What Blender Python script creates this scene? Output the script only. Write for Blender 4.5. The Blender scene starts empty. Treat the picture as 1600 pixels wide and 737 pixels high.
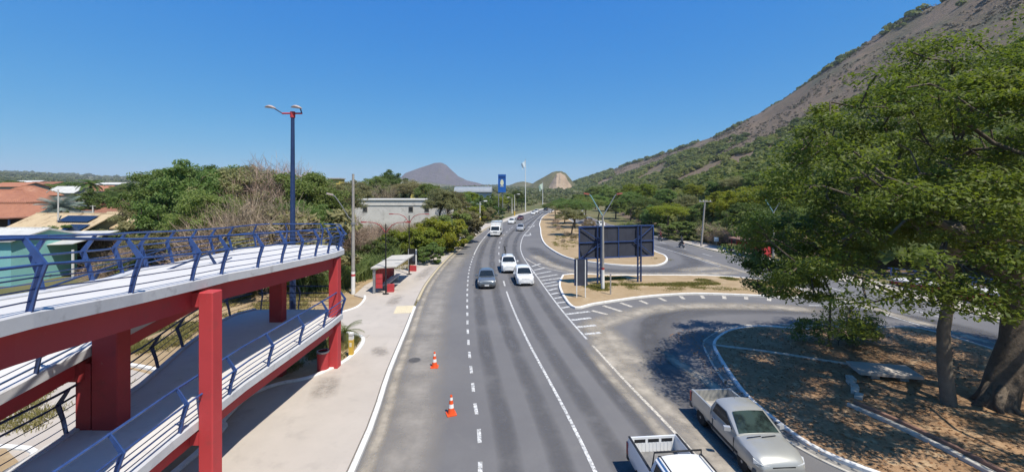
import bpy, bmesh, math, random
import numpy as np
from mathutils import Vector, Matrix, noise as mnoise

# ------------------------------------------------------------------ camera, sky, sun, exposure
SC = bpy.context.scene
COL = SC.collection
CAM_H = 8.8            # eye height on the footbridge
FPX = 640.0            # focal length in photo pixels (photo is 1600 wide)
HZ = 300.0             # horizon row in the photo

cam_data = bpy.data.cameras.new("camera")
cam_data.sensor_width = 36.0
cam_data.lens = 36.0 * FPX / 1600.0
cam_data.shift_y = -(368.5 - HZ) / 1600.0
cam_data.clip_start = 0.1
cam_data.clip_end = 30000.0
cam = bpy.data.objects.new("camera", cam_data)
cam.location = (0, 0, CAM_H)
cam.rotation_euler = (math.radians(90), 0, 0)
COL.objects.link(cam)
SC.camera = cam

SUN_TO = Vector((0.35, -0.42, 1.0)).normalized()      # towards the sun: high, behind the camera, from the right
SUN_EL = math.asin(SUN_TO.z)
SUN_AZ = math.atan2(SUN_TO.x, SUN_TO.y)               # clockwise from +Y
world = bpy.data.worlds.new("World")
SC.world = world
world.use_nodes = True
wn = world.node_tree.nodes
sky = wn.new("ShaderNodeTexSky")
sky.sky_type = 'NISHITA'
sky.sun_disc = False
sky.sun_elevation = SUN_EL
sky.sun_rotation = SUN_AZ
sky.altitude = 0.0
sky.air_density = 0.6
sky.dust_density = 0.3
sky.ozone_density = 8.0
# the phone's rendering of this deep blue sky: one response curve per colour over the whole sky
WN, WL = wn, world.node_tree.links
SKY_S = 0.12
sep = WN.new("ShaderNodeSeparateColor"); comb = WN.new("ShaderNodeCombineColor")
WL.new(sky.outputs[0], sep.inputs[0])
for i, (g_, p_) in enumerate(((0.047, 1.28), (0.171, 0.57), (0.50, 0.10))):
    mp_ = WN.new("ShaderNodeMath"); mp_.operation = 'POWER'; mp_.inputs[1].default_value = p_
    mm_ = WN.new("ShaderNodeMath"); mm_.operation = 'MULTIPLY'; mm_.inputs[1].default_value = g_ / SKY_S
    WL.new(sep.outputs[i], mp_.inputs[0]); WL.new(mp_.outputs[0], mm_.inputs[0]); WL.new(mm_.outputs[0], comb.inputs[i])
WL.new(comb.outputs[0], wn["Background"].inputs[0])
wn["Background"].inputs[1].default_value = SKY_S

sun_data = bpy.data.lights.new("sun", 'SUN')
sun_data.energy = 5.0
sun_data.angle = math.radians(0.53)
sun_data.color = (1.0, 0.93, 0.82)
sun = bpy.data.objects.new("sun", sun_data)
sun.rotation_euler = SUN_TO.to_track_quat('Z', 'Y').to_euler()
sun.location = (60, -60, 150)
COL.objects.link(sun)

SC.view_settings.view_transform = 'Standard'
SC.view_settings.look = 'None'
SC.view_settings.exposure = 0.32
SC.view_settings.gamma = 1.0
SC.view_settings.use_curve_mapping = False
SC.render.engine = 'CYCLES'
SC.cycles.max_bounces = 8
SC.cycles.transparent_max_bounces = 12
SC.cycles.diffuse_bounces = 4
SC.cycles.glossy_bounces = 3

rng = np.random.default_rng(7)
random.seed(7)

def P(px, py, z=0.0):
    """ground (or height z) point seen at a photo pixel: used to survey the place"""
    y = FPX * (CAM_H - z) / (py - HZ)
    return ((px - 800.0) * y / FPX, y)

def PZ(px, py, y):
    """point at distance y seen at a pixel"""
    return ((px - 800.0) * y / FPX, y, CAM_H - (py - HZ) * y / FPX)

# ------------------------------------------------------------------ materials
MATS = {}
def new_mat(name):
    m = bpy.data.materials.new(name)
    m.use_nodes = True
    MATS[name] = m
    return m, m.node_tree.nodes, m.node_tree.links

def ramp2(N, L, fac, c1, c2, p1=0.35, p2=0.65):
    r = N.new("ShaderNodeValToRGB")
    r.color_ramp.elements[0].position = p1
    r.color_ramp.elements[1].position = p2
    r.color_ramp.elements[0].color = (*c1, 1)
    r.color_ramp.elements[1].color = (*c2, 1)
    L.new(fac, r.inputs[0])
    return r

def noise(N, L, scale, detail=4, rough=0.6, coord=None, dist=0.0):
    n = N.new("ShaderNodeTexNoise")
    n.inputs["Scale"].default_value = scale
    n.inputs["Detail"].default_value = detail
    n.inputs["Roughness"].default_value = rough
    n.inputs["Distortion"].default_value = dist
    if coord is not None:
        L.new(coord, n.inputs["Vector"])
    return n

def pmat(name, c1, c2=None, scale=3.0, rough=0.7, bump=0.0, bscale=30.0, metallic=0.0, spec=0.3, pos=True, p1=0.35, p2=0.65, coat=0.0):
    if name in MATS:
        return MATS[name]
    m, N, L = new_mat(name)
    b = N["Principled BSDF"]
    b.inputs["Roughness"].default_value = rough
    b.inputs["Metallic"].default_value = metallic
    b.inputs["Specular IOR Level"].default_value = spec
    b.inputs["Coat Weight"].default_value = coat
    b.inputs["Coat Roughness"].default_value = 0.06
    co = None
    if pos:
        g = N.new("ShaderNodeNewGeometry"); co = g.outputs["Position"]
    else:
        t = N.new("ShaderNodeTexCoord"); co = t.outputs["Object"]
    if c2 is None:
        c2 = tuple(v * 0.82 for v in c1)
    n = noise(N, L, scale, 5, 0.62, co)
    r = ramp2(N, L, n.outputs["Fac"], c1, c2, p1, p2)
    L.new(r.outputs[0], b.inputs["Base Color"])
    if bump > 0:
        n2 = noise(N, L, bscale, 4, 0.6, co)
        bp = N.new("ShaderNodeBump")
        bp.inputs["Strength"].default_value = bump
        bp.inputs["Distance"].default_value = 0.03
        L.new(n2.outputs["Fac"], bp.inputs["Height"])
        L.new(bp.outputs[0], b.inputs["Normal"])
    return m

def layered(name, base, layers, rough=0.9, bump=0.3, bscale=8.0, bdist=0.05, spec=0.2):
    """base colour pair + list of (noise scale, lo, hi, colour, stretch)"""
    if name in MATS:
        return MATS[name]
    m, N, L = new_mat(name)
    b = N["Principled BSDF"]
    b.inputs["Roughness"].default_value = rough
    b.inputs["Specular IOR Level"].default_value = spec
    g = N.new("ShaderNodeNewGeometry"); co = g.outputs["Position"]
    n = noise(N, L, base[2], 6, 0.65, co)
    cur = ramp2(N, L, n.outputs["Fac"], base[0], base[1], 0.3, 0.7).outputs[0]
    for i, (sc, lo, hi, colr) in enumerate(layers):
        off = N.new("ShaderNodeMapping")
        off.inputs["Location"].default_value = (13.7 * (i + 1), 7.3 * (i + 1), 3.1)
        L.new(co, off.inputs[0])
        nn = noise(N, L, sc, 6, 0.65, off.outputs[0])
        f = ramp2(N, L, nn.outputs["Fac"], (0, 0, 0), (1, 1, 1), lo, hi)
        mx = N.new("ShaderNodeMix"); mx.data_type = 'RGBA'
        L.new(f.outputs[0], mx.inputs[0])
        L.new(cur, mx.inputs[6])
        mx.inputs[7].default_value = (*colr, 1)
        cur = mx.outputs[2]
    L.new(cur, b.inputs["Base Color"])
    if bump > 0:
        n2 = noise(N, L, bscale, 6, 0.7, co)
        bp = N.new("ShaderNodeBump")
        bp.inputs["Strength"].default_value = bump
        bp.inputs["Distance"].default_value = bdist
        L.new(n2.outputs["Fac"], bp.inputs["Height"])
        L.new(bp.outputs[0], b.inputs["Normal"])
    return m

def leafmat(name, c1, c2, c3=None, scale=1.3, trans=0.35, objvar=0.18):
    if name in MATS:
        return MATS[name]
    m, N, L = new_mat(name)
    N.remove(N["Principled BSDF"])
    out = N["Material Output"]
    g = N.new("ShaderNodeNewGeometry")
    n = noise(N, L, scale, 3, 0.6, g.outputs["Position"])
    r = ramp2(N, L, n.outputs["Fac"], c1, c2, 0.32, 0.68)
    cur = r.outputs[0]
    n2 = noise(N, L, scale * 9, 2, 0.6, g.outputs["Position"])
    f2 = ramp2(N, L, n2.outputs["Fac"], (0, 0, 0), (1, 1, 1), 0.5, 0.75)
    mx = N.new("ShaderNodeMix"); mx.data_type = 'RGBA'
    L.new(f2.outputs[0], mx.inputs[0]); L.new(cur, mx.inputs[6])
    mx.inputs[7].default_value = (*(c3 or tuple(v * 1.5 for v in c2)), 1)
    oi = N.new("ShaderNodeObjectInfo")
    hs = N.new("ShaderNodeHueSaturation")
    mr = N.new("ShaderNodeMapRange")
    mr.inputs[3].default_value = 1.0 - objvar; mr.inputs[4].default_value = 1.0 + objvar
    L.new(oi.outputs["Random"], mr.inputs[0])
    L.new(mr.outputs[0], hs.inputs["Value"])
    mr2 = N.new("ShaderNodeMapRange")
    mr2.inputs[3].default_value = 0.5 - 0.02 * (objvar > 0); mr2.inputs[4].default_value = 0.5 + 0.02 * (objvar > 0)
    m7 = N.new("ShaderNodeMath"); m7.operation = 'FRACT'
    m8 = N.new("ShaderNodeMath"); m8.operation = 'MULTIPLY'; m8.inputs[1].default_value = 7.31
    L.new(oi.outputs["Random"], m8.inputs[0]); L.new(m8.outputs[0], m7.inputs[0]); L.new(m7.outputs[0], mr2.inputs[0])
    L.new(mr2.outputs[0], hs.inputs["Hue"])
    L.new(mx.outputs[2], hs.inputs["Color"])
    d = N.new("ShaderNodeBsdfPrincipled"); d.inputs["Roughness"].default_value = 0.55; d.inputs["Specular IOR Level"].default_value = 0.25
    t = N.new("ShaderNodeBsdfTranslucent")
    hs2 = N.new("ShaderNodeHueSaturation"); hs2.inputs["Value"].default_value = 1.25; hs2.inputs["Saturation"].default_value = 1.1
    L.new(hs.outputs[0], hs2.inputs["Color"])
    L.new(hs.outputs[0], d.inputs["Base Color"]); L.new(hs2.outputs[0], t.inputs["Color"])
    ms = N.new("ShaderNodeMixShader"); ms.inputs[0].default_value = trans
    L.new(d.outputs[0], ms.inputs[1]); L.new(t.outputs[0], ms.inputs[2])
    L.new(ms.outputs[0], out.inputs[0])
    return m

def worn_mat(name, colr, amount=0.5, scale=6.0, rough=0.7, use_edge=False, hi=0.62, lo=0.42):
    """paint or dust lying on another surface: noise-worn, shows what is below through the gaps"""
    m, N, L = new_mat(name)
    out = N["Material Output"]
    b = N["Principled BSDF"]
    b.inputs["Roughness"].default_value = rough
    b.inputs["Specular IOR Level"].default_value = 0.2
    g = N.new("ShaderNodeNewGeometry")
    n0 = noise(N, L, 0.7, 3, 0.5, g.outputs["Position"])
    r0 = ramp2(N, L, n0.outputs["Fac"], colr, tuple(v * 0.8 for v in colr), 0.3, 0.7)
    L.new(r0.outputs[0], b.inputs["Base Color"])
    tr = N.new("ShaderNodeBsdfTransparent")
    ms = N.new("ShaderNodeMixShader")
    n = noise(N, L, scale, 6, 0.7, g.outputs["Position"])
    mr = N.new("ShaderNodeMapRange")
    mr.inputs[1].default_value = lo; mr.inputs[2].default_value = hi
    mr.inputs[3].default_value = 1.0; mr.inputs[4].default_value = 1.0 - amount
    L.new(n.outputs["Fac"], mr.inputs[0])
    fac = mr.outputs[0]
    if use_edge:
        at = N.new("ShaderNodeAttribute"); at.attribute_name = "edge"
        mu = N.new("ShaderNodeMath"); mu.operation = 'MULTIPLY'
        L.new(fac, mu.inputs[0]); L.new(at.outputs["Fac"], mu.inputs[1])
        fac = mu.outputs[0]
    L.new(fac, ms.inputs[0]); L.new(tr.outputs[0], ms.inputs[1]); L.new(b.outputs[0], ms.inputs[2])
    L.new(ms.outputs[0], out.inputs[0])
    return m

# --- the palette
M_ASPH = layered("asphalt", ((0.168, 0.163, 0.161), (0.128, 0.126, 0.129), 0.16),
                 [(0.05, 0.50, 0.72, (0.122, 0.120, 0.124)), (1.3, 0.58, 0.80, (0.17, 0.165, 0.158)), (45, 0.55, 0.75, (0.085, 0.085, 0.09))],
                 rough=0.85, bump=0.15, bscale=60, bdist=0.01, spec=0.25)
M_CONC = layered("concrete_paving", ((0.46, 0.415, 0.365), (0.39, 0.352, 0.31), 0.35),
                 [(1.2, 0.55, 0.8, (0.34, 0.31, 0.275)), (14, 0.55, 0.75, (0.42, 0.385, 0.34)), (0.22, 0.56, 0.66, (0.36, 0.325, 0.285)), (40, 0.66, 0.72, (0.25, 0.23, 0.2))], rough=0.9, bump=0.2, bscale=30, bdist=0.01)
M_KERB = layered("white_kerb_paint", ((0.74, 0.73, 0.70), (0.60, 0.59, 0.56), 1.5), [(5, 0.56, 0.72, (0.42, 0.40, 0.37))], rough=0.85, bump=0.1)
M_KERBDUST = layered("dusty_kerb_paint", ((0.55, 0.52, 0.46), (0.42, 0.39, 0.34), 1.5), [(4, 0.5, 0.72, (0.30, 0.27, 0.22))], rough=0.9, bump=0.15)
M_KERBYEL = layered("yellow_kerb_paint", ((0.52, 0.43, 0.25), (0.44, 0.39, 0.30), 1.5), [(4, 0.5, 0.7, (0.42, 0.39, 0.33))], rough=0.9, bump=0.1)
M_SAND = layered("sandy_soil", ((0.37, 0.275, 0.165), (0.29, 0.205, 0.115), 0.4),
                 [(0.9, 0.52, 0.75, (0.42, 0.33, 0.215)), (2.3, 0.60, 0.78, (0.20, 0.15, 0.075)), (9, 0.58, 0.75, (0.25, 0.19, 0.10))], rough=0.97, bump=0.5, bscale=7)
M_DIRT = layered("leaf_strewn_sunflecked_dirt", ((0.37, 0.235, 0.135), (0.25, 0.150, 0.080), 0.5),
                 [(1.6, 0.53, 0.72, (0.48, 0.36, 0.22)), (6, 0.55, 0.72, (0.15, 0.09, 0.045)), (22, 0.58, 0.7, (0.42, 0.29, 0.165))], rough=0.97, bump=0.6, bscale=14)  # pale tan layer puts patches of dappled sun into the dirt colour
M_GROUND = layered("scrub_ground", ((0.17, 0.145, 0.075), (0.10, 0.105, 0.042), 0.03),
                   [(0.012, 0.48, 0.62, (0.085, 0.105, 0.035)), (0.15, 0.55, 0.75, (0.23, 0.185, 0.105)), (1.1, 0.55, 0.75, (0.09, 0.10, 0.035))],
                   rough=0.97, bump=0.5, bscale=2.0, bdist=0.3)
M_MOUNT = layered("mountain_slope", ((0.195, 0.142, 0.096), (0.150, 0.112, 0.076), 0.02),
                  [(0.011, 0.50, 0.64, (0.105, 0.098, 0.058)), (0.06, 0.58, 0.75, (0.20, 0.15, 0.108)), (0.13, 0.56, 0.70, (0.105, 0.088, 0.066)), (0.28, 0.58, 0.72, (0.12, 0.105, 0.07))],
                  rough=0.97, bump=0.8, bscale=0.16, bdist=3.0)
M_ROCK = layered("bare_rock_hill", ((0.135, 0.115, 0.12), (0.09, 0.08, 0.09), 0.006),
                 [(0.02, 0.55, 0.7, (0.10, 0.10, 0.07)), (0.08, 0.6, 0.75, (0.18, 0.15, 0.145))], rough=0.95, bump=0.8, bscale=0.05, bdist=10)
M_GREENHILL = layered("scrubby_hill", ((0.085, 0.095, 0.045), (0.13, 0.115, 0.06), 0.01),
                      [(0.05, 0.55, 0.7, (0.055, 0.07, 0.03))], rough=0.95, bump=0.8, bscale=0.1, bdist=6)
M_QUARRY = layered("quarry_face", ((0.40, 0.31, 0.22), (0.30, 0.22, 0.15), 0.05), [(0.12, 0.55, 0.7, (0.22, 0.17, 0.12))], rough=0.95, bump=0.8, bscale=0.1, bdist=4)
M_PAINT = worn_mat("road_paint_white", (0.70, 0.70, 0.68), 0.75, 7.0)
M_PAINTDUST = worn_mat("road_paint_dusty", (0.66, 0.61, 0.52), 0.65, 7.0)
M_DUST = worn_mat("blown_dust", (0.44, 0.39, 0.315), 0.75, 0.9, use_edge=True, lo=0.35, hi=0.7)
M_DUSTTHIN = worn_mat("thin_dust", (0.36, 0.33, 0.29), 0.75, 0.45, use_edge=True, lo=0.25, hi=0.75)
M_WEAR = worn_mat("tyre_polish", (0.130, 0.128, 0.132), 0.85, 0.35, use_edge=True, rough=0.7, lo=0.3, hi=0.65)
M_PATCH = worn_mat("asphalt_patch", (0.092, 0.092, 0.096), 0.6, 3.0, use_edge=True)

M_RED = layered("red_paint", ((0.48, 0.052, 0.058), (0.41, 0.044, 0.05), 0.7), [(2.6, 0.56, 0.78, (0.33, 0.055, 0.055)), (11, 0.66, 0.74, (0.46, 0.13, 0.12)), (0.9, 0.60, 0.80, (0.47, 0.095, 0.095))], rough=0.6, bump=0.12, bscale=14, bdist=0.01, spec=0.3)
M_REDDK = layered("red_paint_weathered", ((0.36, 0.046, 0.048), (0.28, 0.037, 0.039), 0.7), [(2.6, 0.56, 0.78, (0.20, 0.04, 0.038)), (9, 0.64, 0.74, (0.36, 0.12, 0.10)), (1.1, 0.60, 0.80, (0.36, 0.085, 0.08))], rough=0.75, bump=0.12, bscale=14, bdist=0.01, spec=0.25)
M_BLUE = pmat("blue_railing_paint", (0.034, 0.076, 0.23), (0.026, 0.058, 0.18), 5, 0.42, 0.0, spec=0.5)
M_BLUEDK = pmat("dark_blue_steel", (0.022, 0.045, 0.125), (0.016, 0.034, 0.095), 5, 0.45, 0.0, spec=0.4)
M_DECK = layered("pale_deck_concrete", ((0.58, 0.57, 0.55), (0.52, 0.51, 0.495), 0.8), [(3, 0.56, 0.78, (0.45, 0.44, 0.42))], rough=0.85, bump=0.05)
M_FASCIA = layered("white_slab_edge", ((0.54, 0.55, 0.57), (0.45, 0.46, 0.485), 1.2), [(2.4, 0.56, 0.72, (0.33, 0.33, 0.345))], rough=0.8, bump=0.05)
M_CONCPOLE = pmat("grey_pole_concrete", (0.36, 0.34, 0.31), (0.27, 0.255, 0.235), 3, 0.9, 0.1, 20)
M_WHITE = pmat("white_paint", (0.76, 0.76, 0.74), (0.64, 0.64, 0.62), 3, 0.6)
M_METAL = pmat("grey_galvanised", (0.34, 0.35, 0.36), (0.27, 0.28, 0.29), 4, 0.45, metallic=0.5)
M_LAMPARM = pmat("pale_teal_lamp_arm", (0.22, 0.40, 0.44), (0.17, 0.33, 0.37), 4, 0.5)
M_LAMPHEAD = pmat("lamp_head_shell", (0.42, 0.36, 0.35), (0.34, 0.28, 0.27), 5, 0.5)
M_LAMPRED = pmat("red_lamp_shell", (0.42, 0.13, 0.10), (0.34, 0.10, 0.08), 5, 0.5)
M_BLACK = pmat("black_plastic", (0.016, 0.016, 0.018), (0.024, 0.024, 0.026), 6, 0.55)
M_TYRE = pmat("tyre_rubber", (0.018, 0.018, 0.018), (0.028, 0.027, 0.025), 6, 0.85)
M_RIM = pmat("wheel_rim_metal", (0.42, 0.42, 0.43), (0.33, 0.33, 0.34), 6, 0.35, metallic=0.6)
M_GLASS = pmat("dark_car_glass", (0.010, 0.014, 0.016), (0.016, 0.020, 0.022), 1, 0.05, spec=0.55)
M_GLASSGR = pmat("greenish_windscreen", (0.035, 0.055, 0.050), (0.012, 0.018, 0.018), 1.7, 0.06, spec=0.55, p1=0.42, p2=0.55)
M_PLATE = pmat("number_plate", (0.62, 0.63, 0.64), (0.55, 0.56, 0.57), 5, 0.5)
M_HEADL = pmat("headlight_lens", (0.62, 0.63, 0.62), (0.45, 0.46, 0.46), 9, 0.12, spec=0.6)
M_TAILL = pmat("tail_light_lens", (0.32, 0.015, 0.012), (0.25, 0.012, 0.01), 9, 0.2, spec=0.5)
M_ORANGE = pmat("cone_orange", (0.80, 0.10, 0.025), (0.70, 0.085, 0.02), 5, 0.5)
M_YELLOW = pmat("yellow_paint", (0.66, 0.42, 0.06), (0.56, 0.36, 0.06), 4, 0.6)
M_BOARD = pmat("billboard_backing_sheet", (0.050, 0.056, 0.078), (0.038, 0.043, 0.060), 1.2, 0.55)
M_BROWNROOF = pmat("rusty_shelter_roof", (0.26, 0.15, 0.12), (0.19, 0.11, 0.09), 2, 0.8)
M_SHELTERROOF = layered("shelter_roof_concrete", ((0.52, 0.50, 0.45), (0.42, 0.40, 0.36), 1.4), [(6, 0.55, 0.7, (0.34, 0.32, 0.28))], rough=0.9, bump=0.1)
M_TILE = layered("terracotta_tiles", ((0.37, 0.17, 0.105), (0.29, 0.13, 0.085), 0.8), [(3, 0.55, 0.72, (0.24, 0.10, 0.06)), (0.3, 0.55, 0.7, (0.41, 0.22, 0.145))], rough=0.9, bump=0.4, bscale=6)
M_TILEBR = layered("aged_brown_tiles", ((0.27, 0.125, 0.08), (0.20, 0.095, 0.065), 0.8), [(3, 0.55, 0.72, (0.14, 0.075, 0.055)), (1, 0.55, 0.7, (0.33, 0.17, 0.11))], rough=0.9, bump=0.4, bscale=6)
M_TILEBEIGE = layered("beige_roof_tiles", ((0.47, 0.37, 0.235), (0.39, 0.30, 0.19), 0.7), [(1.1, 0.54, 0.68, (0.24, 0.165, 0.095)), (8, 0.55, 0.7, (0.52, 0.42, 0.28))], rough=0.9, bump=0.4, bscale=6)
M_WALLW = layered("whitewashed_wall", ((0.60, 0.59, 0.55), (0.50, 0.49, 0.45), 0.5), [(2, 0.56, 0.75, (0.40, 0.38, 0.34))], rough=0.9, bump=0.1)
M_WALLG = layered("grey_render_wall", ((0.36, 0.33, 0.29), (0.29, 0.265, 0.235), 0.5), [(2, 0.56, 0.75, (0.23, 0.21, 0.18))], rough=0.9, bump=0.1)
M_WALLC = layered("turquoise_wall", ((0.25, 0.53, 0.52), (0.21, 0.46, 0.46), 0.6), [(3, 0.58, 0.75, (0.32, 0.50, 0.48))], rough=0.85, bump=0.05)
M_WALLOL = layered("olive_wall", ((0.23, 0.23, 0.14), (0.19, 0.19, 0.115), 0.6), [(3, 0.58, 0.75, (0.16, 0.15, 0.09))], rough=0.85, bump=0.05)
M_WARE = layered("weathered_white_wall", ((0.66, 0.64, 0.60), (0.55, 0.53, 0.49), 0.35), [(0.9, 0.55, 0.74, (0.37, 0.345, 0.31)), (4, 0.58, 0.72, (0.31, 0.29, 0.26))], rough=0.9, bump=0.1)
M_SHEET = pmat("fibre_cement_sheet", (0.52, 0.52, 0.50), (0.40, 0.40, 0.385), 0.7, 0.8, 0.1, 8)
M_SOLAR = pmat("solar_cell", (0.018, 0.024, 0.048), (0.012, 0.018, 0.038), 3, 0.15, spec=0.5)
M_WINDOW = pmat("window_glass", (0.02, 0.025, 0.03), (0.035, 0.04, 0.045), 2, 0.1, spec=0.5)
M_DARKWOOD = pmat("dark_wood", (0.07, 0.04, 0.025), (0.05, 0.03, 0.02), 4, 0.7)
M_BARK = layered("grey_brown_bark", ((0.155, 0.125, 0.095), (0.09, 0.072, 0.054), 1.2), [(5, 0.52, 0.7, (0.07, 0.055, 0.042)), (2.0, 0.62, 0.75, (0.24, 0.20, 0.16))], rough=0.95, bump=0.9, bscale=9, bdist=0.06)
M_BARKPALE = layered("pale_bark", ((0.22, 0.185, 0.145), (0.13, 0.11, 0.085), 1.5), [(5, 0.55, 0.7, (0.11, 0.09, 0.07))], rough=0.95, bump=0.7, bscale=9, bdist=0.04)
M_TWIG = leafmat("dry_twigs", (0.27, 0.20, 0.145), (0.36, 0.275, 0.20), (0.44, 0.35, 0.27), 0.8, 0.1, 0.2)
M_TWIGPINK = leafmat("dry_reddish_twigs", (0.29, 0.185, 0.155), (0.36, 0.245, 0.205), (0.42, 0.31, 0.26), 0.8, 0.1, 0.15)
M_LEAF_BIG = leafmat("feathery_leaves", (0.085, 0.125, 0.023), (0.155, 0.186, 0.033), (0.215, 0.265, 0.047), 0.38, 0.48, 0.0)
M_LEAF_A = leafmat("mid_green_leaves", (0.130, 0.190, 0.050), (0.185, 0.240, 0.070), (0.245, 0.305, 0.098), 0.7, 0.5)
M_LEAF_B = leafmat("yellow_green_leaves", (0.165, 0.200, 0.024), (0.225, 0.250, 0.034), (0.30, 0.33, 0.05), 0.7, 0.5)
M_LEAF_C = leafmat("dark_green_leaves", (0.075, 0.122, 0.030), (0.112, 0.165, 0.042), (0.155, 0.215, 0.058), 0.7, 0.45)
M_LEAF_D = leafmat("olive_dry_leaves", (0.200, 0.200, 0.085), (0.25, 0.24, 0.11), (0.31, 0.295, 0.145), 0.7, 0.45)
M_LEAF_PALM = leafmat("palm_fronds", (0.075, 0.115, 0.025), (0.12, 0.15, 0.035), (0.20, 0.20, 0.06), 1.5, 0.3)
M_LEAF_PALMBLUE = leafmat("silvery_palm_fronds", (0.17, 0.22, 0.19), (0.24, 0.29, 0.25), (0.30, 0.34, 0.29), 1.5, 0.2)
M_LEAF_FAR = leafmat("slope_forest_leaves", (0.095, 0.140, 0.040), (0.190, 0.200, 0.056), (0.220, 0.235, 0.075), 0.035, 0.5, 0.0)
M_LEAF_SCRUB = leafmat("slope_scrub_leaves", (0.165, 0.130, 0.092), (0.115, 0.108, 0.060), (0.20, 0.160, 0.112), 0.035, 0.2, 0.0)
M_LEAF_PLAIN = leafmat("plain_scrub_leaves", (0.105, 0.140, 0.052), (0.160, 0.170, 0.072), (0.21, 0.20, 0.10), 0.04, 0.45, 0.0)
M_REED = leafmat("tall_reed_leaves", (0.150, 0.215, 0.062), (0.215, 0.275, 0.095), (0.31, 0.345, 0.16), 1.2, 0.45, 0.0)
M_GRASS = leafmat("dry_grass_blades", (0.156, 0.156, 0.042), (0.240, 0.204, 0.078), (0.324, 0.276, 0.120), 0.9, 0.3, 0.0)
M_LITTER = leafmat("fallen_leaves", (0.26, 0.135, 0.06), (0.15, 0.08, 0.04), (0.36, 0.22, 0.11), 3.0, 0.1, 0.0)

def paint(name, c, rough=0.28, metallic=0.0):
    return pmat("car_paint_" + name, c, tuple(v * 0.92 for v in c), 1.5, rough, metallic=metallic, spec=0.5, coat=0.6, pos=False)

# ------------------------------------------------------------------ mesh building
def link(o, parent=None):
    COL.objects.link(o)
    if parent is not None:
        o.parent = parent
    return o

def tag(o, label=None, cat=None, group=None, kind=None):
    if label: o["label"] = label
    if cat: o["category"] = cat
    if group: o["group"] = group
    if kind: o["kind"] = kind
    return o

def thing(name, label, cat, loc=(0, 0, 0), rz=0.0, group=None):
    o = bpy.data.objects.new(name, None)
    o.empty_display_size = 0.3
    o.location = loc
    o.rotation_euler = (0, 0, rz)
    COL.objects.link(o)
    return tag(o, label, cat, group)

def copy_tree(o, parent=None):
    c = o.copy()
    COL.objects.link(c)
    if parent is not None:
        c.parent = parent
    for ch in list(o.children):
        copy_tree(ch, c)
    return c

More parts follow.
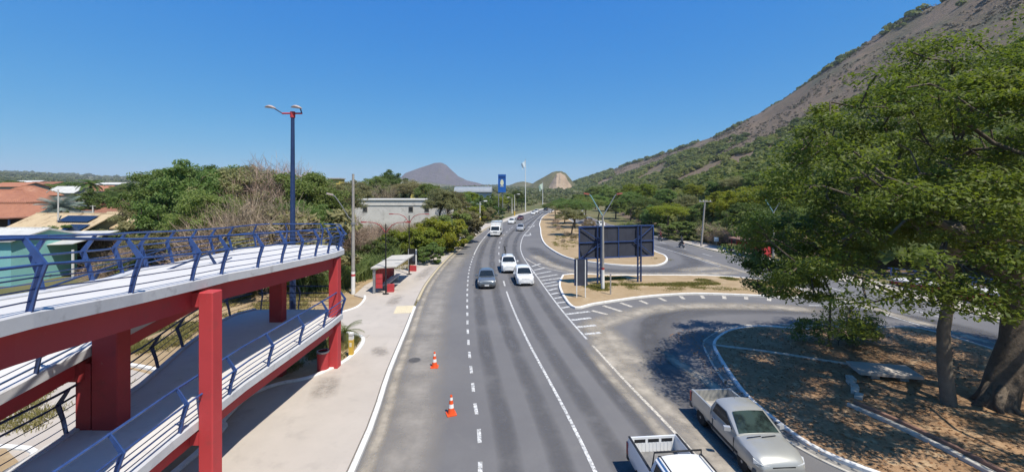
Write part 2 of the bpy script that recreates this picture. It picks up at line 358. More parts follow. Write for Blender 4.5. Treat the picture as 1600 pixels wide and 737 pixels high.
class MB:
    """collects shapes for ONE mesh"""
    def __init__(self, org=(0, 0, 0)):
        self.v = []; self.f = []; self.org = org
    def add(self, vs, fs):
        b = len(self.v)
        self.v.extend([tuple(q) for q in vs])
        self.f.extend([tuple(i + b for i in q) for q in fs])
        return self
    def box(self, c, s, rz=0.0, rx=0.0, ry=0.0):
        M = Matrix.Rotation(rz, 3, 'Z') @ Matrix.Rotation(ry, 3, 'Y') @ Matrix.Rotation(rx, 3, 'X')
        vs = []
        for x in (-.5, .5):
            for y in (-.5, .5):
                for z in (-.5, .5):
                    vs.append(tuple(M @ Vector((x * s[0], y * s[1], z * s[2])) + Vector(c)))
        return self.add(vs, [(0, 1, 3, 2), (4, 6, 7, 5), (0, 4, 5, 1), (2, 3, 7, 6), (0, 2, 6, 4), (1, 5, 7, 3)])
    def bar(self, a, b, w, h, up=(0, 0, 1)):
        a = Vector(a); b = Vector(b); d = (b - a)
        if d.length < 1e-6: return self
        d.normalize(); u = Vector(up)
        if abs(d.dot(u)) > 0.98: u = Vector((1, 0, 0))
        s = d.cross(u).normalized(); t = s.cross(d).normalized()
        vs = []
        for q in (a, b):
            for i, j in ((-1, -1), (1, -1), (1, 1), (-1, 1)):
                vs.append(tuple(q + s * (i * w / 2) + t * (j * h / 2)))
        return self.add(vs, [(0, 1, 2, 3), (7, 6, 5, 4), (0, 4, 5, 1), (1, 5, 6, 2), (2, 6, 7, 3), (3, 7, 4, 0)])
    def tube(self, pts, rads, n=8, cap=True):
        pts = [Vector(q) for q in pts]
        if not hasattr(rads, "__len__"): rads = [rads] * len(pts)
        prev = None; rings = []
        for i, q in enumerate(pts):
            d = (pts[min(i + 1, len(pts) - 1)] - pts[max(i - 1, 0)])
            if d.length < 1e-9: d = Vector((0, 0, 1))
            d.normalize()
            if prev is None:
                u = Vector((0, 0, 1)) if abs(d.z) < 0.9 else Vector((1, 0, 0))
                s = d.cross(u).normalized()
            else:
                s = (prev - d * prev.dot(d))
                s = s.normalized() if s.length > 1e-6 else d.orthogonal().normalized()
            prev = s; t = d.cross(s)
            rings.append([tuple(q + (s * math.cos(2 * math.pi * k / n) + t * math.sin(2 * math.pi * k / n)) * rads[i]) for k in range(n)])
        vs = [w for r in rings for w in r]; fs = []
        for i in range(len(pts) - 1):
            for k in range(n):
                a = i * n + k; b2 = i * n + (k + 1) % n
                fs.append((a, b2, b2 + n, a + n))
        if cap:
            fs.append(tuple(range(n - 1, -1, -1)))
            fs.append(tuple(range((len(pts) - 1) * n, len(pts) * n)))
        return self.add(vs, fs)
    def lathe(self, prof, c=(0, 0, 0), n=20, axis='z', cap=True):
        vs = []; fs = []
        for (r, h) in prof:
            for k in range(n):
                a = 2 * math.pi * k / n
                if axis == 'z': vs.append((c[0] + r * math.cos(a), c[1] + r * math.sin(a), c[2] + h))
                elif axis == 'y': vs.append((c[0] + r * math.cos(a), c[1] + h, c[2] + r * math.sin(a)))
                else: vs.append((c[0] + h, c[1] + r * math.cos(a), c[2] + r * math.sin(a)))
        m = len(prof)
        for i in range(m - 1):
            for k in range(n):
                a = i * n + k; b = i * n + (k + 1) % n
                fs.append((a, b, b + n, a + n))
        if cap:
            fs.append(tuple(range(n - 1, -1, -1))); fs.append(tuple(range((m - 1) * n, m * n)))
        return self.add(vs, fs)
    def prism(self, poly, z0, z1):
        """poly of (x,y); z0/z1 numbers or per-vertex lists"""
        n = len(poly)
        a0 = z0 if hasattr(z0, "__len__") else [z0] * n
        a1 = z1 if hasattr(z1, "__len__") else [z1] * n
        area = sum(poly[i][0] * poly[(i + 1) % n][1] - poly[(i + 1) % n][0] * poly[i][1] for i in range(n))
        idx = list(range(n)) if area > 0 else list(range(n - 1, -1, -1))
        vs = [(poly[i][0], poly[i][1], a0[i]) for i in idx] + [(poly[i][0], poly[i][1], a1[i]) for i in idx]
        fs = [tuple(range(n - 1, -1, -1)), tuple(range(n, 2 * n))]
        for i in range(n):
            j = (i + 1) % n
            fs.append((i, j, j + n, i + n))
        return self.add(vs, fs)
    def face(self, pts):
        return self.add(pts, [tuple(range(len(pts)))])
    def sweep(self, path, w, z0, z1, closed=False):
        """box-section kerb along (x,y[,z]) path, centred"""
        n = len(path); vs = []; fs = []
        for i, q in enumerate(path):
            a = path[(i - 1) % n] if (closed or i > 0) else path[i]
            b = path[(i + 1) % n] if (closed or i < n - 1) else path[i]
            d = Vector((b[0] - a[0], b[1] - a[1])); d.normalize()
            nx, ny = -d.y, d.x
            zz = q[2] if len(q) > 2 else 0.0
            ch = min(0.03, w * 0.2)
            for off, z in ((-w / 2, z0), (w / 2, z0), (w / 2, z1 - ch), (w / 2 - ch, z1), (-w / 2 + ch, z1), (-w / 2, z1 - ch)):
                vs.append((q[0] + nx * off, q[1] + ny * off, z + zz))
        k = 6; m = n if closed else n - 1
        for i in range(m):
            j = (i + 1) % n
            for e in range(k):
                e2 = (e + 1) % k
                fs.append((i * k + e, i * k + e2, j * k + e2, j * k + e))
        if not closed:
            fs.append(tuple(range(k - 1, -1, -1))); fs.append(tuple((n - 1) * k + e for e in range(k)))
        return self.add(vs, fs)
    def build(self, name, m, parent=None, smooth=None, label=None, normals=True):
        me = bpy.data.meshes.new(name)
        o = self.org
        if any(o):
            me.from_pydata([(a - o[0], b - o[1], c - o[2]) for a, b, c in self.v], [], self.f)
        else:
            me.from_pydata(self.v, [], self.f)
        if normals:
            bm = bmesh.new(); bm.from_mesh(me)
            bmesh.ops.recalc_face_normals(bm, faces=bm.faces)
            bm.to_mesh(me); bm.free()
        me.materials.append(m)
        if smooth is not None:
            me.polygons.foreach_set("use_smooth", [True] * len(me.polygons))
            me.set_sharp_from_angle(angle=math.radians(smooth))
        me.update()
        ob = bpy.data.objects.new(name, me)
        link(ob, parent)
        if label: ob["label"] = label
        return ob

def np_mesh(name, V, F, m, parent=None, smooth=False):
    """quads (n,4) or tris (n,3) from numpy"""
    me = bpy.data.meshes.new(name)
    k = F.shape[1]
    me.vertices.add(len(V)); me.loops.add(F.size); me.polygons.add(len(F))
    me.vertices.foreach_set("co", np.ascontiguousarray(V, dtype=np.float32).ravel())
    me.loops.foreach_set("vertex_index", np.ascontiguousarray(F, dtype=np.int32).ravel())
    me.polygons.foreach_set("loop_start", np.arange(0, F.size, k, dtype=np.int32))
    me.polygons.foreach_set("loop_total", np.full(len(F), k, dtype=np.int32))
    if smooth: me.polygons.foreach_set("use_smooth", np.ones(len(F), dtype=bool))
    me.materials.append(m)
    me.update(calc_edges=True)
    me.validate()
    if parent is False:
        return me
    ob = bpy.data.objects.new(name, me)
    link(ob, parent)
    return ob

def catmull(pts, step=1.0):
    P_ = [np.array(q, dtype=float) for q in pts]
    out = []
    for i in range(len(P_) - 1):
        p0 = P_[max(i - 1, 0)]; p1 = P_[i]; p2 = P_[i + 1]; p3 = P_[min(i + 2, len(P_) - 1)]
        n = max(2, int(np.linalg.norm(p2 - p1) / step))
        for k in range(n):
            t = k / n
            out.append(0.5 * ((2 * p1) + (-p0 + p2) * t + (2 * p0 - 5 * p1 + 4 * p2 - p3) * t * t + (-p0 + 3 * p1 - 3 * p2 + p3) * t ** 3))
    out.append(P_[-1])
    return [tuple(q) for q in out]

def strip(path, w, z, name, m, kind="structure", edge=False, parent=None, ws=None):
    """flat ribbon along a path; with edge=True the attribute 'edge' fades to 0 at its borders"""
    n = len(path)
    cols = [-1, -0.6, -0.25, 0.25, 0.6, 1] if edge else [-1, 1]
    vals = [0, 0.55, 1, 1, 0.55, 0] if edge else [1, 1]
    V = []; E = []
    for i, q in enumerate(path):
        a = path[max(i - 1, 0)]; b = path[min(i + 1, n - 1)]
        d = Vector((b[0] - a[0], b[1] - a[1])); d.normalize()
        ww = ws[i] if ws is not None else w
        endf = min(1.0, i / 3.0, (n - 1 - i) / 3.0) if edge else 1.0
        for cc, vv in zip(cols, vals):
            V.append((q[0] - d.y * cc * ww / 2, q[1] + d.x * cc * ww / 2, z)); E.append(vv * endf)
    k = len(cols); F = []
    for i in range(n - 1):
        for e in range(k - 1):
            F.append((i * k + e, i * k + e + 1, (i + 1) * k + e + 1, (i + 1) * k + e))
    o = np_mesh(name, np.array(V), np.array(F)[:, ::-1], m, parent)
    if edge:
        at = o.data.attributes.new("edge", 'FLOAT', 'POINT')
        at.data.foreach_set("value", np.array(E, dtype=np.float32))
    if kind: o["kind"] = kind
    return o

def interp_path(path, y):
    """x of a path (list of (x,y), y increasing) at y"""
    ys = [q[1] for q in path]; xs = [q[0] for q in path]
    return float(np.interp(y, ys, xs))
# ------------------------------------------------------------------ the setting: terrain
def lerp_table(tab, y, col):
    return np.interp(y, [t[0] for t in tab], [t[col] for t in tab])

# left edge, lane lines, right edge of the main road; edges of the right-hand carriageway (x, y)
LE = catmull([(-3.9, -40), (-4.2, -20), (-4.55, 0), (-5.03, 12.9), (-6.0, 20), (-6.7, 25.8), (-7.6, 33), (-8.26, 41), (-8.5, 53.6), (-8.1, 70), (-7.2, 86), (-5.8, 103), (-3.2, 118), (4.6, 161), (15.6, 208), (30, 255), (52, 310)], 1.5)
DL1 = catmull([(0.2, -40), (-0.3, 0), (-1.0, 12.9), (-1.69, 18), (-2.76, 25.6), (-4.06, 37.3), (-4.87, 46.9), (-5.35, 58), (-5.5, 70), (-5.25, 82), (-4.8, 98)], 0.5)
DL2 = catmull([(4.6, -40), (3.6, 0), (2.62, 12.9), (0.74, 25.6), (-0.59, 37.5), (-1.68, 53.6), (-2.1, 69), (-1.8, 81.6), (0.1, 102.4), (4.1, 125), (12.6, 176), (23, 215), (38, 258), (60, 310)], 0.5)
RL = catmull([(8.4, -40), (7.4, 0), (6.24, 12.9), (5.16, 19.9), (3.76, 30.1), (2.4, 45), (1.5, 56), (1.4, 67), (2.3, 82), (4.1, 97), (8.6, 137), (16.2, 187.7), (27, 222), (43, 262), (66, 310)], 1.0)
RRL = catmull([(27.8, -40), (27.7, 0), (27.5, 22), (27.2, 24.8), (26.2, 36), (24.7, 48.5), (23.9, 61), (22.2, 80), (20.2, 102), (19.6, 125), (21.5, 160), (28, 205), (42, 250), (66, 300)], 2.0)
RRR = catmull([(34.2, -40), (34, 0), (33.7, 20), (33.5, 27), (32.4, 40), (30.9, 54), (29.8, 65), (29.2, 80), (27.6, 102), (27.0, 125), (29, 160), (36, 205), (51, 250), (76, 300)], 2.0)

RIDGE = [(-500, 560, 300), (-300, 560, 300), (0, 560, 300), (250, 540, 280), (400, 500, 236), (460, 491, 223), (500, 486, 219), (550, 490, 212), (620, 498, 200),
         (700, 482, 161), (780, 468, 140), (860, 446, 123), (950, 408, 106), (1100, 352, 80), (1300, 292, 48), (1450, 276, 27), (1600, 250, 14), (1900, 230, 6)]
FOOT = [(-500, 44), (0, 40), (65, 37), (100, 36), (140, 37), (200, 48), (300, 84), (400, 95), (1900, 130)]

def base_rise(x, y):
    R = math.hypot(x, y)
    az = x / max(y, 40.0) if y > 0 else (-3 if x < 0 else 3)
    k = 0.018 + 0.0165 * min(max((-az - 0.25) / 1.0, 0), 1)
    h = k * max(R - 330.0, 0) * min(1.0, R / 700.0)
    if R > 250:
        f = min(1.0, (R - 250) / 900.0)
        h += f * 9.0 * mnoise.noise(Vector((x / 520.0, y / 520.0, 0.3))) + f * 3.5 * mnoise.noise(Vector((x / 140.0, y / 140.0, 4.3)))
    return h

def mount_h(x, y):
    xr = float(lerp_table(RIDGE, y, 1)); hr = float(lerp_table(RIDGE, y, 2)); xf = float(lerp_table(FOOT, y, 1))
    t = (x - xf) / (xr - xf)
    if t <= 0: return 0.0
    if t <= 1: s = 0.42 * t + 0.58 * t ** 1.9
    else: s = 1.0 - 0.5 * (t - 1) ** 1.2
    h = hr * s
    a = min(1.0, t * 5) * min(1.0, hr / 60.0)
    h += a * (7.0 * mnoise.noise(Vector((x / 90.0, y / 110.0, 1.7))) + 3.0 * mnoise.noise(Vector((x / 32.0, y / 36.0, 5.1)))
              + 4.5 * mnoise.noise(Vector((x / 60.0 + y / 300.0, y / 24.0, 9.4))) * min(1, t * 1.5)) * (0.35 + 0.65 * min(1, abs(1 - t) * 4))
    return h

def grid_mesh(name, xs, ys, hf, m, smooth=True):
    nx, ny = len(xs), len(ys)
    V = np.zeros((nx * ny, 3)); k = 0
    for y in ys:
        for x in xs:
            V[k] = (x, y, hf(x, y)); k += 1
    I = np.arange(nx * ny).reshape(ny, nx)
    F = np.stack([I[:-1, :-1], I[:-1, 1:], I[1:, 1:], I[1:, :-1]], -1).reshape(-1, 4)
    o = np_mesh(name, V, F, m, None, smooth)
    return o

def sym(vals):
    return sorted(set([-v for v in vals] + list(vals)))
gx = sym([0, 20, 40, 70, 110, 160, 220, 290, 370, 460, 560, 680, 820, 1000, 1200, 1450, 1750, 2100, 2500, 3000, 3600, 4300, 5200, 6500, 8000])
gy = [-400, -150, -50, 0, 40, 80, 120, 170, 220, 280, 350, 430, 520, 620, 740, 880, 1040, 1230, 1450, 1700, 2000, 2350, 2750, 3200, 3700, 4300, 5000, 6000]
ground = grid_mesh("ground", gx, gy, lambda x, y: base_rise(x, y) - 0.06, M_GROUND)
ground["kind"] = "structure"

def mount_grid():
    ys = [-300, -200, -120, -60, 0, 40, 80] + list(range(110, 900, 17)) + list(range(900, 1900, 45))
    nt = 84; V = []; 
    for y in ys:
        xr = float(lerp_table(RIDGE, y, 1)); xf = float(lerp_table(FOOT, y, 1))
        for k in range(nt):
            t = k / (nt - 1) * 1.5
            x = xf + t * (xr - xf)
            V.append((x, y, mount_h(x, y) + base_rise(x, y) * min(1, t * 3) - 0.4 * (t == 0)))
    ny = len(ys)
    I = np.arange(nt * ny).reshape(ny, nt)
    F = np.stack([I[:-1, :-1], I[:-1, 1:], I[1:, 1:], I[1:, :-1]], -1).reshape(-1, 4)
    o = np_mesh("mountain", np.array(V), F, M_MOUNT, None, True)
    o["kind"] = "structure"
    return o
mount_grid()

def far_hill(name, prof, y0, depth, m, rough=6.0, ns=60.0, seed=0.0, nd=26):
    """hill with its skyline given as (x, z) at distance y0, falling to front and back"""
    xs = np.linspace(prof[0][0], prof[-1][0], 90)
    V = []
    for j in range(nd):
        v = j / (nd - 1) * 2 - 1
        for i, x in enumerate(xs):
            z = float(np.interp(x, [q[0] for q in prof], [q[1] for q in prof]))
            base = prof[0][1] * 0.4
            f = max(0.0, 1 - abs(v) ** 1.35)
            zz = (z - base) * f + base - 10 * abs(v)
            nz = mnoise.noise(Vector((x / ns, v * depth / ns, seed))) + 0.6 * mnoise.noise(Vector((x / ns * 2.7, v * depth / ns * 2.7, seed + 3)))
            gul = mnoise.noise(Vector((x / ns * 2.2, v * 1.5, seed + 8)))
            V.append((x + 0.15 * v * depth, y0 + v * depth, zz + rough * nz * (0.25 + abs(v)) * min(1, f * 3 + .1) + rough * 0.8 * gul * min(1, 4 * f * abs(v))))
    I = np.arange(90 * nd).reshape(nd, 90)
    F = np.stack([I[:-1, :-1], I[:-1, 1:], I[1:, 1:], I[1:, :-1]], -1).reshape(-1, 4)
    o = np_mesh(name, np.array(V), F, m, None, True)
    o["kind"] = "structure"
    return o

def sky_prof(pts, y):
    return [((px - 800) * y / FPX, CAM_H - (py - HZ) * y / FPX) for px, py in pts]
far_hill("hill", sky_prof([(585, 293), (605, 288), (625, 279), (634, 270), (650, 264), (668, 258), (680, 254), (690, 253.5), (697, 257), (706, 266), (716, 275), (728, 281), (748, 286), (770, 292)], 2900), 2900, 170, M_ROCK, 6, 90, 2.2)
far_hill("hill", sky_prof([(540, 294), (575, 281), (592, 275), (606, 274), (622, 277), (640, 281), (670, 285), (720, 291), (745, 295)], 2300), 2300, 260, M_GREENHILL, 5, 60, 4.2)
far_hill("hill", sky_prof([(770, 298), (795, 290), (806, 285), (818, 283), (832, 286), (850, 292), (866, 299)], 1700), 1700, 180, M_GREENHILL, 4, 60, 6.2)
far_hill("hill", sky_prof([(812, 303), (824, 292), (836, 284), (850, 276), (862, 269), (870, 267), (877, 267), (884, 270), (890, 277), (897, 286), (905, 292), (930, 300)], 1150), 1150, 105, M_GREENHILL, 3.0, 34, 8.2)
# the pale cut face of the quarried hill: a sheet of bare rock over its near, right-hand flank
far_hill("quarry_rock", sky_prof([(852, 304), (859, 289), (866, 277), (870, 270.5), (876, 269.5), (883, 273.5), (888, 283), (898, 296), (904, 304)], 1085), 1085, 60, M_QUARRY, 4.5, 18, 11.2)

# ------------------------------------------------------------------ roads and paving
def poly_obj(name, pts, z, m, kind="structure", down=0.0):
    mb = MB()
    if down:
        mb.prism(pts, z - down, z)
    else:
        mb.face([(x, y, z) for x, y in pts])
    o = mb.build(name, m)
    if not down:
        if o.data.polygons[0].normal.z < 0: o.data.flip_normals()
    if kind: o["kind"] = kind
    return o

LEs = [q for q in LE]
road_pts = LEs + list(reversed(RRR))
poly_obj("road", road_pts, 0.0, M_ASPH)

# left pavement, a little above the road: kerb line to planting beds
pave_left = [(-11.2, -40), (-11.0, 0), (-10.6, 13.5), (-11.0, 15.5), (-11.3, 17.3), (-10.7, 18.5), (-9.5, 19.2), (-8.6, 20.7), (-8.6, 22.4), (-9.0, 24.4), (-10.0, 25.2), (-11.6, 26.0),
             (-12.6, 27.5), (-12.6, 29.3), (-11.7, 30.8), (-12.0, 33.5), (-13.3, 34.5), (-13.7, 38), (-13.3, 46), (-12.4, 52), (-11.3, 63), (-11.0, 75), (-11.6, 84), (-14.6, 92), (-19.0, 100), (-17.5, 112), (-10.0, 116), (-4.6, 121), (2.2, 161), (12.6, 205), (27, 253), (49, 310)]
edge_pts = [(x - 0.14, y) for x, y in LE]
PAVE_Z = 0.13
poly_obj("pavement", edge_pts + list(reversed(pave_left)), PAVE_Z, M_CONC, down=0.2)

kb = [q for q in LE if q[1] < 33]
k1 = MB().sweep(kb, 0.20, -0.02, 0.145).build("kerb", M_KERB); k1["kind"] = "structure"
ky = [q for q in LE if 32.4 < q[1] < 120]
k2 = MB().sweep(ky, 0.20, -0.02, 0.147).build("kerb", M_KERBYEL); k2["kind"] = "structure"
kf = [q for q in LE if 119 < q[1] < 300]
k3 = MB().sweep(kf, 0.22, -0.02, 0.145).build("kerb", M_KERB); k3["kind"] = "structure"
# dusty concrete gutter beside the left kerb
strip([(x + 0.42, y) for x, y in LE if y < 150], 0.62, 0.004, "gutter_dust", M_DUST, edge=True)

strip([(x + 1.5, y) for x, y in LE if y < 60], 2.8, 0.0035, "gutter_dust", M_DUSTTHIN, edge=True)
# planting beds with white kerbs on the left
bed1 = [(-22, -30), (-10.5, -30), (-10.5, 0), (-10.45, 13.5), (-10.85, 15.5), (-11.15, 17.3), (-10.6, 18.4), (-9.5, 19.05), (-8.75, 20.4), (-8.5, 21.6), (-8.55, 23), (-8.95, 24.3), (-9.9, 25.0), (-11.4, 25.7), (-14.5, 26.2), (-22, 27)]
sandbed = poly_obj("planting_bed", bed1, 0.06, M_SAND)
kp = catmull([(-10.5, -30), (-10.5, 0), (-10.45, 13.5), (-10.95, 15.5), (-11.2, 17.3), (-10.6, 18.45), (-9.5, 19.1), (-8.75, 20.4), (-8.5, 21.6), (-8.5, 23), (-8.9, 24.4), (-9.9, 25.1), (-11.4, 25.8), (-14.5, 26.3)], 0.4)
k4 = MB().sweep(kp, 0.22, -0.02, 0.21).build("kerb", M_KERB); k4["kind"] = "structure"
bed2 = [(-34, 28), (-15, 27.6), (-12.8, 28.0), (-12.5, 29.3), (-11.6, 30.9), (-12.1, 33.8), (-13.4, 34.7), (-13.8, 38), (-13.4, 46), (-12.5, 52), (-11.4, 63), (-11.1, 75), (-13.5, 80), (-18, 60), (-34, 50)]
poly_obj("verge", bed2, 0.05, M_SAND)
kp2 = catmull([(-15.5, 27.6), (-13.2, 27.8), (-12.6, 28.6), (-12.4, 29.4), (-11.7, 30.9), (-11.9, 33.0), (-12.3, 34.2)], 0.4)
k5 = MB().sweep(kp2, 0.2, -0.02, 0.2).build("kerb", M_KERB); k5["kind"] = "structure"
# pale concrete yard, sandy strip and kerbs seen under the ramp
poly_obj("yard_paving", [(-40, 4), (-12.0, 4), (-12.6, 16.5), (-15.5, 19.0), (-21, 21.0), (-40, 24)], 0.064, M_CONC)
k6 = MB().sweep(catmull([(-40, 24), (-21, 21.0), (-15.5, 19.0), (-12.8, 16.8)], 0.5), 0.2, 0, 0.2).build("kerb", M_KERB); k6["kind"] = "structure"
k7 = MB().sweep(catmull([(-24, 13.5), (-17.2, 14.0), (-15.6, 13.2), (-15.2, 11.5), (-16, 9.5), (-24, 8.5)], 0.4), 0.18, 0, 0.16).build("kerb", M_KERB); k7["kind"] = "structure"
poly_obj("planting_bed", [(-24, 13.4), (-17.2, 13.9), (-15.7, 13.1), (-15.3, 11.5), (-16, 9.6), (-24, 8.6)], 0.12, M_SAND)

# tactile paving plate on the pavement
tp = thing("tactile_plate", "small yellowish tactile paving plate set in the pavement by the kerb", "paving plate", (-7.95, 30.3, PAVE_Z), math.radians(9))
MB().box((0, 0, 0.004), (1.35, 1.9, 0.02)).build("plate", pmat("tactile_yellow", (0.62, 0.54, 0.37), (0.55, 0.48, 0.34), 4, 0.85), tp)
mb = MB()
for i in range(9):
    for j in range(13):
        mb.lathe([(0.035, 0), (0.03, 0.012)], ((i - 4) * 0.145, (j - 6) * 0.143, 0.014), 6)
st = mb.build("raised_dots", pmat("tactile_yellow", (0.62, 0.54, 0.37)), tp); st["kind"] = "stuff"

# right-hand pavement with its bus stop
pr_out = [(x + 2.4 + 0.02 * y * (y > 0), y) for x, y in RRR if y < 74]
pr_in = [(x + 0.15, y) for x, y in RRR if y < 74]
poly_obj("pavement", pr_in + list(reversed(pr_out)), PAVE_Z, M_CONC, down=0.2)
k8 = MB().sweep([q for q in RRR if q[1] < 74], 0.2, -0.02, 0.146).build("kerb", M_KERBYEL); k8["kind"] = "structure"

# --- traffic islands
def island(pts, kerb_pts, top, m, kz=0.16, kw=0.2, kmat=M_KERB, closed=True):
    o = poly_obj("traffic_island", pts, top, m, down=0.3)
    kk = MB().sweep(kerb_pts, kw, -0.02, kz, closed).build("kerb", kmat); kk["kind"] = "structure"
    return o
# island under the billboard
isl_low = [P(880, 431), P(874.5, 446), P(883, 467), P(899, 482), P(926, 476.5), P(957, 471.6), P(992, 466.5), P(1029, 462.7), P(1077, 460), P(1118, 460.5), P(1172, 462.5), P(1225, 465.5)]
isl = catmull(isl_low + [P(1252, 463.5), P(1256, 456), P(1225, 446), P(1180, 437.5), P(1118, 432.5), P(1040, 431.5), P(960, 431.5), P(905, 429.5), P(880, 431)], 0.5)[:-1]
island(isl, isl, 0.13, M_SAND)
# long median between the carriageways, ending in a rounded nose
med_left = [(843.5, 349, 0), (844.5, 358, 0), (845.6, 368.7, 0), (850, 379.5, 0), (860, 389, 0), (880, 400.5, 0), (901, 407, 0), (921, 410, 0), (954, 414, 0), (987, 416, 0), (1015, 416.3, 0), (1029, 415, 0), (1039, 411, 0), (1042, 405, 0), (1037, 399, 0), (1026, 395, 0)]
ml = [P(a, b) for a, b, _ in med_left]
med = [(66 - 4, 310), (40, 262), (25.5, 224), (18.6, 187), (11.4, 148)] + ml + [(21.5, 68), (20.3, 85), (18.6, 102), (18.0, 125), (19.5, 158), (26, 205), (40, 250), (63, 300)]
med_s = catmull(med, 1.0)
med_poly = med_s
o = poly_obj("traffic_island", med_poly, 0.14, M_SAND, down=0.3)
kk = MB().sweep(med_s, 0.24, -0.02, 0.165).build("kerb", M_KERB); kk["kind"] = "structure"
# island under the big tree, bottom right
tri_outer = [P(1260, 512.5), P(1181, 508), P(1150, 510), P(1129.5, 514.6), P(1106, 527.5), P(1099, 538), P(1112, 566), P(1138, 605), P(1170, 637), P(1202.6, 669.5), P(1280, 717), (11.6, 11.5), (13.6, 8.5), (16, 4)]
tri_inner = [P(1265, 517), P(1190, 512.5), P(1158, 515), P(1138, 520), P(1122, 530), P(1116, 541), P(1122, 556), P(1140, 585), P(1168, 622), P(1215, 663), P(1290, 712), (12.2, 11.7), (14.2, 8.7), (16.6, 4)]
to = catmull(tri_outer, 0.4); ti = catmull(tri_inner, 0.4)
tri_back = [(26.4, 4), (26.6, 22), (26.1, 26), (24.0, 26.2), (20.5, 26.4)]
poly_obj("traffic_island", ti + tri_back, 0.13, M_DIRT, down=0.3)
poly_obj("gutter_paving", to + list(reversed(ti)), 0.03, layered("stained_gutter_concrete", ((0.26, 0.245, 0.22), (0.19, 0.18, 0.165), 0.8), [(3, 0.5, 0.7, (0.33, 0.31, 0.28))], rough=0.9), down=0.2)
kk = MB().sweep(to, 0.10, -0.02, 0.05).build("kerb", M_KERBDUST); kk["kind"] = "structure"
kk = MB().sweep(ti, 0.16, -0.02, 0.17).build("kerb", M_KERB); kk["kind"] = "structure"
kk = MB().sweep(catmull([P(1114, 542.6), P(1140, 546), P(1181, 551), P(1230, 558), P(1280, 566), P(1330, 574), P(1362, 579)], 0.5), 0.16, 0.0, 0.2).build("kerb", M_KERBDUST); kk["kind"] = "structure"
kk = MB().sweep(catmull(tri_back[0:1] + [(26.5, 14), (26.6, 22), (26.0, 26.0), (23.5, 26.25), (20.5, 26.4), (17.5, 26.8)], 0.5), 0.16, 0.0, 0.18).build("kerb", M_KERBDUST); kk["kind"] = "structure"

# ------------------------------------------------------------------ wear, dust and markings
MZ = 0.012
def pick(path, a, b):
    return [q for q in path if a <= q[1] <= b]
def between(A, B, f, a, b, step=2.0):
    out = []; y = a
    while y <= b:
        out.append(((1 - f) * interp_path(A, y) + f * interp_path(B, y), y)); y += step
    return out
for (A, B) in ((DL1, DL2), (DL2, RL)):
    for f in (0.27, 0.73):
        strip(between(A, B, f, -30, 200 if A is DL2 else 98), 0.95, 0.004, "tyre_wear", M_WEAR, edge=True)
loop_in = catmull([(8.2, 2), (7.6, 12), (7.6, 18), (8.3, 24), (10.2, 28), (13.5, 30.2), (18, 30.8), (23, 30.2), (28, 28.4), (30, 22)], 1.0)
strip(loop_in, 2.8, 0.004, "tyre_wear", M_WEAR, edge=True)
strip([(x * 1.0, y + 0.9) for x, y in loop_in if y > 20], 1.2, 0.006, "tyre_wear", M_WEAR, edge=True)
uturn = catmull([(3.0, 66), (5.2, 53), (8.5, 47.6), (13, 45.6), (18, 46.2), (22.3, 50.5), (24.6, 58), (25, 70)], 1.0)
strip(uturn, 3.0, 0.004, "tyre_wear", M_WEAR, edge=True)
# pale dust blown against edges and off the lanes
strip(catmull([P(905, 520), P(925, 510), P(965, 496), P(1000, 487), P(1060, 479), P(1140, 478), P(1220, 480), P(1300, 486)], 0.7), 2.4, 0.008, "road_dust", M_DUST, edge=True)
strip(catmull([P(925, 497), P(930, 520), P(945, 548), P(980, 585), P(1023, 625), P(1080, 675), (6.9, 11), (7.4, 4)], 0.7), 1.5, 0.0085, "road_dust", M_DUST, edge=True)
strip(catmull([P(930, 505), P(955, 530), P(985, 565), P(1010, 600)], 0.7), 2.4, 0.0065, "road_dust", M_DUST, edge=True)
strip(catmull([P(832, 398), P(865, 415), P(905, 425), P(960, 428), P(1040, 428.5), P(1110, 427.5), P(1160, 424)], 0.7), 2.2, 0.008, "road_dust", M_DUST, edge=True)
strip(catmull([P(1060, 424), P(1110, 419), P(1150, 421)], 0.7), 3.0, 0.0075, "road_dust", M_DUST, edge=True)
strip([(x - 0.5, y) for x, y in pick(RL, -20, 24)], 0.7, 0.0068, "road_dust", M_DUST, edge=True)
strip([(x + 0.6, y) for x, y in pick(RRL, 16, 62)], 1.3, 0.0068, "road_dust", M_DUST, edge=True)
strip(catmull([(9.0, 13.0), (8.9, 15.2), (9.2, 18), (8.6, 21), (8.3, 23)], 0.6), 0.9, 0.0088, "road_dust", M_DUST, edge=True)
def dashes(path, a, b, on, off, w, name, m=M_PAINT):
    s = 0.0; seg = []; n = 0; d0 = path[0]; mb = MB()
    pts = pick(path, a, b); acc = 0.0; last = pts[0]; cur = [last]; state = True
    for q in pts[1:]:
        L = math.hypot(q[0] - last[0], q[1] - last[1]); 
        while L > 1e-9:
            need = (on if state else off) - acc
            if L >= need:
                t = need / L
                last = (last[0] + (q[0] - last[0]) * t, last[1] + (q[1] - last[1]) * t)
                if state:
                    cur.append(last)
                    (x0, y0), (x1, y1) = cur[0], cur[-1]
                    d = Vector((x1 - x0, y1 - y0)).normalized()
                    nx, ny = -d.y * w / 2, d.x * w / 2
                    mb.face([(x0 + nx, y0 + ny, MZ), (x0 - nx, y0 - ny, MZ), (x1 - nx, y1 - ny, MZ), (x1 + nx, y1 + ny, MZ)])
                state = not state; acc = 0.0; cur = [last]
                L = math.hypot(q[0] - last[0], q[1] - last[1])
            else:
                acc += L; last = q; L = 0
    o = mb.build(name, m); o["kind"] = "structure"
    return o
dashes(DL1, 6.5, 57, 0.85, 1.01, 0.145, "lane_marking")
strip(pick(DL1, 57, 98), 0.15, MZ, "lane_marking", M_PAINT)
strip(pick(DL2, -30, 36.5), 0.13, MZ, "lane_marking", M_PAINT)
dashes(DL2, 38, 100, 2.2, 4.2, 0.15, "lane_marking")
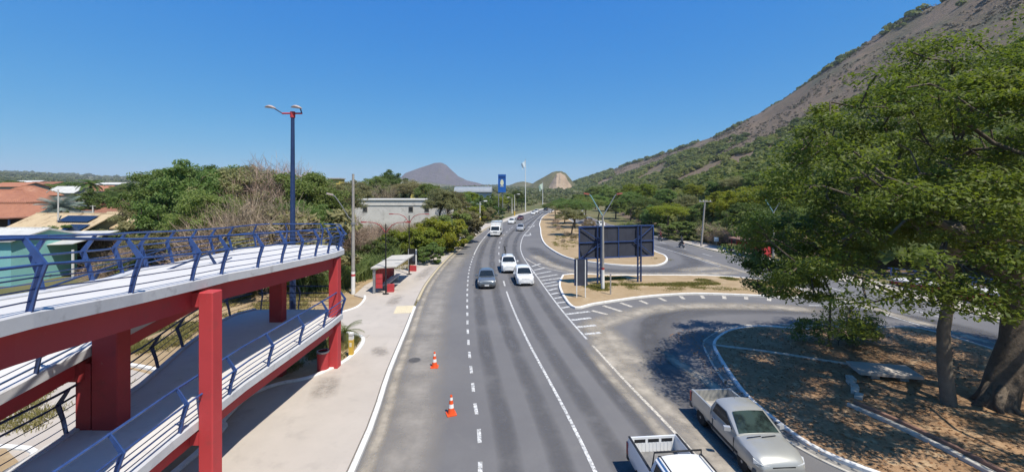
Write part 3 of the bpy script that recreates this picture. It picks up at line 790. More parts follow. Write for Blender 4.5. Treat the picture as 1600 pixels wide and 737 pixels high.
dashes(DL2, 100, 290, 3, 5, 0.15, "lane_marking")
strip(pick(RL, -30, 24), 0.13, MZ, "edge_marking", M_PAINTDUST)
strip(pick(RL, 24, 300), 0.13, MZ, "edge_marking", M_PAINT)
strip([(x + 0.35, y) for x, y in pick(LE, 110, 300)], 0.12, MZ, "edge_marking", M_PAINT)
# hatching along the right edge of the main road
def stripe_px(px, w=0.3, m=M_PAINT, name="hatch_marking"):
    mb = MB()
    for (a, b, c, d) in px:
        p0 = Vector(P(a, b)); p1 = Vector(P(c, d)); t = (p1 - p0).normalized(); n = Vector((-t.y, t.x)) * w / 2
        mb.face([(*(p0 + n), MZ), (*(p0 - n), MZ), (*(p1 - n), MZ), (*(p1 + n), MZ)])
    o = mb.build(name, m); o["kind"] = "structure"
def z7(a, b): return (700 + a / 3.88, 330 + b / 3.88)
def z8(a, b): return (820 + a / 3.35, 300 + b / 3.35)
H = []
for (a, b, c, d) in ((508, 335, 560, 318), (522, 357, 585, 343), (535, 380, 625, 364), (550, 402, 665, 383), (565, 421, 700, 402), (578, 440, 692, 420), (592, 457, 672, 443), (610, 479, 664, 467), (627, 502, 668, 494), (645, 528, 690, 520), (664, 556, 714, 549), (690, 586, 738, 577)):
    H.append((*z7(a, b), *z7(c, d)))
stripe_px(H, 0.28)
H = []
for (a, b, c, d) in ((718, 624, 858, 607), (750, 659, 866, 646), (785, 702, 895, 690), (830, 745, 925, 735)):
    H.append((*z7(a, b), *z7(c, d)))
stripe_px(H, 0.30)
H = []
for (a, b, c, d) in ((350, 620, 432, 640), (410, 594, 505, 624), (500, 579, 562, 601), (602, 567, 643, 585), (703, 553, 738, 570), (815, 544, 832, 560), (925, 541, 936, 557), (1042, 544, 1046, 559), (1158, 548, 1160, 562), (1280, 555, 1278, 569)):
    H.append((*z8(a, b), *z8(c, d)))
stripe_px(H, 0.30, M_PAINTDUST)
strip([P(*z7(470, 285)), P(*z7(500, 305)), P(*z7(560, 335)), P(*z7(640, 355)), P(*z7(760, 378))], 0.14, MZ + 0.001, "edge_marking", M_PAINTDUST)
# chevron at the mouth of the right-hand carriageway
for a, b in (((1264, 477), (1320, 478)), ((1320, 478), (1327, 472)), ((1327, 472), (1283, 461.5)), ((1283, 461.5), (1262, 462))):
    strip([P(*a), P(*b)], 0.16, MZ, "edge_marking", M_PAINT)
stripe_px([(1276, 471.5, 1294, 464.5), (1296, 475.5, 1308, 469)], 0.3)
strip(pick(RRL, 25, 34), 0.13, MZ, "edge_marking", M_PAINT)
strip(pick(RRL, 48, 290), 0.13, MZ, "edge_marking", M_PAINT)
strip([(x + 0.1, y) for x, y in pick(RRL, 8, 24)], 0.13, MZ, "edge_marking", M_PAINT)
dashes([((a[0] + interp_path(RRR, a[1])) / 2, a[1]) for a in RRL], 14, 280, 2.5, 4.5, 0.14, "lane_marking")
strip([(x - 0.3, y) for x, y in pick(RRR, 5, 290)], 0.12, MZ, "edge_marking", M_PAINTDUST)
# turn arrows in the far right-turn bay
def arrow(cx, cy, rz, s=1.0):
    pts = [(-0.1, -2.2), (0.1, -2.2), (0.1, 0.2), (0.55, 0.75), (0.9, 0.45), (1.05, 1.6), (0.1, 1.75), (0.35, 1.15), (-0.1, 0.55)]
    mb = MB(); c, s_ = math.cos(rz), math.sin(rz)
    mb.face([(cx + s * (a * c - b * s_), cy + s * (a * s_ + b * c), MZ) for a, b in pts])
    o = mb.build("arrow_marking", M_PAINT); o["kind"] = "structure"
arrow(*P(829, 366.5), math.radians(180), 1.35)
arrow(*P(834, 353.5), math.radians(176), 1.5)

# manhole cover and stain in the road
mh = thing("manhole_cover", "round worn manhole cover set into the left lane near the cones", "manhole", (*P(647.5, 562.5), 0.004))
MB().lathe([(0.30, 0), (0.30, 0.012), (0.27, 0.014)], n=24).build("cover", pmat("cast_iron", (0.10, 0.095, 0.09), (0.07, 0.068, 0.065), 8, 0.7), mh)
MB().lathe([(0.36, 0), (0.36, 0.008), (0.31, 0.008)], n=24).build("collar", pmat("patch_concrete", (0.17, 0.16, 0.15)), mh)

# stains and worn patches on the left pavement
M_STAIN = worn_mat("pavement_stain", (0.385, 0.347, 0.303), 0.85, 1.6, use_edge=True, lo=0.35, hi=0.62)
for (x, y, w, l, b) in ((-7.2, 22.3, 1.0, 1.6, 0.5), (-9.4, 33, 1.2, 4, 0.1), (-9.3, 44, 1.6, 9, 0.0), (-8.3, 18.2, 1.3, 2.5, 0.3), (-10.2, 62, 1.5, 16, 0.02)):
    strip([(x - b * (k - 4) * l / 8, y + l * (k - 4) / 8) for k in range(9)], w, PAVE_Z + 0.004 + 0.0004 * (y % 3), "pavement_stain", M_STAIN, edge=True)
# ------------------------------------------------------------------ the footbridge ramp on the left
ramp = thing("footbridge_ramp", "red and white footbridge ramp with blue railings, standing on the left pavement", "footbridge ramp", (-10, 12, 0))
RO = (-10, 12, 0)

def resample3(pts, step):
    out = [tuple(pts[0])]; acc = 0.0
    for i in range(len(pts) - 1):
        a = Vector(pts[i]); b = Vector(pts[i + 1]); L = (b - a).length; s = step - acc
        while s <= L:
            out.append(tuple(a + (b - a) * (s / L))); s += step
        acc = (acc + L) % step
    return out

def offset_path(pts, d):
    out = []
    for i, q in enumerate(pts):
        a = pts[max(i - 1, 0)]; b = pts[min(i + 1, len(pts) - 1)]
        t = Vector((b[0] - a[0], b[1] - a[1])).normalized()
        out.append((q[0] - t.y * d, q[1] + t.x * d) + tuple(q[2:]))
    return out

def deck(right, left, thick, name_mat=M_DECK):
    """slab between two edge paths of equal length, with a low upstand and painted edge bands along both sides, and red edge beams"""
    n = len(right)
    mb = MB(RO)
    vs = []; fs = []
    for i in range(n):
        r = right[i]; l = left[i]
        vs += [(r[0], r[1], r[2]), (l[0], l[1], l[2]), (l[0], l[1], l[2] - thick), (r[0], r[1], r[2] - thick)]
    for i in range(n - 1):
        for e in range(4):
            fs.append((i * 4 + e, i * 4 + (e + 1) % 4, (i + 1) * 4 + (e + 1) % 4, (i + 1) * 4 + e))
    fs.append((0, 1, 2, 3)); fs.append((4 * n - 1, 4 * n - 2, 4 * n - 3, 4 * n - 4))
    mb.add(vs, fs)
    return mb.build("deck_slab", name_mat, ramp)

def edge_band(path, w, zlo, zhi, name, m):
    mb = MB(RO)
    mb.sweep(path, w, zlo, zhi)
    return mb.build(name, m, ramp)

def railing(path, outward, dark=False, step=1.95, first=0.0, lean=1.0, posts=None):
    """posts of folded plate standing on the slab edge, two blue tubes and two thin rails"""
    m = M_BLUEDK if dark else M_BLUE  # dark: shade under the upper deck put into the railing colour
    pts = posts or resample3(path, step)
    fine = resample3(path, 0.35); fine.append(tuple(path[-1]))
    def side(i, arr):
        a = arr[max(i - 1, 0)]; b = arr[min(i + 1, len(arr) - 1)]
        t = Vector((b[0] - a[0], b[1] - a[1], 0)).normalized()
        return Vector((t.y, -t.x, 0)) * outward, t
    root = None
    for k, (off, h, r, nm) in enumerate(((-0.04, 1.22, 0.032, "handrail"), (0.21, 0.80, 0.027, "mid_rail"), (0.16, 0.60, 0.013, "thin_rail"), (0.11, 0.41, 0.013, "thin_rail"), (0.05, 0.22, 0.013, "thin_rail"))):
        mb = MB(RO); q = []
        for i in range(len(fine)):
            s, t = side(i, fine)
            q.append(Vector(fine[i]) + s * (off * lean) + Vector((0, 0, h)))
        mb.tube(q, r, 6 if k < 2 else 5)
        o = mb.build(nm, m, ramp if root is None else root, 60)
        if root is None: root = o
    for i, p in enumerate(pts):
        j = min(range(len(fine)), key=lambda a: (Vector(fine[a]) - Vector(p)).length)
        s, t = side(j, fine)
        mb = MB(RO)
        base = Vector(p)
        # folded plate: foot, knee leaning outward, head leaning back
        prof = [(0.0, -0.12, 0.042), (0.10, 0.40, 0.05), (0.22, 0.80, 0.062), (0.05, 1.08, 0.05), (-0.05, 1.24, 0.036)]
        vs = []
        for (o_, h, w) in prof:
            c = base + s * (o_ * lean) + Vector((0, 0, h))
            for a, b in ((-1, -1), (1, -1), (1, 1), (-1, 1)):
                vs.append(tuple(c + s * (a * w) + t * (b * 0.018)))
        fs = []
        for e in range(len(prof) - 1):
            for c in range(4):
                fs.append((e * 4 + c, e * 4 + (c + 1) % 4, e * 4 + 4 + (c + 1) % 4, e * 4 + 4 + c))
        fs.append((3, 2, 1, 0)); m4 = (len(prof) - 1) * 4; fs.append((m4, m4 + 1, m4 + 2, m4 + 3))
        mb.add(vs, fs)
        mb.build("railing_post", m, root)

def at_y(path, y):
    ys = [q[1] for q in path]
    return tuple(float(np.interp(y, ys, [q[k] for q in path])) for k in range(3))

# upper walkway: comes down from the bridge to a wide landing where it turns
A_R = [(-6.6, 0.5, 7.2), (-6.9, 2, 7.12), (-7.7, 6.5, 6.85), (-8.4, 9.2, 6.52), (-8.75, 11.3, 6.33), (-8.95, 12.8, 6.22), (-8.92, 14.5, 6.1), (-8.8, 16.5, 6.0), (-8.65, 18.5, 5.9), (-8.6, 19.8, 5.86), (-8.65, 20.9, 5.85), (-9.2, 21.9, 5.85), (-10.2, 22.3, 5.85)]
A_L = [(-8.8, 0.5, 7.2), (-9.0, 2, 7.12), (-9.6, 6.5, 6.85), (-10.2, 9.2, 6.6), (-11.0, 11.3, 6.42), (-11.8, 12.8, 6.32), (-12.35, 14.5, 6.18), (-12.9, 16.5, 6.05), (-13.4, 18.5, 5.93), (-13.7, 19.8, 5.87), (-13.8, 20.9, 5.85), (-13.6, 21.9, 5.85), (-13.2, 22.3, 5.85)]
deck(A_R, A_L, 0.2)
edge_band([(x, y, z) for x, y, z in offset_path(A_R, 0.02)], 0.22, -0.215, 0.055, "slab_edge", M_FASCIA)
edge_band([(x, y, z) for x, y, z in offset_path(A_L, -0.02)], 0.22, -0.212, 0.055, "slab_edge", M_FASCIA)
edge_band([(-10.25, 22.32, 5.85), (-13.15, 22.32, 5.85)], 0.2, -0.21, 0.055, "slab_edge", M_FASCIA)
edge_band([(x, y, z) for x, y, z in offset_path(A_R[:-2], 0.30)], 0.30, -0.78, -0.205, "edge_beam", M_RED)
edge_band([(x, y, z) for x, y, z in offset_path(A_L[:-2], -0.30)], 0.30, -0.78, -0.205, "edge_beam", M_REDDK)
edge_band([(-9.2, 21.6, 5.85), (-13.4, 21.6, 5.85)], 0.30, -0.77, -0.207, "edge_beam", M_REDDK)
railing([tuple(q) for q in A_R], 1, posts=[at_y(A_R, q) for q in (4.2, 6.5, 8.9, 11.1, 12.5, 14.3, 15.65, 16.8, 18.0, 19.1, 20.2)] + [A_R[-2]])
railing([tuple(q) for q in A_L], -1, posts=resample3(A_L, 1.7)[1:])
railing([(-10.4, 22.3, 5.85), (-11.8, 22.35, 5.85), (-13.0, 22.3, 5.85)], 1)
# second flight: runs back towards the camera, lower, on the left
B_R = [(-11.4, 4.0, 3.57), (-11.4, 9, 4.30), (-11.45, 13, 4.90), (-11.5, 16.5, 5.36), (-11.5, 18.8, 5.6)]
B_L = [(-13.7, 4.0, 3.57), (-13.7, 9, 4.30), (-13.75, 13, 4.90), (-13.8, 16.5, 5.36), (-13.8, 18.8, 5.6)]
deck(B_R, B_L, 0.2)
edge_band(offset_path(B_R, 0.02), 0.22, -0.213, 0.055, "slab_edge", M_FASCIA)
edge_band(offset_path(B_L, -0.02), 0.22, -0.211, 0.055, "slab_edge", M_FASCIA)
edge_band(offset_path(B_R, 0.3), 0.28, -0.70, -0.205, "edge_beam", M_RED)
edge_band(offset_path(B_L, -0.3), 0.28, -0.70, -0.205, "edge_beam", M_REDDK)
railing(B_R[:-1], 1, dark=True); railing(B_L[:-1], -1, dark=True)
# lower flight with its landing under the upper one
C_R = [(-8.35, 3.0, 2.25), (-8.5, 7, 2.32), (-8.78, 10.5, 2.40), (-8.85, 13.5, 2.48), (-8.68, 16.5, 2.56), (-8.55, 19.3, 2.64), (-8.6, 20.6, 2.65), (-9.2, 21.5, 2.65)]
C_L = [(-11.4, 3.0, 2.25), (-11.45, 7, 2.32), (-11.65, 10.5, 2.40), (-12.2, 13.5, 2.48), (-13.2, 16.5, 2.56), (-13.9, 19.3, 2.64), (-13.9, 20.6, 2.65), (-13.5, 21.5, 2.65)]
deck(C_R, C_L, 0.2)
edge_band(offset_path(C_R, 0.02), 0.22, -0.214, 0.055, "slab_edge", M_FASCIA)
edge_band(offset_path(C_L, -0.02), 0.22, -0.212, 0.055, "slab_edge", M_FASCIA)
edge_band(offset_path(C_R[:-1], 0.3), 0.28, -0.70, -0.206, "edge_beam", M_RED)
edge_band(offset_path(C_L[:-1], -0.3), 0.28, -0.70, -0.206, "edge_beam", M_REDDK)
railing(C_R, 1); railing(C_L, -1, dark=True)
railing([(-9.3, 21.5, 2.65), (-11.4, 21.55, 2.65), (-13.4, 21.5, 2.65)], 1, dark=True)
def column(x, y, w, d, z1, m=M_RED, z0=0.0, rz=0.0, name="column", top=None):
    mb = MB(RO)
    mb.box((x, y, (z0 + z1) / 2), (w, d, z1 - z0), rz)
    o = mb.build(name, m, ramp)
    bv = o.modifiers.new("edge", 'BEVEL'); bv.width = 0.025; bv.segments = 1
    return o
column(-8.50, 11.55, 0.40, 0.40, 6.02)
column(-8.80, 20.35, 0.44, 0.44, 5.55)
MB(RO).box((-8.8, 20.35, 5.60), (0.16, 0.16, 0.12)).build("bearing_stub", M_WHITE, ramp)
MB(RO).box((-8.80, 11.55, 5.80), (0.30, 0.34, 0.38)).build("bracket", M_RED, ramp)
MB(RO).box((-8.80, 11.55, 1.95), (0.30, 0.34, 0.36)).build("bracket", M_RED, ramp)
MB(RO).box((-8.9, 20.35, 2.25), (0.5, 0.34, 0.36)).build("bracket", M_RED, ramp)
# piers under the flights, one with the stub of a stepped bracket
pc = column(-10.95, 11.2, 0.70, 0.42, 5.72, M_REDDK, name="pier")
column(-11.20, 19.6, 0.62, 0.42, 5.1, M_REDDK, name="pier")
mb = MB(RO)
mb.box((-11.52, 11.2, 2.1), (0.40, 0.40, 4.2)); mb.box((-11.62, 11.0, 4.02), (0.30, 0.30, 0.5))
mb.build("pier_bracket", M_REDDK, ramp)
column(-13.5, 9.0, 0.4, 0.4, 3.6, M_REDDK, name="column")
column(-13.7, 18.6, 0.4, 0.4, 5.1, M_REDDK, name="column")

# the matching ramp on the other side of the road, glimpsed under the big tree
rr = thing("footbridge_ramp", "low dark red ramp with pale top beyond the right road, under the big tree", "footbridge ramp", (37.5, 28, 0))
RR0 = (37.5, 28, 0)
mb = MB(RR0); mb.prism([(35.6, 39), (38.0, 39.3), (39.5, 24), (39.5, 14), (36.9, 14), (36.9, 24)], [0.45, 0.45, 1.5, 2.1, 2.1, 1.5], [0.62, 0.62, 1.7, 2.3, 2.3, 1.7])
mb.build("deck_slab", M_DECK, rr)
mb = MB(RR0); mb.prism([(35.75, 38.8), (36.05, 38.8), (37.3, 24), (37.3, 14), (37.0, 14), (37.0, 24)], [0.0, 0.0, 0.0, 0.0, 0.0, 0.0], [0.44, 0.44, 1.49, 2.09, 2.09, 1.49])
mb.build("side_wall", M_REDDK, rr)
for k, h in enumerate((1.0, 0.68, 0.4)):
    mb = MB(RR0); mb.tube([(35.7, 38.9, 0.62 + h), (37.0, 24, 1.7 + h), (37.0, 14, 2.3 + h)], 0.035 if k < 2 else 0.015, 6); mb.build("handrail", M_BLUE, rr)
for k in range(12):
    y = 38.5 - k * 2.1
    x = float(np.interp(y, [14, 24, 39], [37.0, 37.0, 35.68])); z = float(np.interp(y, [14, 24, 39], [2.3, 1.7, 0.62]))
    mb = MB(RR0); mb.bar((x, y, z), (x - 0.15, y, z + 0.68), 0.06, 0.05); mb.bar((x - 0.15, y, z + 0.68), (x, y, z + 1.03), 0.06, 0.05)
    mb.build("railing_post", M_BLUE, rr)

# ------------------------------------------------------------------ street furniture, left side
t = thing("street_lamp", "tall dark blue lamp mast with red crossbar and two lamp heads behind the footbridge ramp", "street lamp", (-12.85, 24.0, 0.05))
MB().tube([(0, 0, 0), (0, 0, 3), (0, 0, 13.2)], [0.19, 0.17, 0.10], 10).build("mast", M_BLUEDK, t, 60)
mb = MB(); mb.tube([(-0.62, 0, 13.35), (0.55, 0, 13.35)], 0.05, 8); mb.lathe([(0.14, 13.1), (0.14, 13.45)], n=10)
cb = mb.build("crossbar", M_RED, t, 60)
for s in (-1, 1):
    hx = -1.22 if s < 0 else 0.30
    ax = -0.60 if s < 0 else 0.54
    MB().tube([(ax, 0, 13.35), (hx + 0.22, -0.15, 13.62)], 0.04, 6).build("arm", M_BLUEDK, t, 60)
    mb = MB(); vs = []
    for k in range(7):
        u = k / 6; r = 0.17 * math.sin(math.pi * (0.12 + 0.8 * u)); mb_c = Vector((hx + 0.30 - 0.62 * u, -0.15, 13.62 + 0.10 * math.sin(u * 2.5)))
        for j in range(10):
            a = j / 10 * 2 * math.pi
            vs.append((mb_c.x, mb_c.y + r * math.cos(a), mb_c.z + 0.55 * r * math.sin(a)))
    fs = [(k * 10 + j, k * 10 + (j + 1) % 10, k * 10 + 10 + (j + 1) % 10, k * 10 + 10 + j) for k in range(6) for j in range(10)]
    fs += [tuple(range(9, -1, -1)), tuple(range(60, 70))]
    mb.add(vs, fs).build("lamp_head", M_LAMPHEAD, t, 60)

t = thing("utility_pole", "grey concrete pole with white painted foot and red band, behind the ramp's end", "utility pole", (-13.65, 35.2, 0.05))
MB().tube([(0, 0, 1.95), (0, 0, 10.3)], [0.155, 0.10], 12).build("pole", M_CONCPOLE, t, 60)
MB().tube([(0, 0, 0), (0, 0, 1.93)], [0.175, 0.165], 12).build("painted_foot", M_WHITE, t, 60)
MB().tube([(0, 0, 1.55), (0, 0, 1.72)], [0.176, 0.175], 12).build("red_band", M_RED, t, 60)
mb = MB(); mb.tube([(0, 0, 6.2), (-0.35, -0.3, 6.7), (-0.75, -0.6, 7.6), (-1.15, -0.9, 8.35), (-1.35, -1.05, 8.55)], 0.045, 7)
ar = mb.build("lamp_arm", M_METAL, t, 60)
MB().box((-1.5, -1.15, 8.58), (0.5, 0.2, 0.14), 0.65, 0, 0.25).build("lamp_head", M_LAMPHEAD, ar)
MB().lathe([(0.19, 5.95), (0.19, 6.15)], n=10).build("pole_clamp", M_METAL, t)

def twin_lamp(x, y, h, label):
    t = thing("twin_lamp_post", label, "street lamp", (x, y, PAVE_Z), 0, "thin twin arm lamp posts at the bus shelter")
    MB().tube([(0, 0, 0), (0, 0, h)], [0.07, 0.05], 8).build("post", M_BLACK, t, 60)
    MB().lathe([(0.28, 0), (0.28, 0.025), (0.10, 0.04)], n=12).build("foot_plate", M_BLACK, t)
    for s in (-1, 1):
        mb = MB(); mb.tube([(0, 0, h - 0.75), (s * 0.5, 0, h - 0.1), (s * 1.0, 0.0, h + 0.12), (s * 1.75, 0, h + 0.16)], [0.035, 0.035, 0.032, 0.03], 6)
        a = mb.build("lamp_arm", M_REDDK, t, 60)
        mb = MB(); mb.box((s * 1.9, 0, h + 0.16), (0.42, 0.16, 0.09)); mb.build("lamp_head", M_REDDK, a)
    mb = MB(); mb.tube([(0, 0, h - 1.9), (-0.55, 0, h - 1.2), (-0.6, 0, h - 0.75), (-0.3, 0, h - 0.35)], 0.02, 5); mb.build("cable", M_BLACK, t, 60)
twin_lamp(-10.75, 34.9, 5.95, "thin black twin arm lamp post at the near corner of the bus shelter")
twin_lamp(-10.85, 43.2, 6.2, "thin black twin arm lamp post behind the bus shelter by the info board")

# bus shelter on the left pavement
bs = thing("bus_shelter", "bus shelter with pale flat roof and dark red back panels on left pavement", "bus shelter", (-11.1, 38.4, PAVE_Z), math.radians(2))
mb = MB(); mb.prism([(-1.05, -3.5), (1.1, -3.35), (1.25, 3.3), (-1.0, 3.3)], [2.12, 2.22, 2.22, 2.12], [2.24, 2.34, 2.34, 2.24])
mb.build("roof", M_SHELTERROOF, bs)
MB().box((0.08, -0.1, 2.352), (2.25, 0.10, 0.03), 0).build("roof_joint", M_METAL, bs)
MB().box((-0.83, -3.25, 1.06), (0.20, 0.16, 2.12)).build("post", M_METAL, bs)
MB().box((-0.83, 3.1, 1.06), (0.20, 0.16, 2.12)).build("post", M_METAL, bs)
for k in range(4):
    MB().box((-0.78, -2.38 + 1.58 * k, 1.12), (0.07, 1.5, 1.5)).build("back_panel", M_REDDK, bs)
for k, z in enumerate((0.62, 1.04, 1.46)):
    MB().box((-0.42, -3.22, z), (0.56, 0.06, 0.38)).build("side_panel", M_RED, bs)
MB().box((0.45, -2.75, 0.34), (0.55, 0.35, 0.66)).build("red_litter_box", M_RED, bs)
mb = MB(); mb.box((-0.2, 0.3, 0.46), (0.42, 5.0, 0.06)); mb.box((-0.2, -1.6, 0.22), (0.3, 0.12, 0.43)); mb.box((-0.2, 2.2, 0.22), (0.3, 0.12, 0.43))
mb.build("bench", M_WHITE, bs)
MB().box((0.75, -2.4, 0.62), (0.9, 0.05, 0.05)).build("rail", M_WHITE, bs)
# information board behind the shelter
ib = thing("information_board", "black information board on pale legs with red foot behind the bus shelter", "notice board", (-10.95, 45.2, PAVE_Z), math.radians(-8))
MB().box((0, 0, 1.55), (1.05, 0.10, 1.7)).build("board", M_BLACK, ib)
MB().box((0.12, -0.055, 1.5), (0.35, 0.02, 0.9)).build("notice", M_BOARD, ib)
for s in (-1, 1):
    MB().box((s * 0.42, -0.09, 1.2), (0.12, 0.07, 2.4)).build("leg", M_WHITE, ib)
MB().box((0.1, -0.15, 0.3), (0.75, 0.3, 0.6)).build("foot_box", M_RED, ib)

# litter bin by the end column
lb = thing("litter_bin", "round red litter bin with dark open rim beside the ramp's end column", "litter bin", (-9.22, 20.0, 0.06))
MB().lathe([(0.25, 0.0), (0.27, 0.05), (0.28, 0.95), (0.28, 1.0), (0.23, 1.0), (0.23, 0.6)], n=20).build("drum", M_RED, lb, 40)
MB().lathe([(0.285, 0.93), (0.295, 0.95), (0.295, 1.01), (0.235, 1.015), (0.235, 0.93)], n=20).build("rim", M_METAL, lb, 40)
MB().lathe([(0.275, 0.0), (0.285, 0.01), (0.285, 0.06), (0.275, 0.07)], n=20).build("foot_ring", M_BLACK, lb, 40)
MB().lathe([(0.228, 0.7), (0.0, 0.72)], n=16, cap=False).build("liner", M_BLACK, lb)

# yellow and white marker post on the bed's kerb
mp = thing("marker_post", "square marker post, white top over yellow base, on the planting bed's kerb", "marker post", (-8.52, 21.72, 0.2))
MB().box((0, 0, 0.40), (0.21, 0.21, 0.80)).build("base", M_YELLOW, mp)
MB().box((0, 0, 0.98), (0.20, 0.20, 0.36)).build("top", M_WHITE, mp)
MB().box((0, -0.108, 0.55), (0.12, 0.012, 0.22)).build("badge", pmat("white_badge", (0.7, 0.66, 0.5), (0.6, 0.56, 0.42), 30, 0.6), mp)
MB().box((0, 0, 1.03), (0.205, 0.205, 0.05)).build("reflective_band", M_METAL, mp)

# traffic cones
def cone(x, y, label, rz):
    t = thing("traffic_cone", label, "traffic cone", (x, y, 0.0), rz, "traffic cones in the left lane")
    b = MB(); b.prism([(-.19, -.17), (-.17, -.19), (.17, -.19), (.19, -.17), (.19, .17), (.17, .19), (-.17, .19), (-.19, .17)], 0.0, 0.04)
    b.build("base", M_ORANGE, t)
    MB().lathe([(0.145, 0.04), (0.135, 0.07), (0.108, 0.27)], n=18, cap=False).build("lower_cone", M_ORANGE, t, 50)
    MB().lathe([(0.109, 0.27), (0.088, 0.42)], n=18, cap=False).build("reflective_band", M_WHITE, t, 50)
    MB().lathe([(0.087, 0.42), (0.067, 0.57)], n=18, cap=False).build("middle_cone", M_ORANGE, t, 50)
    MB().lathe([(0.068, 0.57), (0.052, 0.68)], n=18, cap=False).build("reflective_band", M_WHITE, t, 50)
    MB().lathe([(0.051, 0.68), (0.040, 0.76), (0.030, 0.765), (0.028, 0.72)], n=18, cap=False).build("tip", M_ORANGE, t, 50)
cone(*P(679, 573), "orange traffic cone farther from the camera, beside the manhole cover", 0.1)
cone(*P(705, 646.5), "orange traffic cone nearer the camera in the left lane", 0.35)

# ------------------------------------------------------------------ islands: billboard, sign, posts
bb = thing("billboard", "large billboard seen from its dark back with blue steel frame on two post pairs", "billboard", (10.05, 39.2, 0.13), math.atan2(2.0, 7.7))
W_, Z0, Z1 = 7.85, 2.45, 5.42
for k in range(8):
    MB().box((-W_ / 2 + W_ / 8 * (k + 0.5), 0.06 + 0.004 * (k % 2), (Z0 + Z1) / 2), (W_ / 8 - 0.012, 0.04, Z1 - Z0)).build("panel", M_BOARD, bb)
fr = MB()
for z in (Z0, (Z0 + Z1) / 2, Z1): fr.box((0, -0.02, z), (W_ + 0.08, 0.09, 0.10 if z != (Z0 + Z1) / 2 else 0.07))
for x in (-W_ / 2, W_ / 2): fr.box((x, -0.024, (Z0 + Z1) / 2), (0.09, 0.088, Z1 - Z0 - 0.1))
fr.build("frame", M_BLUE, bb)
PX = (-1.95, 2.30)
for i, px in enumerate(PX):
    for dx in (-0.17, 0.17):
        MB().box((px + dx, -0.16, 2.72), (0.12, 0.12, 5.45)).build("post", M_BLUEDK, bb)
    mb = MB()
    for z in np.arange(0.35, 2.4, 0.42):
        mb.bar((px - 0.16, -0.16, z), (px + 0.16, -0.16, z + 0.40), 0.035, 0.035)
    mb.build("post_lacing", M_BLUEDK, bb)
    s = -1 if i == 0 else 1
    for zc in (Z0 + 0.05, Z1 - 0.05):
        mb = MB(); mb.bar((s * W_ / 2 * 0.98, -0.11, zc), (px - s * 0.30, -0.125, (Z0 + Z1) / 2), 0.06, 0.05); mb.build("brace", M_BLUE, bb)
    for zc in (Z0 + 0.95, Z1 - 0.95):
        mb = MB(); mb.bar((px - s * 0.62, -0.10, (Z0 + Z1) / 2), (px + s * 0.15, -0.115, zc), 0.05, 0.05); mb.build("brace", M_BLUE, bb)
for x in (0.15,):
    MB().box((x, -0.03, (Z0 + Z1) / 2), (0.06, 0.05, Z1 - Z0 - 0.1)).build("stiffener", M_BLUE, bb)

sg = thing("sign_panel", "upright dark sign panel seen from behind on two white posts beside the billboard", "sign", (5.68, 33.7, 0.13), math.radians(4))
mb = MB(); mb.box((0, 0.06, 2.08), (1.05, 0.05, 2.15)); mb.build("panel", M_BOARD, sg)
mb = MB(); mb.box((0, 0.055, 3.165), (1.09, 0.07, 0.04)); mb.box((0, 0.055, 1.0), (1.09, 0.07, 0.04)); mb.box((-0.535, 0.055, 2.08), (0.04, 0.068, 2.1)); mb.box((0.535, 0.055, 2.08), (0.04, 0.068, 2.1))
mb.build("panel_edge", M_BLUEDK, sg)
for s in (-1, 1):
    MB().box((s * 0.36, 0.0, 1.55), (0.075, 0.06, 3.1)).build("post", M_WHITE, sg)

def y_lamp(x, y, z, hf, he, spread, label, m_arm=M_LAMPARM, foot=True, group=None):
    t = thing("street_lamp", label, "street lamp", (x, y, z), 0, group)
    MB().tube([(0, 0, 1.75 if foot else 0), (0, 0, hf)], [0.13, 0.085], 10).build("pole", M_CONCPOLE, t, 60)
    if foot:
        MB().tube([(0, 0, 0), (0, 0, 1.74)], [0.15, 0.14], 10).build("painted_foot", M_WHITE, t, 60)
        MB().tube([(0, 0, 1.75), (0, 0, 1.95)], [0.136, 0.135], 10).build("red_band", M_REDDK, t, 60)
    for i, s in enumerate((-1, 1)):
        mb = MB(); mb.tube([(0, 0, hf - 0.15), (s * 0.12, 0, hf + 0.1), (s * spread * 0.55, 0, hf + (he - hf) * 0.55), (s * spread * 0.85, 0, hf + (he - hf) * 0.9), (s * spread, 0, he)], [0.05, 0.05, 0.045, 0.04, 0.035], 7)
        a = mb.build("lamp_arm", m_arm if i == 0 else M_METAL, t, 60)
        mb = MB(); mb.box((s * (spread + 0.22), 0, he + 0.02), (0.5, 0.2, 0.12), 0, 0, -s * 0.15)
        mb.build("lamp_head", M_LAMPRED, a)
y_lamp(8.12, 36.6, 0.13, 6.6, 8.5, 1.25, "street lamp with two raised arms and white painted foot in front of the billboard")
y_lamp(33.2, 52.0, 0.10, 6.2, 7.9, 1.2, "street lamp with pale teal arms rising beyond the right bus shelter", foot=False)

sp = thing("marker_post", "short plain concrete stick standing right of the white footed lamp", "marker post", (8.35, 34.7, 0.13))
MB().box((0, 0, 0.85), (0.10, 0.10, 1.7)).build("post", M_CONCPOLE, sp)
MB().box((0, 0, 1.74), (0.13, 0.13, 0.10)).build("cap", M_LAMPHEAD, sp)

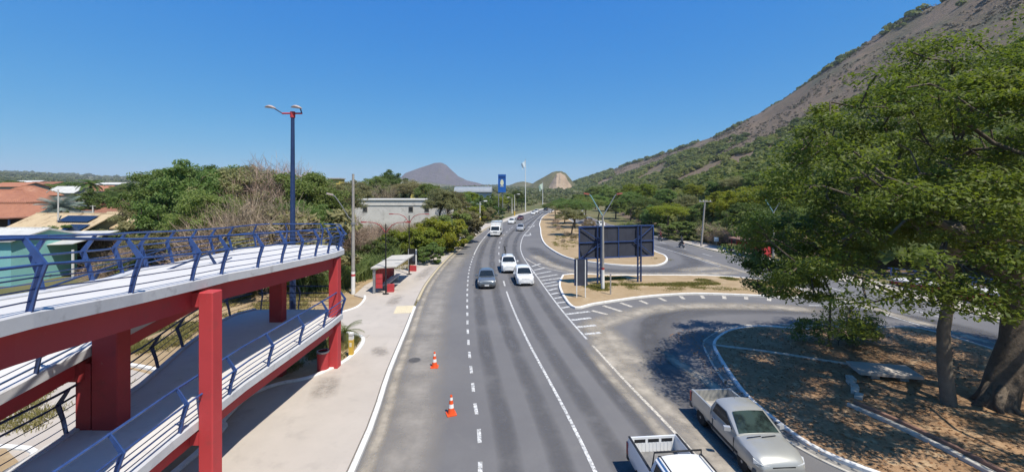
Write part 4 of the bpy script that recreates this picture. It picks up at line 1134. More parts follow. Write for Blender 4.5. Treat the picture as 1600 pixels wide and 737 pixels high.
# right-hand side: concrete pole with crossarm, small sign, bus shelter
up = thing("utility_pole", "leaning concrete utility pole with wooden crossarm beside the right road", "utility pole", (30.5, 66.0, PAVE_Z), 0)
MB().tube([(0, 0, 0), (0.62, 0, 7.4)], [0.16, 0.11], 10).build("pole", M_CONCPOLE, up, 60)
MB().box((0.6, -0.1, 7.15), (2.0, 0.12, 0.12)).build("crossarm", M_CONCPOLE, up)
for k in range(4): MB().lathe([(0.05, 0), (0.06, 0.08), (0.03, 0.16)], (-0.25 + 0.55 * k, -0.1, 7.21), 8).build("insulator", M_WHITE, up)
ss = thing("road_sign", "small pale square road sign on a short post by the right pavement", "sign", (31.9, 64.0, PAVE_Z))
MB().tube([(0, 0, 0), (0, 0, 1.6)], 0.03, 6).build("post", M_METAL, ss)
MB().box((0, -0.05, 1.3), (0.72, 0.03, 0.66)).build("plate", pmat("pale_blue_plate", (0.42, 0.52, 0.60), (0.36, 0.45, 0.52), 3, 0.5), ss)
mb = MB(); mb.prism([(-0.36, -0.36), (0.36, -0.36), (0.36, 0.36), (-0.36, 0.36)], 0, 0.01)
rs = thing("bus_shelter", "bus shelter with brown roof and red panels on the right pavement", "bus shelter", (32.6, 56.2, PAVE_Z), math.radians(6))
mb = MB(); mb.prism([(-1.1, -3.0), (1.1, -3.0), (1.1, 3.0), (-1.1, 3.0)], [2.0, 2.25, 2.25, 2.0], [2.14, 2.39, 2.39, 2.14]); mb.build("roof", M_BROWNROOF, rs)
for k in range(4): MB().box((0.85, -2.15 + 1.44 * k, 1.05), (0.07, 1.36, 1.75)).build("back_panel", M_RED, rs)
for yy in (-2.8, 2.8): MB().box((0.45, yy, 1.0), (0.9, 0.06, 1.7)).build("side_panel", M_RED, rs)
for yy in (-2.75, 0, 2.75): MB().box((-0.75, yy, 1.03), (0.1, 0.1, 2.0)).build("post", M_REDDK, rs)
MB().box((0.45, 0, 0.46), (0.42, 4.6, 0.07)).build("bench", M_CONCPOLE, rs)

# far street poles, flagpoles and the blue totem sign beyond the bend
def far_lamp(px, py_base, py_top, y, label, yellow=True, side=1):
    x = (px - 800) * y / FPX; z = 0.1
    h = CAM_H - (py_top - HZ) * y / FPX - z
    t = thing("street_lamp", label, "street lamp", (x, y, z), 0, "pale street lamps beyond the driveway")
    MB().tube([(0, 0, 1.8), (0, 0, h)], [0.15, 0.10], 8).build("pole", M_WALLW, t, 60)
    MB().tube([(0, 0, 0), (0, 0, 1.8)], [0.19, 0.18], 8).build("painted_foot", M_YELLOW if yellow else M_WHITE, t, 60)
    mb = MB(); mb.tube([(0, 0, h - 0.3), (side * 0.5, -0.2, h + 0.1), (side * 1.2, -0.4, h + 0.2)], 0.05, 6); mb.build("lamp_arm", M_METAL, t, 60)
    mb = MB(); mb.box((side * 1.5, -0.5, h + 0.2), (0.9, 0.4, 0.28)); mb.build("lamp_head", M_WHITE, t)
far_lamp(750, 351, 315, 110, "pale street lamp with yellow foot beside the concrete driveway")
far_lamp(722, 357, 324, 99, "pale street lamp with white head at the bushes' edge before the driveway", False)
far_lamp(804, 338, 304, 150, "pale street lamp with yellow foot standing past the blue totem sign")
far_lamp(800, 340, 309, 166, "thin pale street lamp farthest along the left verge", False, -1)

ts = thing("totem_sign", "tall blue totem sign with pale rounded emblem beside the road's bend", "sign", ((779 - 800) * 137 / FPX + 0.9, 137, 0))
mb = MB(); mb.tube([(-0.9, 0, 0), (-0.9, 0, 9.0)], 0.16, 8); mb.tube([(0.5, 0.1, 0), (0.5, 0.1, 9.0)], 0.12, 8); mb.build("post", M_METAL, ts)
MB().box((0.25, 0, 11.7), (2.6, 0.6, 6.0)).build("cabinet", pmat("totem_blue", (0.02, 0.12, 0.42), (0.018, 0.10, 0.36), 1, 0.35), ts)
MB().box((0.25, -0.31, 13.75), (2.2, 0.03, 0.9)).build("face_panel", pmat("totem_dark_blue", (0.015, 0.06, 0.22), (0.012, 0.05, 0.19), 1, 0.35), ts)
mb = MB(); pts = []
for k in range(24):
    a = 2 * math.pi * k / 24; pts.append((0.25 + 0.62 * math.cos(a) * (1.0 if math.sin(a) < 0 else 0.85), 12.0 + 1.0 * math.sin(a)))
mb.add([(x, -0.33, z) for x, z in pts] + [(x, -0.30, z) for x, z in pts], [tuple(range(23, -1, -1))] + [(k, (k + 1) % 24, 24 + (k + 1) % 24, 24 + k) for k in range(24)])
em = mb.build("emblem", pmat("emblem_cream", (0.70, 0.70, 0.50), (0.62, 0.62, 0.44), 2, 0.5), ts)
MB().box((0.25, -0.325, 10.75), (1.1, 0.03, 0.22)).build("emblem_bar", MATS["emblem_cream"], ts)

def flagpole(px, py_top, y, fh, fw, label, fm):
    x = (px - 800) * y / FPX; h = CAM_H - (py_top - HZ) * y / FPX
    t = thing("flagpole", label, "flagpole", (x, y, 0), 0, "flagpoles beyond the bend")
    MB().tube([(0, 0, 0), (0, 0, h)], [0.22, 0.10], 8).build("pole", M_WHITE, t, 60)
    MB().lathe([(0.16, h), (0.2, h + 0.15), (0.05, h + 0.35)], n=8).build("finial", M_METAL, t)
    nx, nz = 9, 9; vs = []; fs = []
    for j in range(nz):
        for i in range(nx):
            u = i / (nx - 1); v = j / (nz - 1)
            vs.append((-u * fw * (1 - 0.35 * v) - 0.1, 0.25 * math.sin(u * 7 + v * 2) * u, h - 0.3 - v * fh - u * fh * 0.55))
    for j in range(nz - 1):
        for i in range(nx - 1): fs.append((j * nx + i, j * nx + i + 1, (j + 1) * nx + i + 1, (j + 1) * nx + i))
    MB().add(vs, fs).build("flag", fm, t, 60, normals=False)
flagpole(821, 250, 186, 2.6, 1.9, "tall white flagpole with drooping pale blue flag by the bend", pmat("pale_flag", (0.55, 0.66, 0.72), (0.62, 0.70, 0.74), 0.5, 0.8))
flagpole(848, 285, 236, 3.2, 2.4, "shorter distant flagpole with greenish white flag before the quarried hill", pmat("green_white_flag", (0.60, 0.66, 0.58), (0.40, 0.55, 0.42), 0.4, 0.8))
# ------------------------------------------------------------------ vegetation
def skeleton(r, base, fork, pads, r_tip=0.02, r_max=0.4, sag=0.12, thin=1.0):
    """branches joining every leaf pad to the trunk; returns list of (p0, p1, pm, r0, r1)"""
    base = np.array(base, float)
    nodes = [base]; par = [-1]
    prev = 0
    for q in fork:
        nodes.append(np.array(q, float)); par.append(prev); prev = len(nodes) - 1
    top = nodes[-1]; first = len(nodes)
    order = sorted(range(len(pads)), key=lambda i: np.linalg.norm(pads[i] - top))
    for i in order:
        p = pads[i]
        d0 = np.linalg.norm(p - top)
        best, bd = prev, 1e9
        for k in range(max(1, first - 3), len(nodes)):
            q = nodes[k]; dq = np.linalg.norm(q - top)
            dd = np.linalg.norm(p - q) + 0.35 * dq * 0.6
            if k >= first and dq > d0 * 0.93: continue
            if dd < bd: bd, best = dd, k
        q = nodes[best]
        L = np.linalg.norm(p - q)
        # a bent midpoint
        mid = (p + q) / 2 + r.normal(0, 0.09 * L, 3) + np.array([0, 0, sag * L * (1 if p[2] < q[2] + L * 0.5 else 0.3)])
        nodes.append(mid); par.append(best)
        nodes.append(p); par.append(len(nodes) - 2)
    n = len(nodes); cnt = np.zeros(n)
    kids = [0] * n
    for i in range(1, n): kids[par[i]] += 1
    for i in range(n - 1, -1, -1):
        if kids[i] == 0: cnt[i] += 1
        if par[i] >= 0: cnt[par[i]] += cnt[i]
    tot = max(cnt.max(), 1)
    rad = r_tip + (r_max - r_tip) * (cnt / tot) ** 0.52 * thin
    return nodes, par, rad

def branch_mesh(mb, nodes, par, rad, n=6, limit=None, minr=0.0):
    kids = {}
    for i in range(1, len(nodes)): kids.setdefault(par[i], []).append(i)
    used = set()
    for i in range(1, len(nodes)):
        if i in used: continue
        if rad[i] < minr: continue
        chain = [par[i], i]; used.add(i); c = i
        while c in kids:
            k = max(kids[c], key=lambda a: rad[a])
            if k in used: break
            used.add(k); chain.append(k); c = k
        rr_ = [float(min(rad[chain[1]] * 1.08, rad[chain[0]]))] + [float(rad[k]) for k in chain[1:]]
        nn = n if rr_[0] > 0.06 else 4
        mb.tube([nodes[k] for k in chain], rr_, nn, cap=False)
    return mb

def leaves(r, centers, radii, flat, count, size, up=0.6, aspect=2.2):
    """rhombic leaf sprays scattered in flattened pads"""
    n = len(centers)
    idx = np.repeat(np.arange(n), count)
    m = len(idx)
    d = r.normal(size=(m, 3)); d /= np.linalg.norm(d, axis=1)[:, None]
    rr_ = r.random(m) ** 0.45
    off = d * rr_[:, None] * radii[idx][:, None]
    off[:, 2] *= flat
    c = centers[idx] + off
    nrm = r.normal(size=(m, 3)); nrm[:, 2] = np.abs(nrm[:, 2]) * 0.8 + up
    nrm += 0.5 * d
    nrm /= np.linalg.norm(nrm, axis=1)[:, None]
    t = np.cross(nrm, r.normal(size=(m, 3))); t /= np.linalg.norm(t, axis=1)[:, None]
    b = np.cross(nrm, t)
    s = size * (0.6 + 0.8 * r.random(m))[:, None]
    V = np.stack([c - t * s, c + b * s / aspect, c + t * s, c - b * s / aspect], 1).reshape(-1, 3)
    F = np.arange(m * 4).reshape(-1, 4)
    return V, F

def dome_pads(r, n, c, rx, ry, rz, fill=0.35, lower=-0.35, lump=0.22):
    """pad centres: mostly on an uneven dome, some inside"""
    out = []
    ph = r.random(8) * 7
    while len(out) < n:
        d = r.normal(size=3); d /= np.linalg.norm(d)
        if d[2] < lower: continue
        a = math.atan2(d[1], d[0])
        k = 1 + lump * (math.sin(3 * a + ph[0]) * 0.5 + math.sin(5 * a + ph[1] + 3 * d[2]) * 0.5 + math.sin(7 * d[2] + ph[2]) * 0.4)
        s = 1.0 if r.random() > fill else r.random() ** 0.5
        s *= k * (0.9 + 0.1 * r.random())
        out.append((c[0] + d[0] * rx * s, c[1] + d[1] * ry * s, c[2] + d[2] * rz * s))
    return np.array(out)

def tree_kind(seed, h, rx, rz, npad, nleaf, size, leaf_m, bark=M_BARK, flat=0.5, trunk_h=None, lower=-0.35, trunk_r=0.18, padr=None, lean=0.3):
    """meshes (trunk, crown) of one sort of tree, base at the origin"""
    r = np.random.default_rng(seed)
    th = trunk_h or h * 0.35
    pads = dome_pads(r, npad, (0, 0, h - rz), rx, rx * 0.95, rz, 0.35, lower)
    fork = [(r.normal(0, lean * 0.3), r.normal(0, lean * 0.3), th * 0.5), (r.normal(0, lean), r.normal(0, lean), th)]
    nodes, par, rad = skeleton(r, (0, 0, -0.1), fork, pads, 0.018, trunk_r)
    mb = branch_mesh(MB(), nodes, par, rad, 7)
    tm = bpy.data.meshes.new("trunk"); tm.from_pydata(mb.v, [], mb.f); tm.materials.append(bark)
    tm.polygons.foreach_set("use_smooth", [True] * len(tm.polygons)); tm.update()
    pr = (padr or rx * 0.22) * (0.7 + 0.6 * r.random(len(pads)))
    V, F = leaves(r, pads, pr, flat, nleaf, size)
    cm = np_mesh("crown", V, F, leaf_m, False)
    return tm, cm

def dry_kind(seed, h, rx, rz, npad, ntwig, m, bark=M_BARKPALE, leafn=0, leaf_m=None, bush=False):
    r = np.random.default_rng(seed)
    pads = dome_pads(r, npad, (0, 0, h - rz), rx, rx, rz, 0.45, -0.6 if bush else -0.3)
    fork = [(0.1, 0, h * 0.12), (0.15, 0.1, h * (0.15 if bush else 0.3))]
    nodes, par, rad = skeleton(r, (0, 0, -0.1), fork, pads, 0.012, 0.06 if bush else 0.15)
    mb = branch_mesh(MB(), nodes, par, rad, 5)
    tm = bpy.data.meshes.new("trunk"); tm.from_pydata(mb.v, [], mb.f); tm.materials.append(bark); tm.update()
    n = npad * ntwig; idx = np.repeat(np.arange(npad), ntwig)
    ctr = np.array([0, 0, h * 0.3])
    d = pads[idx] - ctr; d /= np.linalg.norm(d, axis=1)[:, None]
    d = d + r.normal(0, 0.75, (n, 3)); d[:, 2] += 0.35; d /= np.linalg.norm(d, axis=1)[:, None]
    a = pads[idx] + r.normal(0, rx * 0.13, (n, 3))
    L = (0.35 + 0.75 * r.random(n))[:, None] * min(rx * 0.42, 1.1)
    s = np.cross(d, r.normal(size=(n, 3))); s /= np.linalg.norm(s, axis=1)[:, None]
    w = (0.006 + 0.008 * r.random(n))[:, None]
    bend = r.normal(0, 0.12, (n, 3))
    V = np.stack([a - s * w, a + s * w, a + d * L + bend + s * w * 0.4, a + d * L + bend - s * w * 0.4], 1).reshape(-1, 3)
    F = np.arange(n * 4).reshape(-1, 4)
    cm = np_mesh("twigs", V, F, m, False)
    lm = None
    if leafn:
        V, F = leaves(r, pads, np.full(npad, rx * 0.3), 0.6, leafn, 0.16)
        lm = np_mesh("crown", V, F, leaf_m, False)
    return tm, cm, lm

KINDS = {}
def swap(mesh, m):
    c = mesh.copy(); c.materials[0] = m; return c
g1 = tree_kind(11, 7.0, 3.0, 2.6, 130, 170, 0.10, M_LEAF_A)
g2 = tree_kind(12, 8.0, 3.4, 2.4, 140, 170, 0.10, M_LEAF_B, lower=-0.2, flat=0.42)
g3 = tree_kind(13, 6.5, 2.7, 2.9, 130, 180, 0.10, M_LEAF_C, lower=-0.6)
g4 = tree_kind(14, 7.5, 4.2, 2.0, 140, 150, 0.09, M_LEAF_D, lower=-0.15, flat=0.35)
KINDS["green"] = [g1, (g3[0], swap(g3[1], M_LEAF_A)), (g2[0], swap(g2[1], M_LEAF_A))]
KINDS["yellow"] = [g2, (g1[0], swap(g1[1], M_LEAF_B)), (g3[0], swap(g3[1], M_LEAF_B))]
KINDS["dark"] = [g3, (g1[0], swap(g1[1], M_LEAF_C)), (g2[0], swap(g2[1], M_LEAF_C))]
KINDS["olive"] = [g4, (g2[0], swap(g2[1], M_LEAF_D)), (g1[0], swap(g1[1], M_LEAF_D))]
KINDS["feather"] = [(g4[0], swap(g4[1], M_LEAF_A)), (g4[0], swap(g4[1], M_LEAF_B)), (g4[0], swap(g4[1], M_LEAF_C))]
d1 = dry_kind(21, 7.5, 2.8, 3.2, 60, 46, M_TWIG)
d2 = dry_kind(22, 7.5, 2.9, 3.2, 70, 50, M_TWIGPINK)
d3 = dry_kind(23, 3.6, 2.0, 1.7, 50, 60, M_TWIG, bush=True)
d4 = dry_kind(24, 3.4, 2.0, 1.6, 50, 44, M_TWIG, leafn=26, leaf_m=M_LEAF_D, bush=True)
KINDS["dry"] = [d1]; KINDS["pink"] = [d2]; KINDS["drybush"] = [d3]; KINDS["bush"] = [d4, d3]
b1 = tree_kind(31, 3.0, 1.9, 1.45, 44, 220, 0.10, M_LEAF_A, lower=-0.9, trunk_h=0.5, trunk_r=0.06)
b2 = tree_kind(32, 2.6, 2.0, 1.25, 44, 220, 0.10, M_LEAF_B, lower=-0.9, trunk_h=0.5, trunk_r=0.06)
KINDS["shrub"] = [b1, b2, (b1[0], swap(b1[1], M_LEAF_C)), (b2[0], swap(b2[1], M_LEAF_D))]

tr = np.random.default_rng(99)
TREES = []; TOPS = {}
BASE = {"green": "leafy green tree", "dark": "dark green tree", "dry": "bare brown tree", "pink": "bare reddish tree", "olive": "thin olive tree", "yellow": "yellow green tree",
        "feather": "wide feathery tree", "drybush": "leafless brown bush", "bush": "half dry bush", "shrub": "green bush"}
ORD = ["nearest", "second nearest", "third nearest", "fourth nearest", "fifth nearest", "sixth nearest", "seventh nearest", "eighth nearest"]
def name_trees():
    """every tree says which one it is: its look, the landmark it stands by, and its order there from the camera"""
    d = {}
    for (o, base, px, y, bins) in TREES:
        for lim, phrase in bins:
            if px < lim: break
        d.setdefault((base, phrase), []).append((y, o))
    for (base, phrase), L in d.items():
        L.sort(key=lambda a: a[0])
        for i, (y, o) in enumerate(L):
            pre = "" if len(L) == 1 else (("nearer", "farther")[i] if len(L) == 2 else (ORD[i] if i < len(L) - 1 else "farthest")) + " "
            o["label"] = pre + base + " " + phrase
def tree(name, kind, x, y, h, label, group=None, z=None, wide=1.0, cat="tree", var=None):
    ks = KINDS[kind]
    k = ks[int(tr.integers(len(ks))) if var is None else var % len(ks)]
    if k[1].name not in TOPS:
        co = np.zeros(len(k[1].vertices) * 3, dtype=np.float32); k[1].vertices.foreach_get("co", co)
        TOPS[k[1].name] = float(np.percentile(co[2::3], 99.3))
    s = h / TOPS[k[1].name]
    if z is None: z = base_rise(x, y) - 0.02
    t = thing(name, None, cat, (x, y, z), float(tr.random() * 6.28), group)
    t.scale = (s * wide, s * wide, s)
    o = bpy.data.objects.new("trunk", k[0]); link(o, t)
    nm = "twigs" if k[1].name.startswith("twigs") else "crown"
    o = bpy.data.objects.new(nm, k[1]); link(o, t)
    if len(k) > 2 and k[2] is not None:
        o = bpy.data.objects.new("crown", k[2]); link(o, t)
    TREES.append((t, BASE[kind], 800 + x * FPX / y, y, label))
    return t

def at(px, y): return (px - 800) * y / FPX
def hgt(py, y): return CAM_H - (py - HZ) * y / FPX

# --- the big tree on the bottom right island
r = np.random.default_rng(5)
bt = thing("broad_tree", "huge spreading tree with feathery leaves and thick forked trunk on the bottom right island", "tree", (19.6, 16.6, 0.10))
pads = []
def in_gap(p): return False
C1 = np.array([21.3, 16.6, 7.4]) - np.array([19.6, 16.6, 0.1])
for k in range(880):
    d = r.normal(size=3); d /= np.linalg.norm(d)
    if d[2] < -0.22: continue
    a = math.atan2(d[1], d[0])
    lump = 1 + 0.05 * math.sin(4 * a + 1.0) + 0.05 * math.sin(7 * a + 5 * d[2]) + 0.04 * math.sin(11 * d[2] + 2 * a)
    s = (1.0 if r.random() > 0.30 else (0.45 + 0.5 * r.random())) * lump * (0.92 + 0.1 * r.random())
    rxx = 11.6 if d[0] < 0 else 10.5
    p = C1 + np.array([d[0] * rxx * s, d[1] * 7.0 * s, d[2] * 7.6 * s])
    if d[1] > 0: p[0] += d[1] * 7.0 * s * 0.62
    pads.append(p)
# drooping sprays at the left edge
for k in range(46):
    a = r.random() * 1.3 - 0.75
    rad_ = 7.6 + 3.2 * r.random()
    pads.append(C1 + np.array([-rad_ * math.cos(a), 6.3 * math.sin(a) - 1.0 + r.normal(0, 0.5), -1.4 - 1.8 * r.random()]))
pads = np.array(pads)
pads = pads[(pads[:, 2] > 2.9)]
keep = []
for p in pads:                       # outline of the crown's upper left shoulder
    wx, wy, wz = p[0] + 19.6, p[1] + 16.6, p[2] + 0.1
    lim = np.interp(wz, [3.0, 6.0, 8.5, 11.0, 13.0, 14.5, 15.5], [0.58, 0.56, 0.60, 0.67, 0.80, 0.95, 1.10])
    keep.append(wx / wy > lim and wx > 10.2 and not (wz < 5.3 and wx / wy > 0.82))
pads = pads[np.array(keep)]
fork = [(0.42, 0.05, 1.2), (0.98, 0.1, 2.6), (1.1, 0.15, 4.0), (0.85, 0.2, 5.2)]
nodes, par, rad = skeleton(r, (0, 0, -0.2), fork, pads, 0.018, 0.55, sag=0.10, thin=0.55)
for i in range(5): rad[i] = [0.66, 0.54, 0.50, 0.45, 0.40][i]
mb = branch_mesh(MB(), nodes, par, rad, 10)
# root flare
for a in np.linspace(0, 6.0, 7):
    mb.tube([(0.22 + math.cos(a) * 0.24, math.sin(a) * 0.24, 0.9), (math.cos(a) * 0.45, math.sin(a) * 0.45, 0.22), (math.cos(a) * (0.8 + 0.25 * math.sin(3 * a)), math.sin(a) * 0.8, -0.08)], [0.24, 0.17, 0.06], 7)
trk = MB(); trk.v = mb.v; trk.f = mb.f
o = trk.build("trunk", M_BARK, bt, 180)
pr = 0.92 * (0.55 + 0.85 * r.random(len(pads)))
V, F = leaves(r, pads, pr, 0.45, 330, 0.076, up=0.7, aspect=2.4)
np_mesh("crown", V, F, M_LEAF_BIG, bt)

# second, slimmer trunk beside it
st2 = thing("slim_tree", "slim pale barked tree leaning beside the thick trunk under the big crown", "tree", (17.75, 16.75, 0.10))
r = np.random.default_rng(6)
pads = dome_pads(r, 75, (-1.2, 0.4, 7.4), 3.6, 3.4, 2.4, 0.35, -0.45)
nodes, par, rad = skeleton(r, (0.15, 0, -0.15), [(-0.05, 0, 1.5), (-0.05, 0.05, 3.0), (0.25, 0.1, 4.4), (0.1, 0.15, 5.6)], pads, 0.02, 0.27)
for i in range(4): rad[i] = [0.30, 0.24, 0.21, 0.19][i]
branch_mesh(MB(), nodes, par, rad, 9).build("trunk", M_BARKPALE, st2, 180)
V, F = leaves(r, pads, 0.8 * (0.65 + 0.7 * r.random(len(pads))), 0.42, 210, 0.078, up=0.7, aspect=2.4)
np_mesh("crown", V, F, M_LEAF_BIG, st2)

# a thin stemmed young tree leans out over the loop road
yt = thing("young_tree", "thin stemmed dark young tree leaning over the loop road, left of the big tree", "tree", (17.8, 23.0, 0.10))
r = np.random.default_rng(8)
pads = np.concatenate([dome_pads(r, 70, (-2.4, -0.4, 5.4), 3.3, 2.6, 2.1, 0.3, -0.6), dome_pads(r, 26, (-3.0, -1.0, 4.0), 2.4, 1.6, 1.0, 0.4, -0.9)])
nodes, par, rad = skeleton(r, (0, 0, -0.1), [(0.05, 0, 1.6), (0.1, 0.0, 3.0), (-0.5, -0.1, 4.2)], pads, 0.012, 0.085)
for i in range(4): rad[i] = [0.075, 0.065, 0.06, 0.055][i]
branch_mesh(MB(), nodes, par, rad, 7).build("trunk", M_BARK, yt, 180)
V, F = leaves(r, pads, 0.62 * (0.6 + 0.8 * r.random(len(pads))), 0.5, 190, 0.080, up=0.6, aspect=2.0)
np_mesh("crown", V, F, M_LEAF_C, yt)
sp_ = thing("bush", "low leafy green bush around the young tree's thin stem on the shaded island", "bush", (18.5, 23.2, 0.10))
r = np.random.default_rng(9)
pads = np.concatenate([dome_pads(r, 40, (0.0, 0.0, 0.85), 2.1, 1.2, 0.85, 0.3, -0.5), dome_pads(r, 18, (1.6, 0.2, 0.8), 1.2, 0.9, 0.8, 0.3, -0.5)])
nodes, par, rad = skeleton(r, (0, 0, -0.1), [(0.0, 0, 0.3)], pads, 0.008, 0.03)
branch_mesh(MB(), nodes, par, rad, 6).build("stems", M_BARK, sp_, 180)
V, F = leaves(r, pads, 0.46 * (0.6 + 0.8 * r.random(len(pads))), 0.6, 110, 0.07)
np_mesh("foliage", V, F, M_LEAF_A, sp_)

# --- trees and bushes of the left belt (px, distance, skyline row, kind)
belt = [(262, 46, 268, "green", "tree"), (305, 43, 258, "green", "tree"), (340, 52, 262, "dark", "tree"), (372, 44, 266, "olive", "tree"), (400, 48, 262, "olive", "tree"), (425, 44, 249, "pink", "tree"),
        (452, 50, 262, "pink", "tree"), (478, 44, 272, "green", "tree"), (505, 52, 282, "olive", "tree"), (492, 44, 296, "green", "tree"), (360, 47, 262, "green", "tree"), (286, 60, 266, "green", "tree"), (325, 36, 300, "green", "tree"), (232, 50, 300, "olive", "tree"),
        (352, 34, 322, "drybush", "bush"), (388, 35, 305, "dry", "tree"), (418, 35, 306, "drybush", "bush"), (446, 36, 330, "shrub", "bush"), (478, 39, 316, "green", "tree"), (508, 46, 330, "drybush", "bush"),
        (516, 66, 285, "green", "tree"), (556, 102, 283, "olive", "tree"), (584, 120, 277, "green", "tree"), (612, 130, 268, "dark", "tree"), (640, 125, 282, "olive", "tree"), (598, 108, 286, "dry", "tree"),
        (668, 118, 288, "green", "tree"), (690, 74, 296, "olive", "tree"), (706, 84, 300, "olive", "tree"), (675, 66, 340, "shrub", "bush"), (722, 130, 302, "green", "tree"), (735, 140, 300, "yellow", "tree"),
        (752, 130, 306, "green", "tree"), (766, 150, 304, "green", "tree"), (781, 160, 307, "yellow", "tree"), (795, 175, 303, "green", "tree"), (808, 190, 298, "dark", "tree"), (735, 112, 322, "shrub", "bush"),
        (757, 116, 325, "shrub", "bush"), (775, 128, 322, "shrub", "bush"), (815, 205, 306, "dark", "tree"), (702, 64, 334, "shrub", "bush"), (640, 60, 348, "drybush", "bush"), (716, 72, 330, "shrub", "bush"),
        (575, 58, 350, "drybush", "bush"), (600, 62, 348, "drybush", "bush"), (622, 52, 362, "shrub", "bush"), (553, 50, 348, "drybush", "bush"), (535, 46, 330, "drybush", "bush"), (588, 47, 372, "shrub", "bush"),
        (660, 54, 358, "shrub", "bush"), (684, 58, 344, "shrub", "bush"), (674, 50, 380, "shrub", "bush"), (695, 62, 356, "shrub", "bush"), (560, 60, 350, "drybush", "bush"), (585, 66, 346, "drybush", "bush"), (612, 64, 350, "bush", "bush"), (632, 68, 346, "drybush", "bush"), (652, 66, 348, "bush", "bush")]
BELT_N = [(300, "behind the left half of the ramp"), (360, "behind the ramp, right of the houses"), (448, "behind the ramp, left of the blue mast"), (500, "close behind the blue mast"),
          (545, "between the blue mast and the concrete pole"), (600, "in front of the warehouse's left end"), (650, "in front of the warehouse's middle"), (705, "in front of the warehouse's right end"), (768, "beside the concrete driveway"), (9999, "past the blue totem sign")]
BELT_F = [(545, "between the blue mast and the concrete pole"), (600, "beyond the warehouse's left end"), (650, "beyond the warehouse's middle"), (705, "beyond the warehouse's right end"), (768, "between the driveway and rounded roof"), (790, "behind the blue totem sign"), (9999, "past the blue totem sign")]
RIGHT_B = [(960, "where the right road vanishes"), (1000, "rising beyond the billboard's middle"), (1030, "beyond the billboard's right end"), (1078, "just left of the leaning concrete pole"), (1112, "behind the leaning concrete pole"), (1185, "behind the right bus shelter"),
           (1250, "right of the right bus shelter"), (1400, "behind the big tree's crown, towards its left"), (9999, "behind the big tree's crown and trunks")]
MED_B = [(872, "at the sandy median's far left edge"), (890, "in the middle of the sandy median"), (903, "on the sandy median, left of the billboard"), (9999, "on the sandy median, above the billboard's left end")]
VIL_B = [(60, "among the terracotta houses at far left"), (112, "by the silvery palm"), (160, "around the foot of the tall palm"), (195, "behind the ramp railing, below the solar panels"), (240, "by the brown hip roof"), (9999, "right of the brown hip roof")]
names = {"green": "leafy_tree", "dark": "dark_tree", "dry": "bare_tree", "pink": "bare_tree", "olive": "olive_tree", "yellow": "leafy_tree", "drybush": "dry_bush", "bush": "bush", "shrub": "bush", "feather": "feathery_tree"}
for (px, y, py, k, c) in belt:
    h = hgt(py, y) - base_rise(at(px, y), y)
    wide = min(1.35, max(0.8, 6.5 / max(h, 3) if k in ("green", "dark", "olive") else 1.0))
    tree(names[k], k, at(px, y), y, max(h, 1.2), BELT_N if y < 82 else BELT_F, "trees and bushes left of the road", wide=wide, cat=c)

# --- right roadside trees in front of the slope
RB = [(1020, 88, 322, "green"), (1045, 84, 318, "feather"), (1070, 92, 306, "olive"), (1100, 84, 318, "green"), (1128, 82, 300, "yellow"), (1152, 76, 295, "yellow"), (1182, 72, 292, "yellow"), (1210, 70, 300, "yellow"),
      (1165, 62, 318, "dark"), (1200, 60, 322, "dark"), (1235, 60, 300, "green"), (1008, 110, 308, "feather"), (985, 122, 300, "green"), (962, 135, 297, "green"), (1040, 120, 296, "green"), (1085, 118, 288, "yellow"),
      (1010, 150, 288, "yellow"), (985, 170, 288, "yellow"), (950, 190, 290, "green"), (1055, 150, 280, "dark"), (1120, 110, 284, "dark"), (1150, 105, 276, "olive"), (1180, 100, 270, "green"), (1220, 95, 268, "dark"),
      (930, 210, 292, "green"), (915, 230, 294, "dark"), (1260, 70, 280, "green"), (1300, 66, 270, "dark"), (1345, 62, 270, "green"), (1395, 60, 262, "yellow"), (1450, 56, 268, "dark"), (1510, 52, 280, "green"), (1580, 48, 280, "dark"),
      (1060, 76, 346, "shrub"), (1110, 72, 350, "shrub"), (1135, 66, 356, "drybush"), (1122, 69, 348, "bush"), (1035, 82, 350, "drybush"), (1010, 92, 348, "bush"), (1196, 61, 366, "shrub"), (1320, 50, 340, "shrub"), (1400, 46, 350, "dark"), (1500, 42, 350, "green")]
for (px, y, py, k) in RB:
    x = at(px, y); z = mount_h(x, y) - 0.1 + base_rise(x, y) * (x > 50)
    xr_ = interp_path(RRR, y) + 1.9
    if x < xr_: x = xr_
    h = hgt(py, y) - z
    tree(names[k], k, x, y, max(h, 1.5), RIGHT_B, "trees and bushes at the right slope's foot", z=z, cat="bush" if k in ("shrub", "drybush", "bush") else "tree", wide=min(1.5, max(0.9, 6.5 / max(h, 3))))

# --- the median's dry trees and bushes
MD = [(868, 128, 316, "feather"), (882, 112, 318, "olive"), (898, 100, 312, "feather"), (914, 112, 308, "feather"), (935, 118, 305, "green"), (880, 150, 310, "feather"), (862, 170, 316, "olive"), (905, 150, 304, "green"), (893, 82, 326, "olive"),
      (873, 92, 352, "drybush"), (884, 80, 360, "drybush"), (868, 108, 340, "drybush"), (897, 74, 364, "bush"), (880, 70, 372, "drybush"), (920, 92, 340, "bush")]
for (px, y, py, k) in MD:
    x = at(px, y); h = hgt(py, y) - 0.14
    tree(names[k], k, x, y, max(h, 0.8), MED_B, "trees and bushes on the median", z=0.12, cat="bush" if "bush" in k else "tree", wide=1.25 if k in ("feather", "olive") else 1.0)

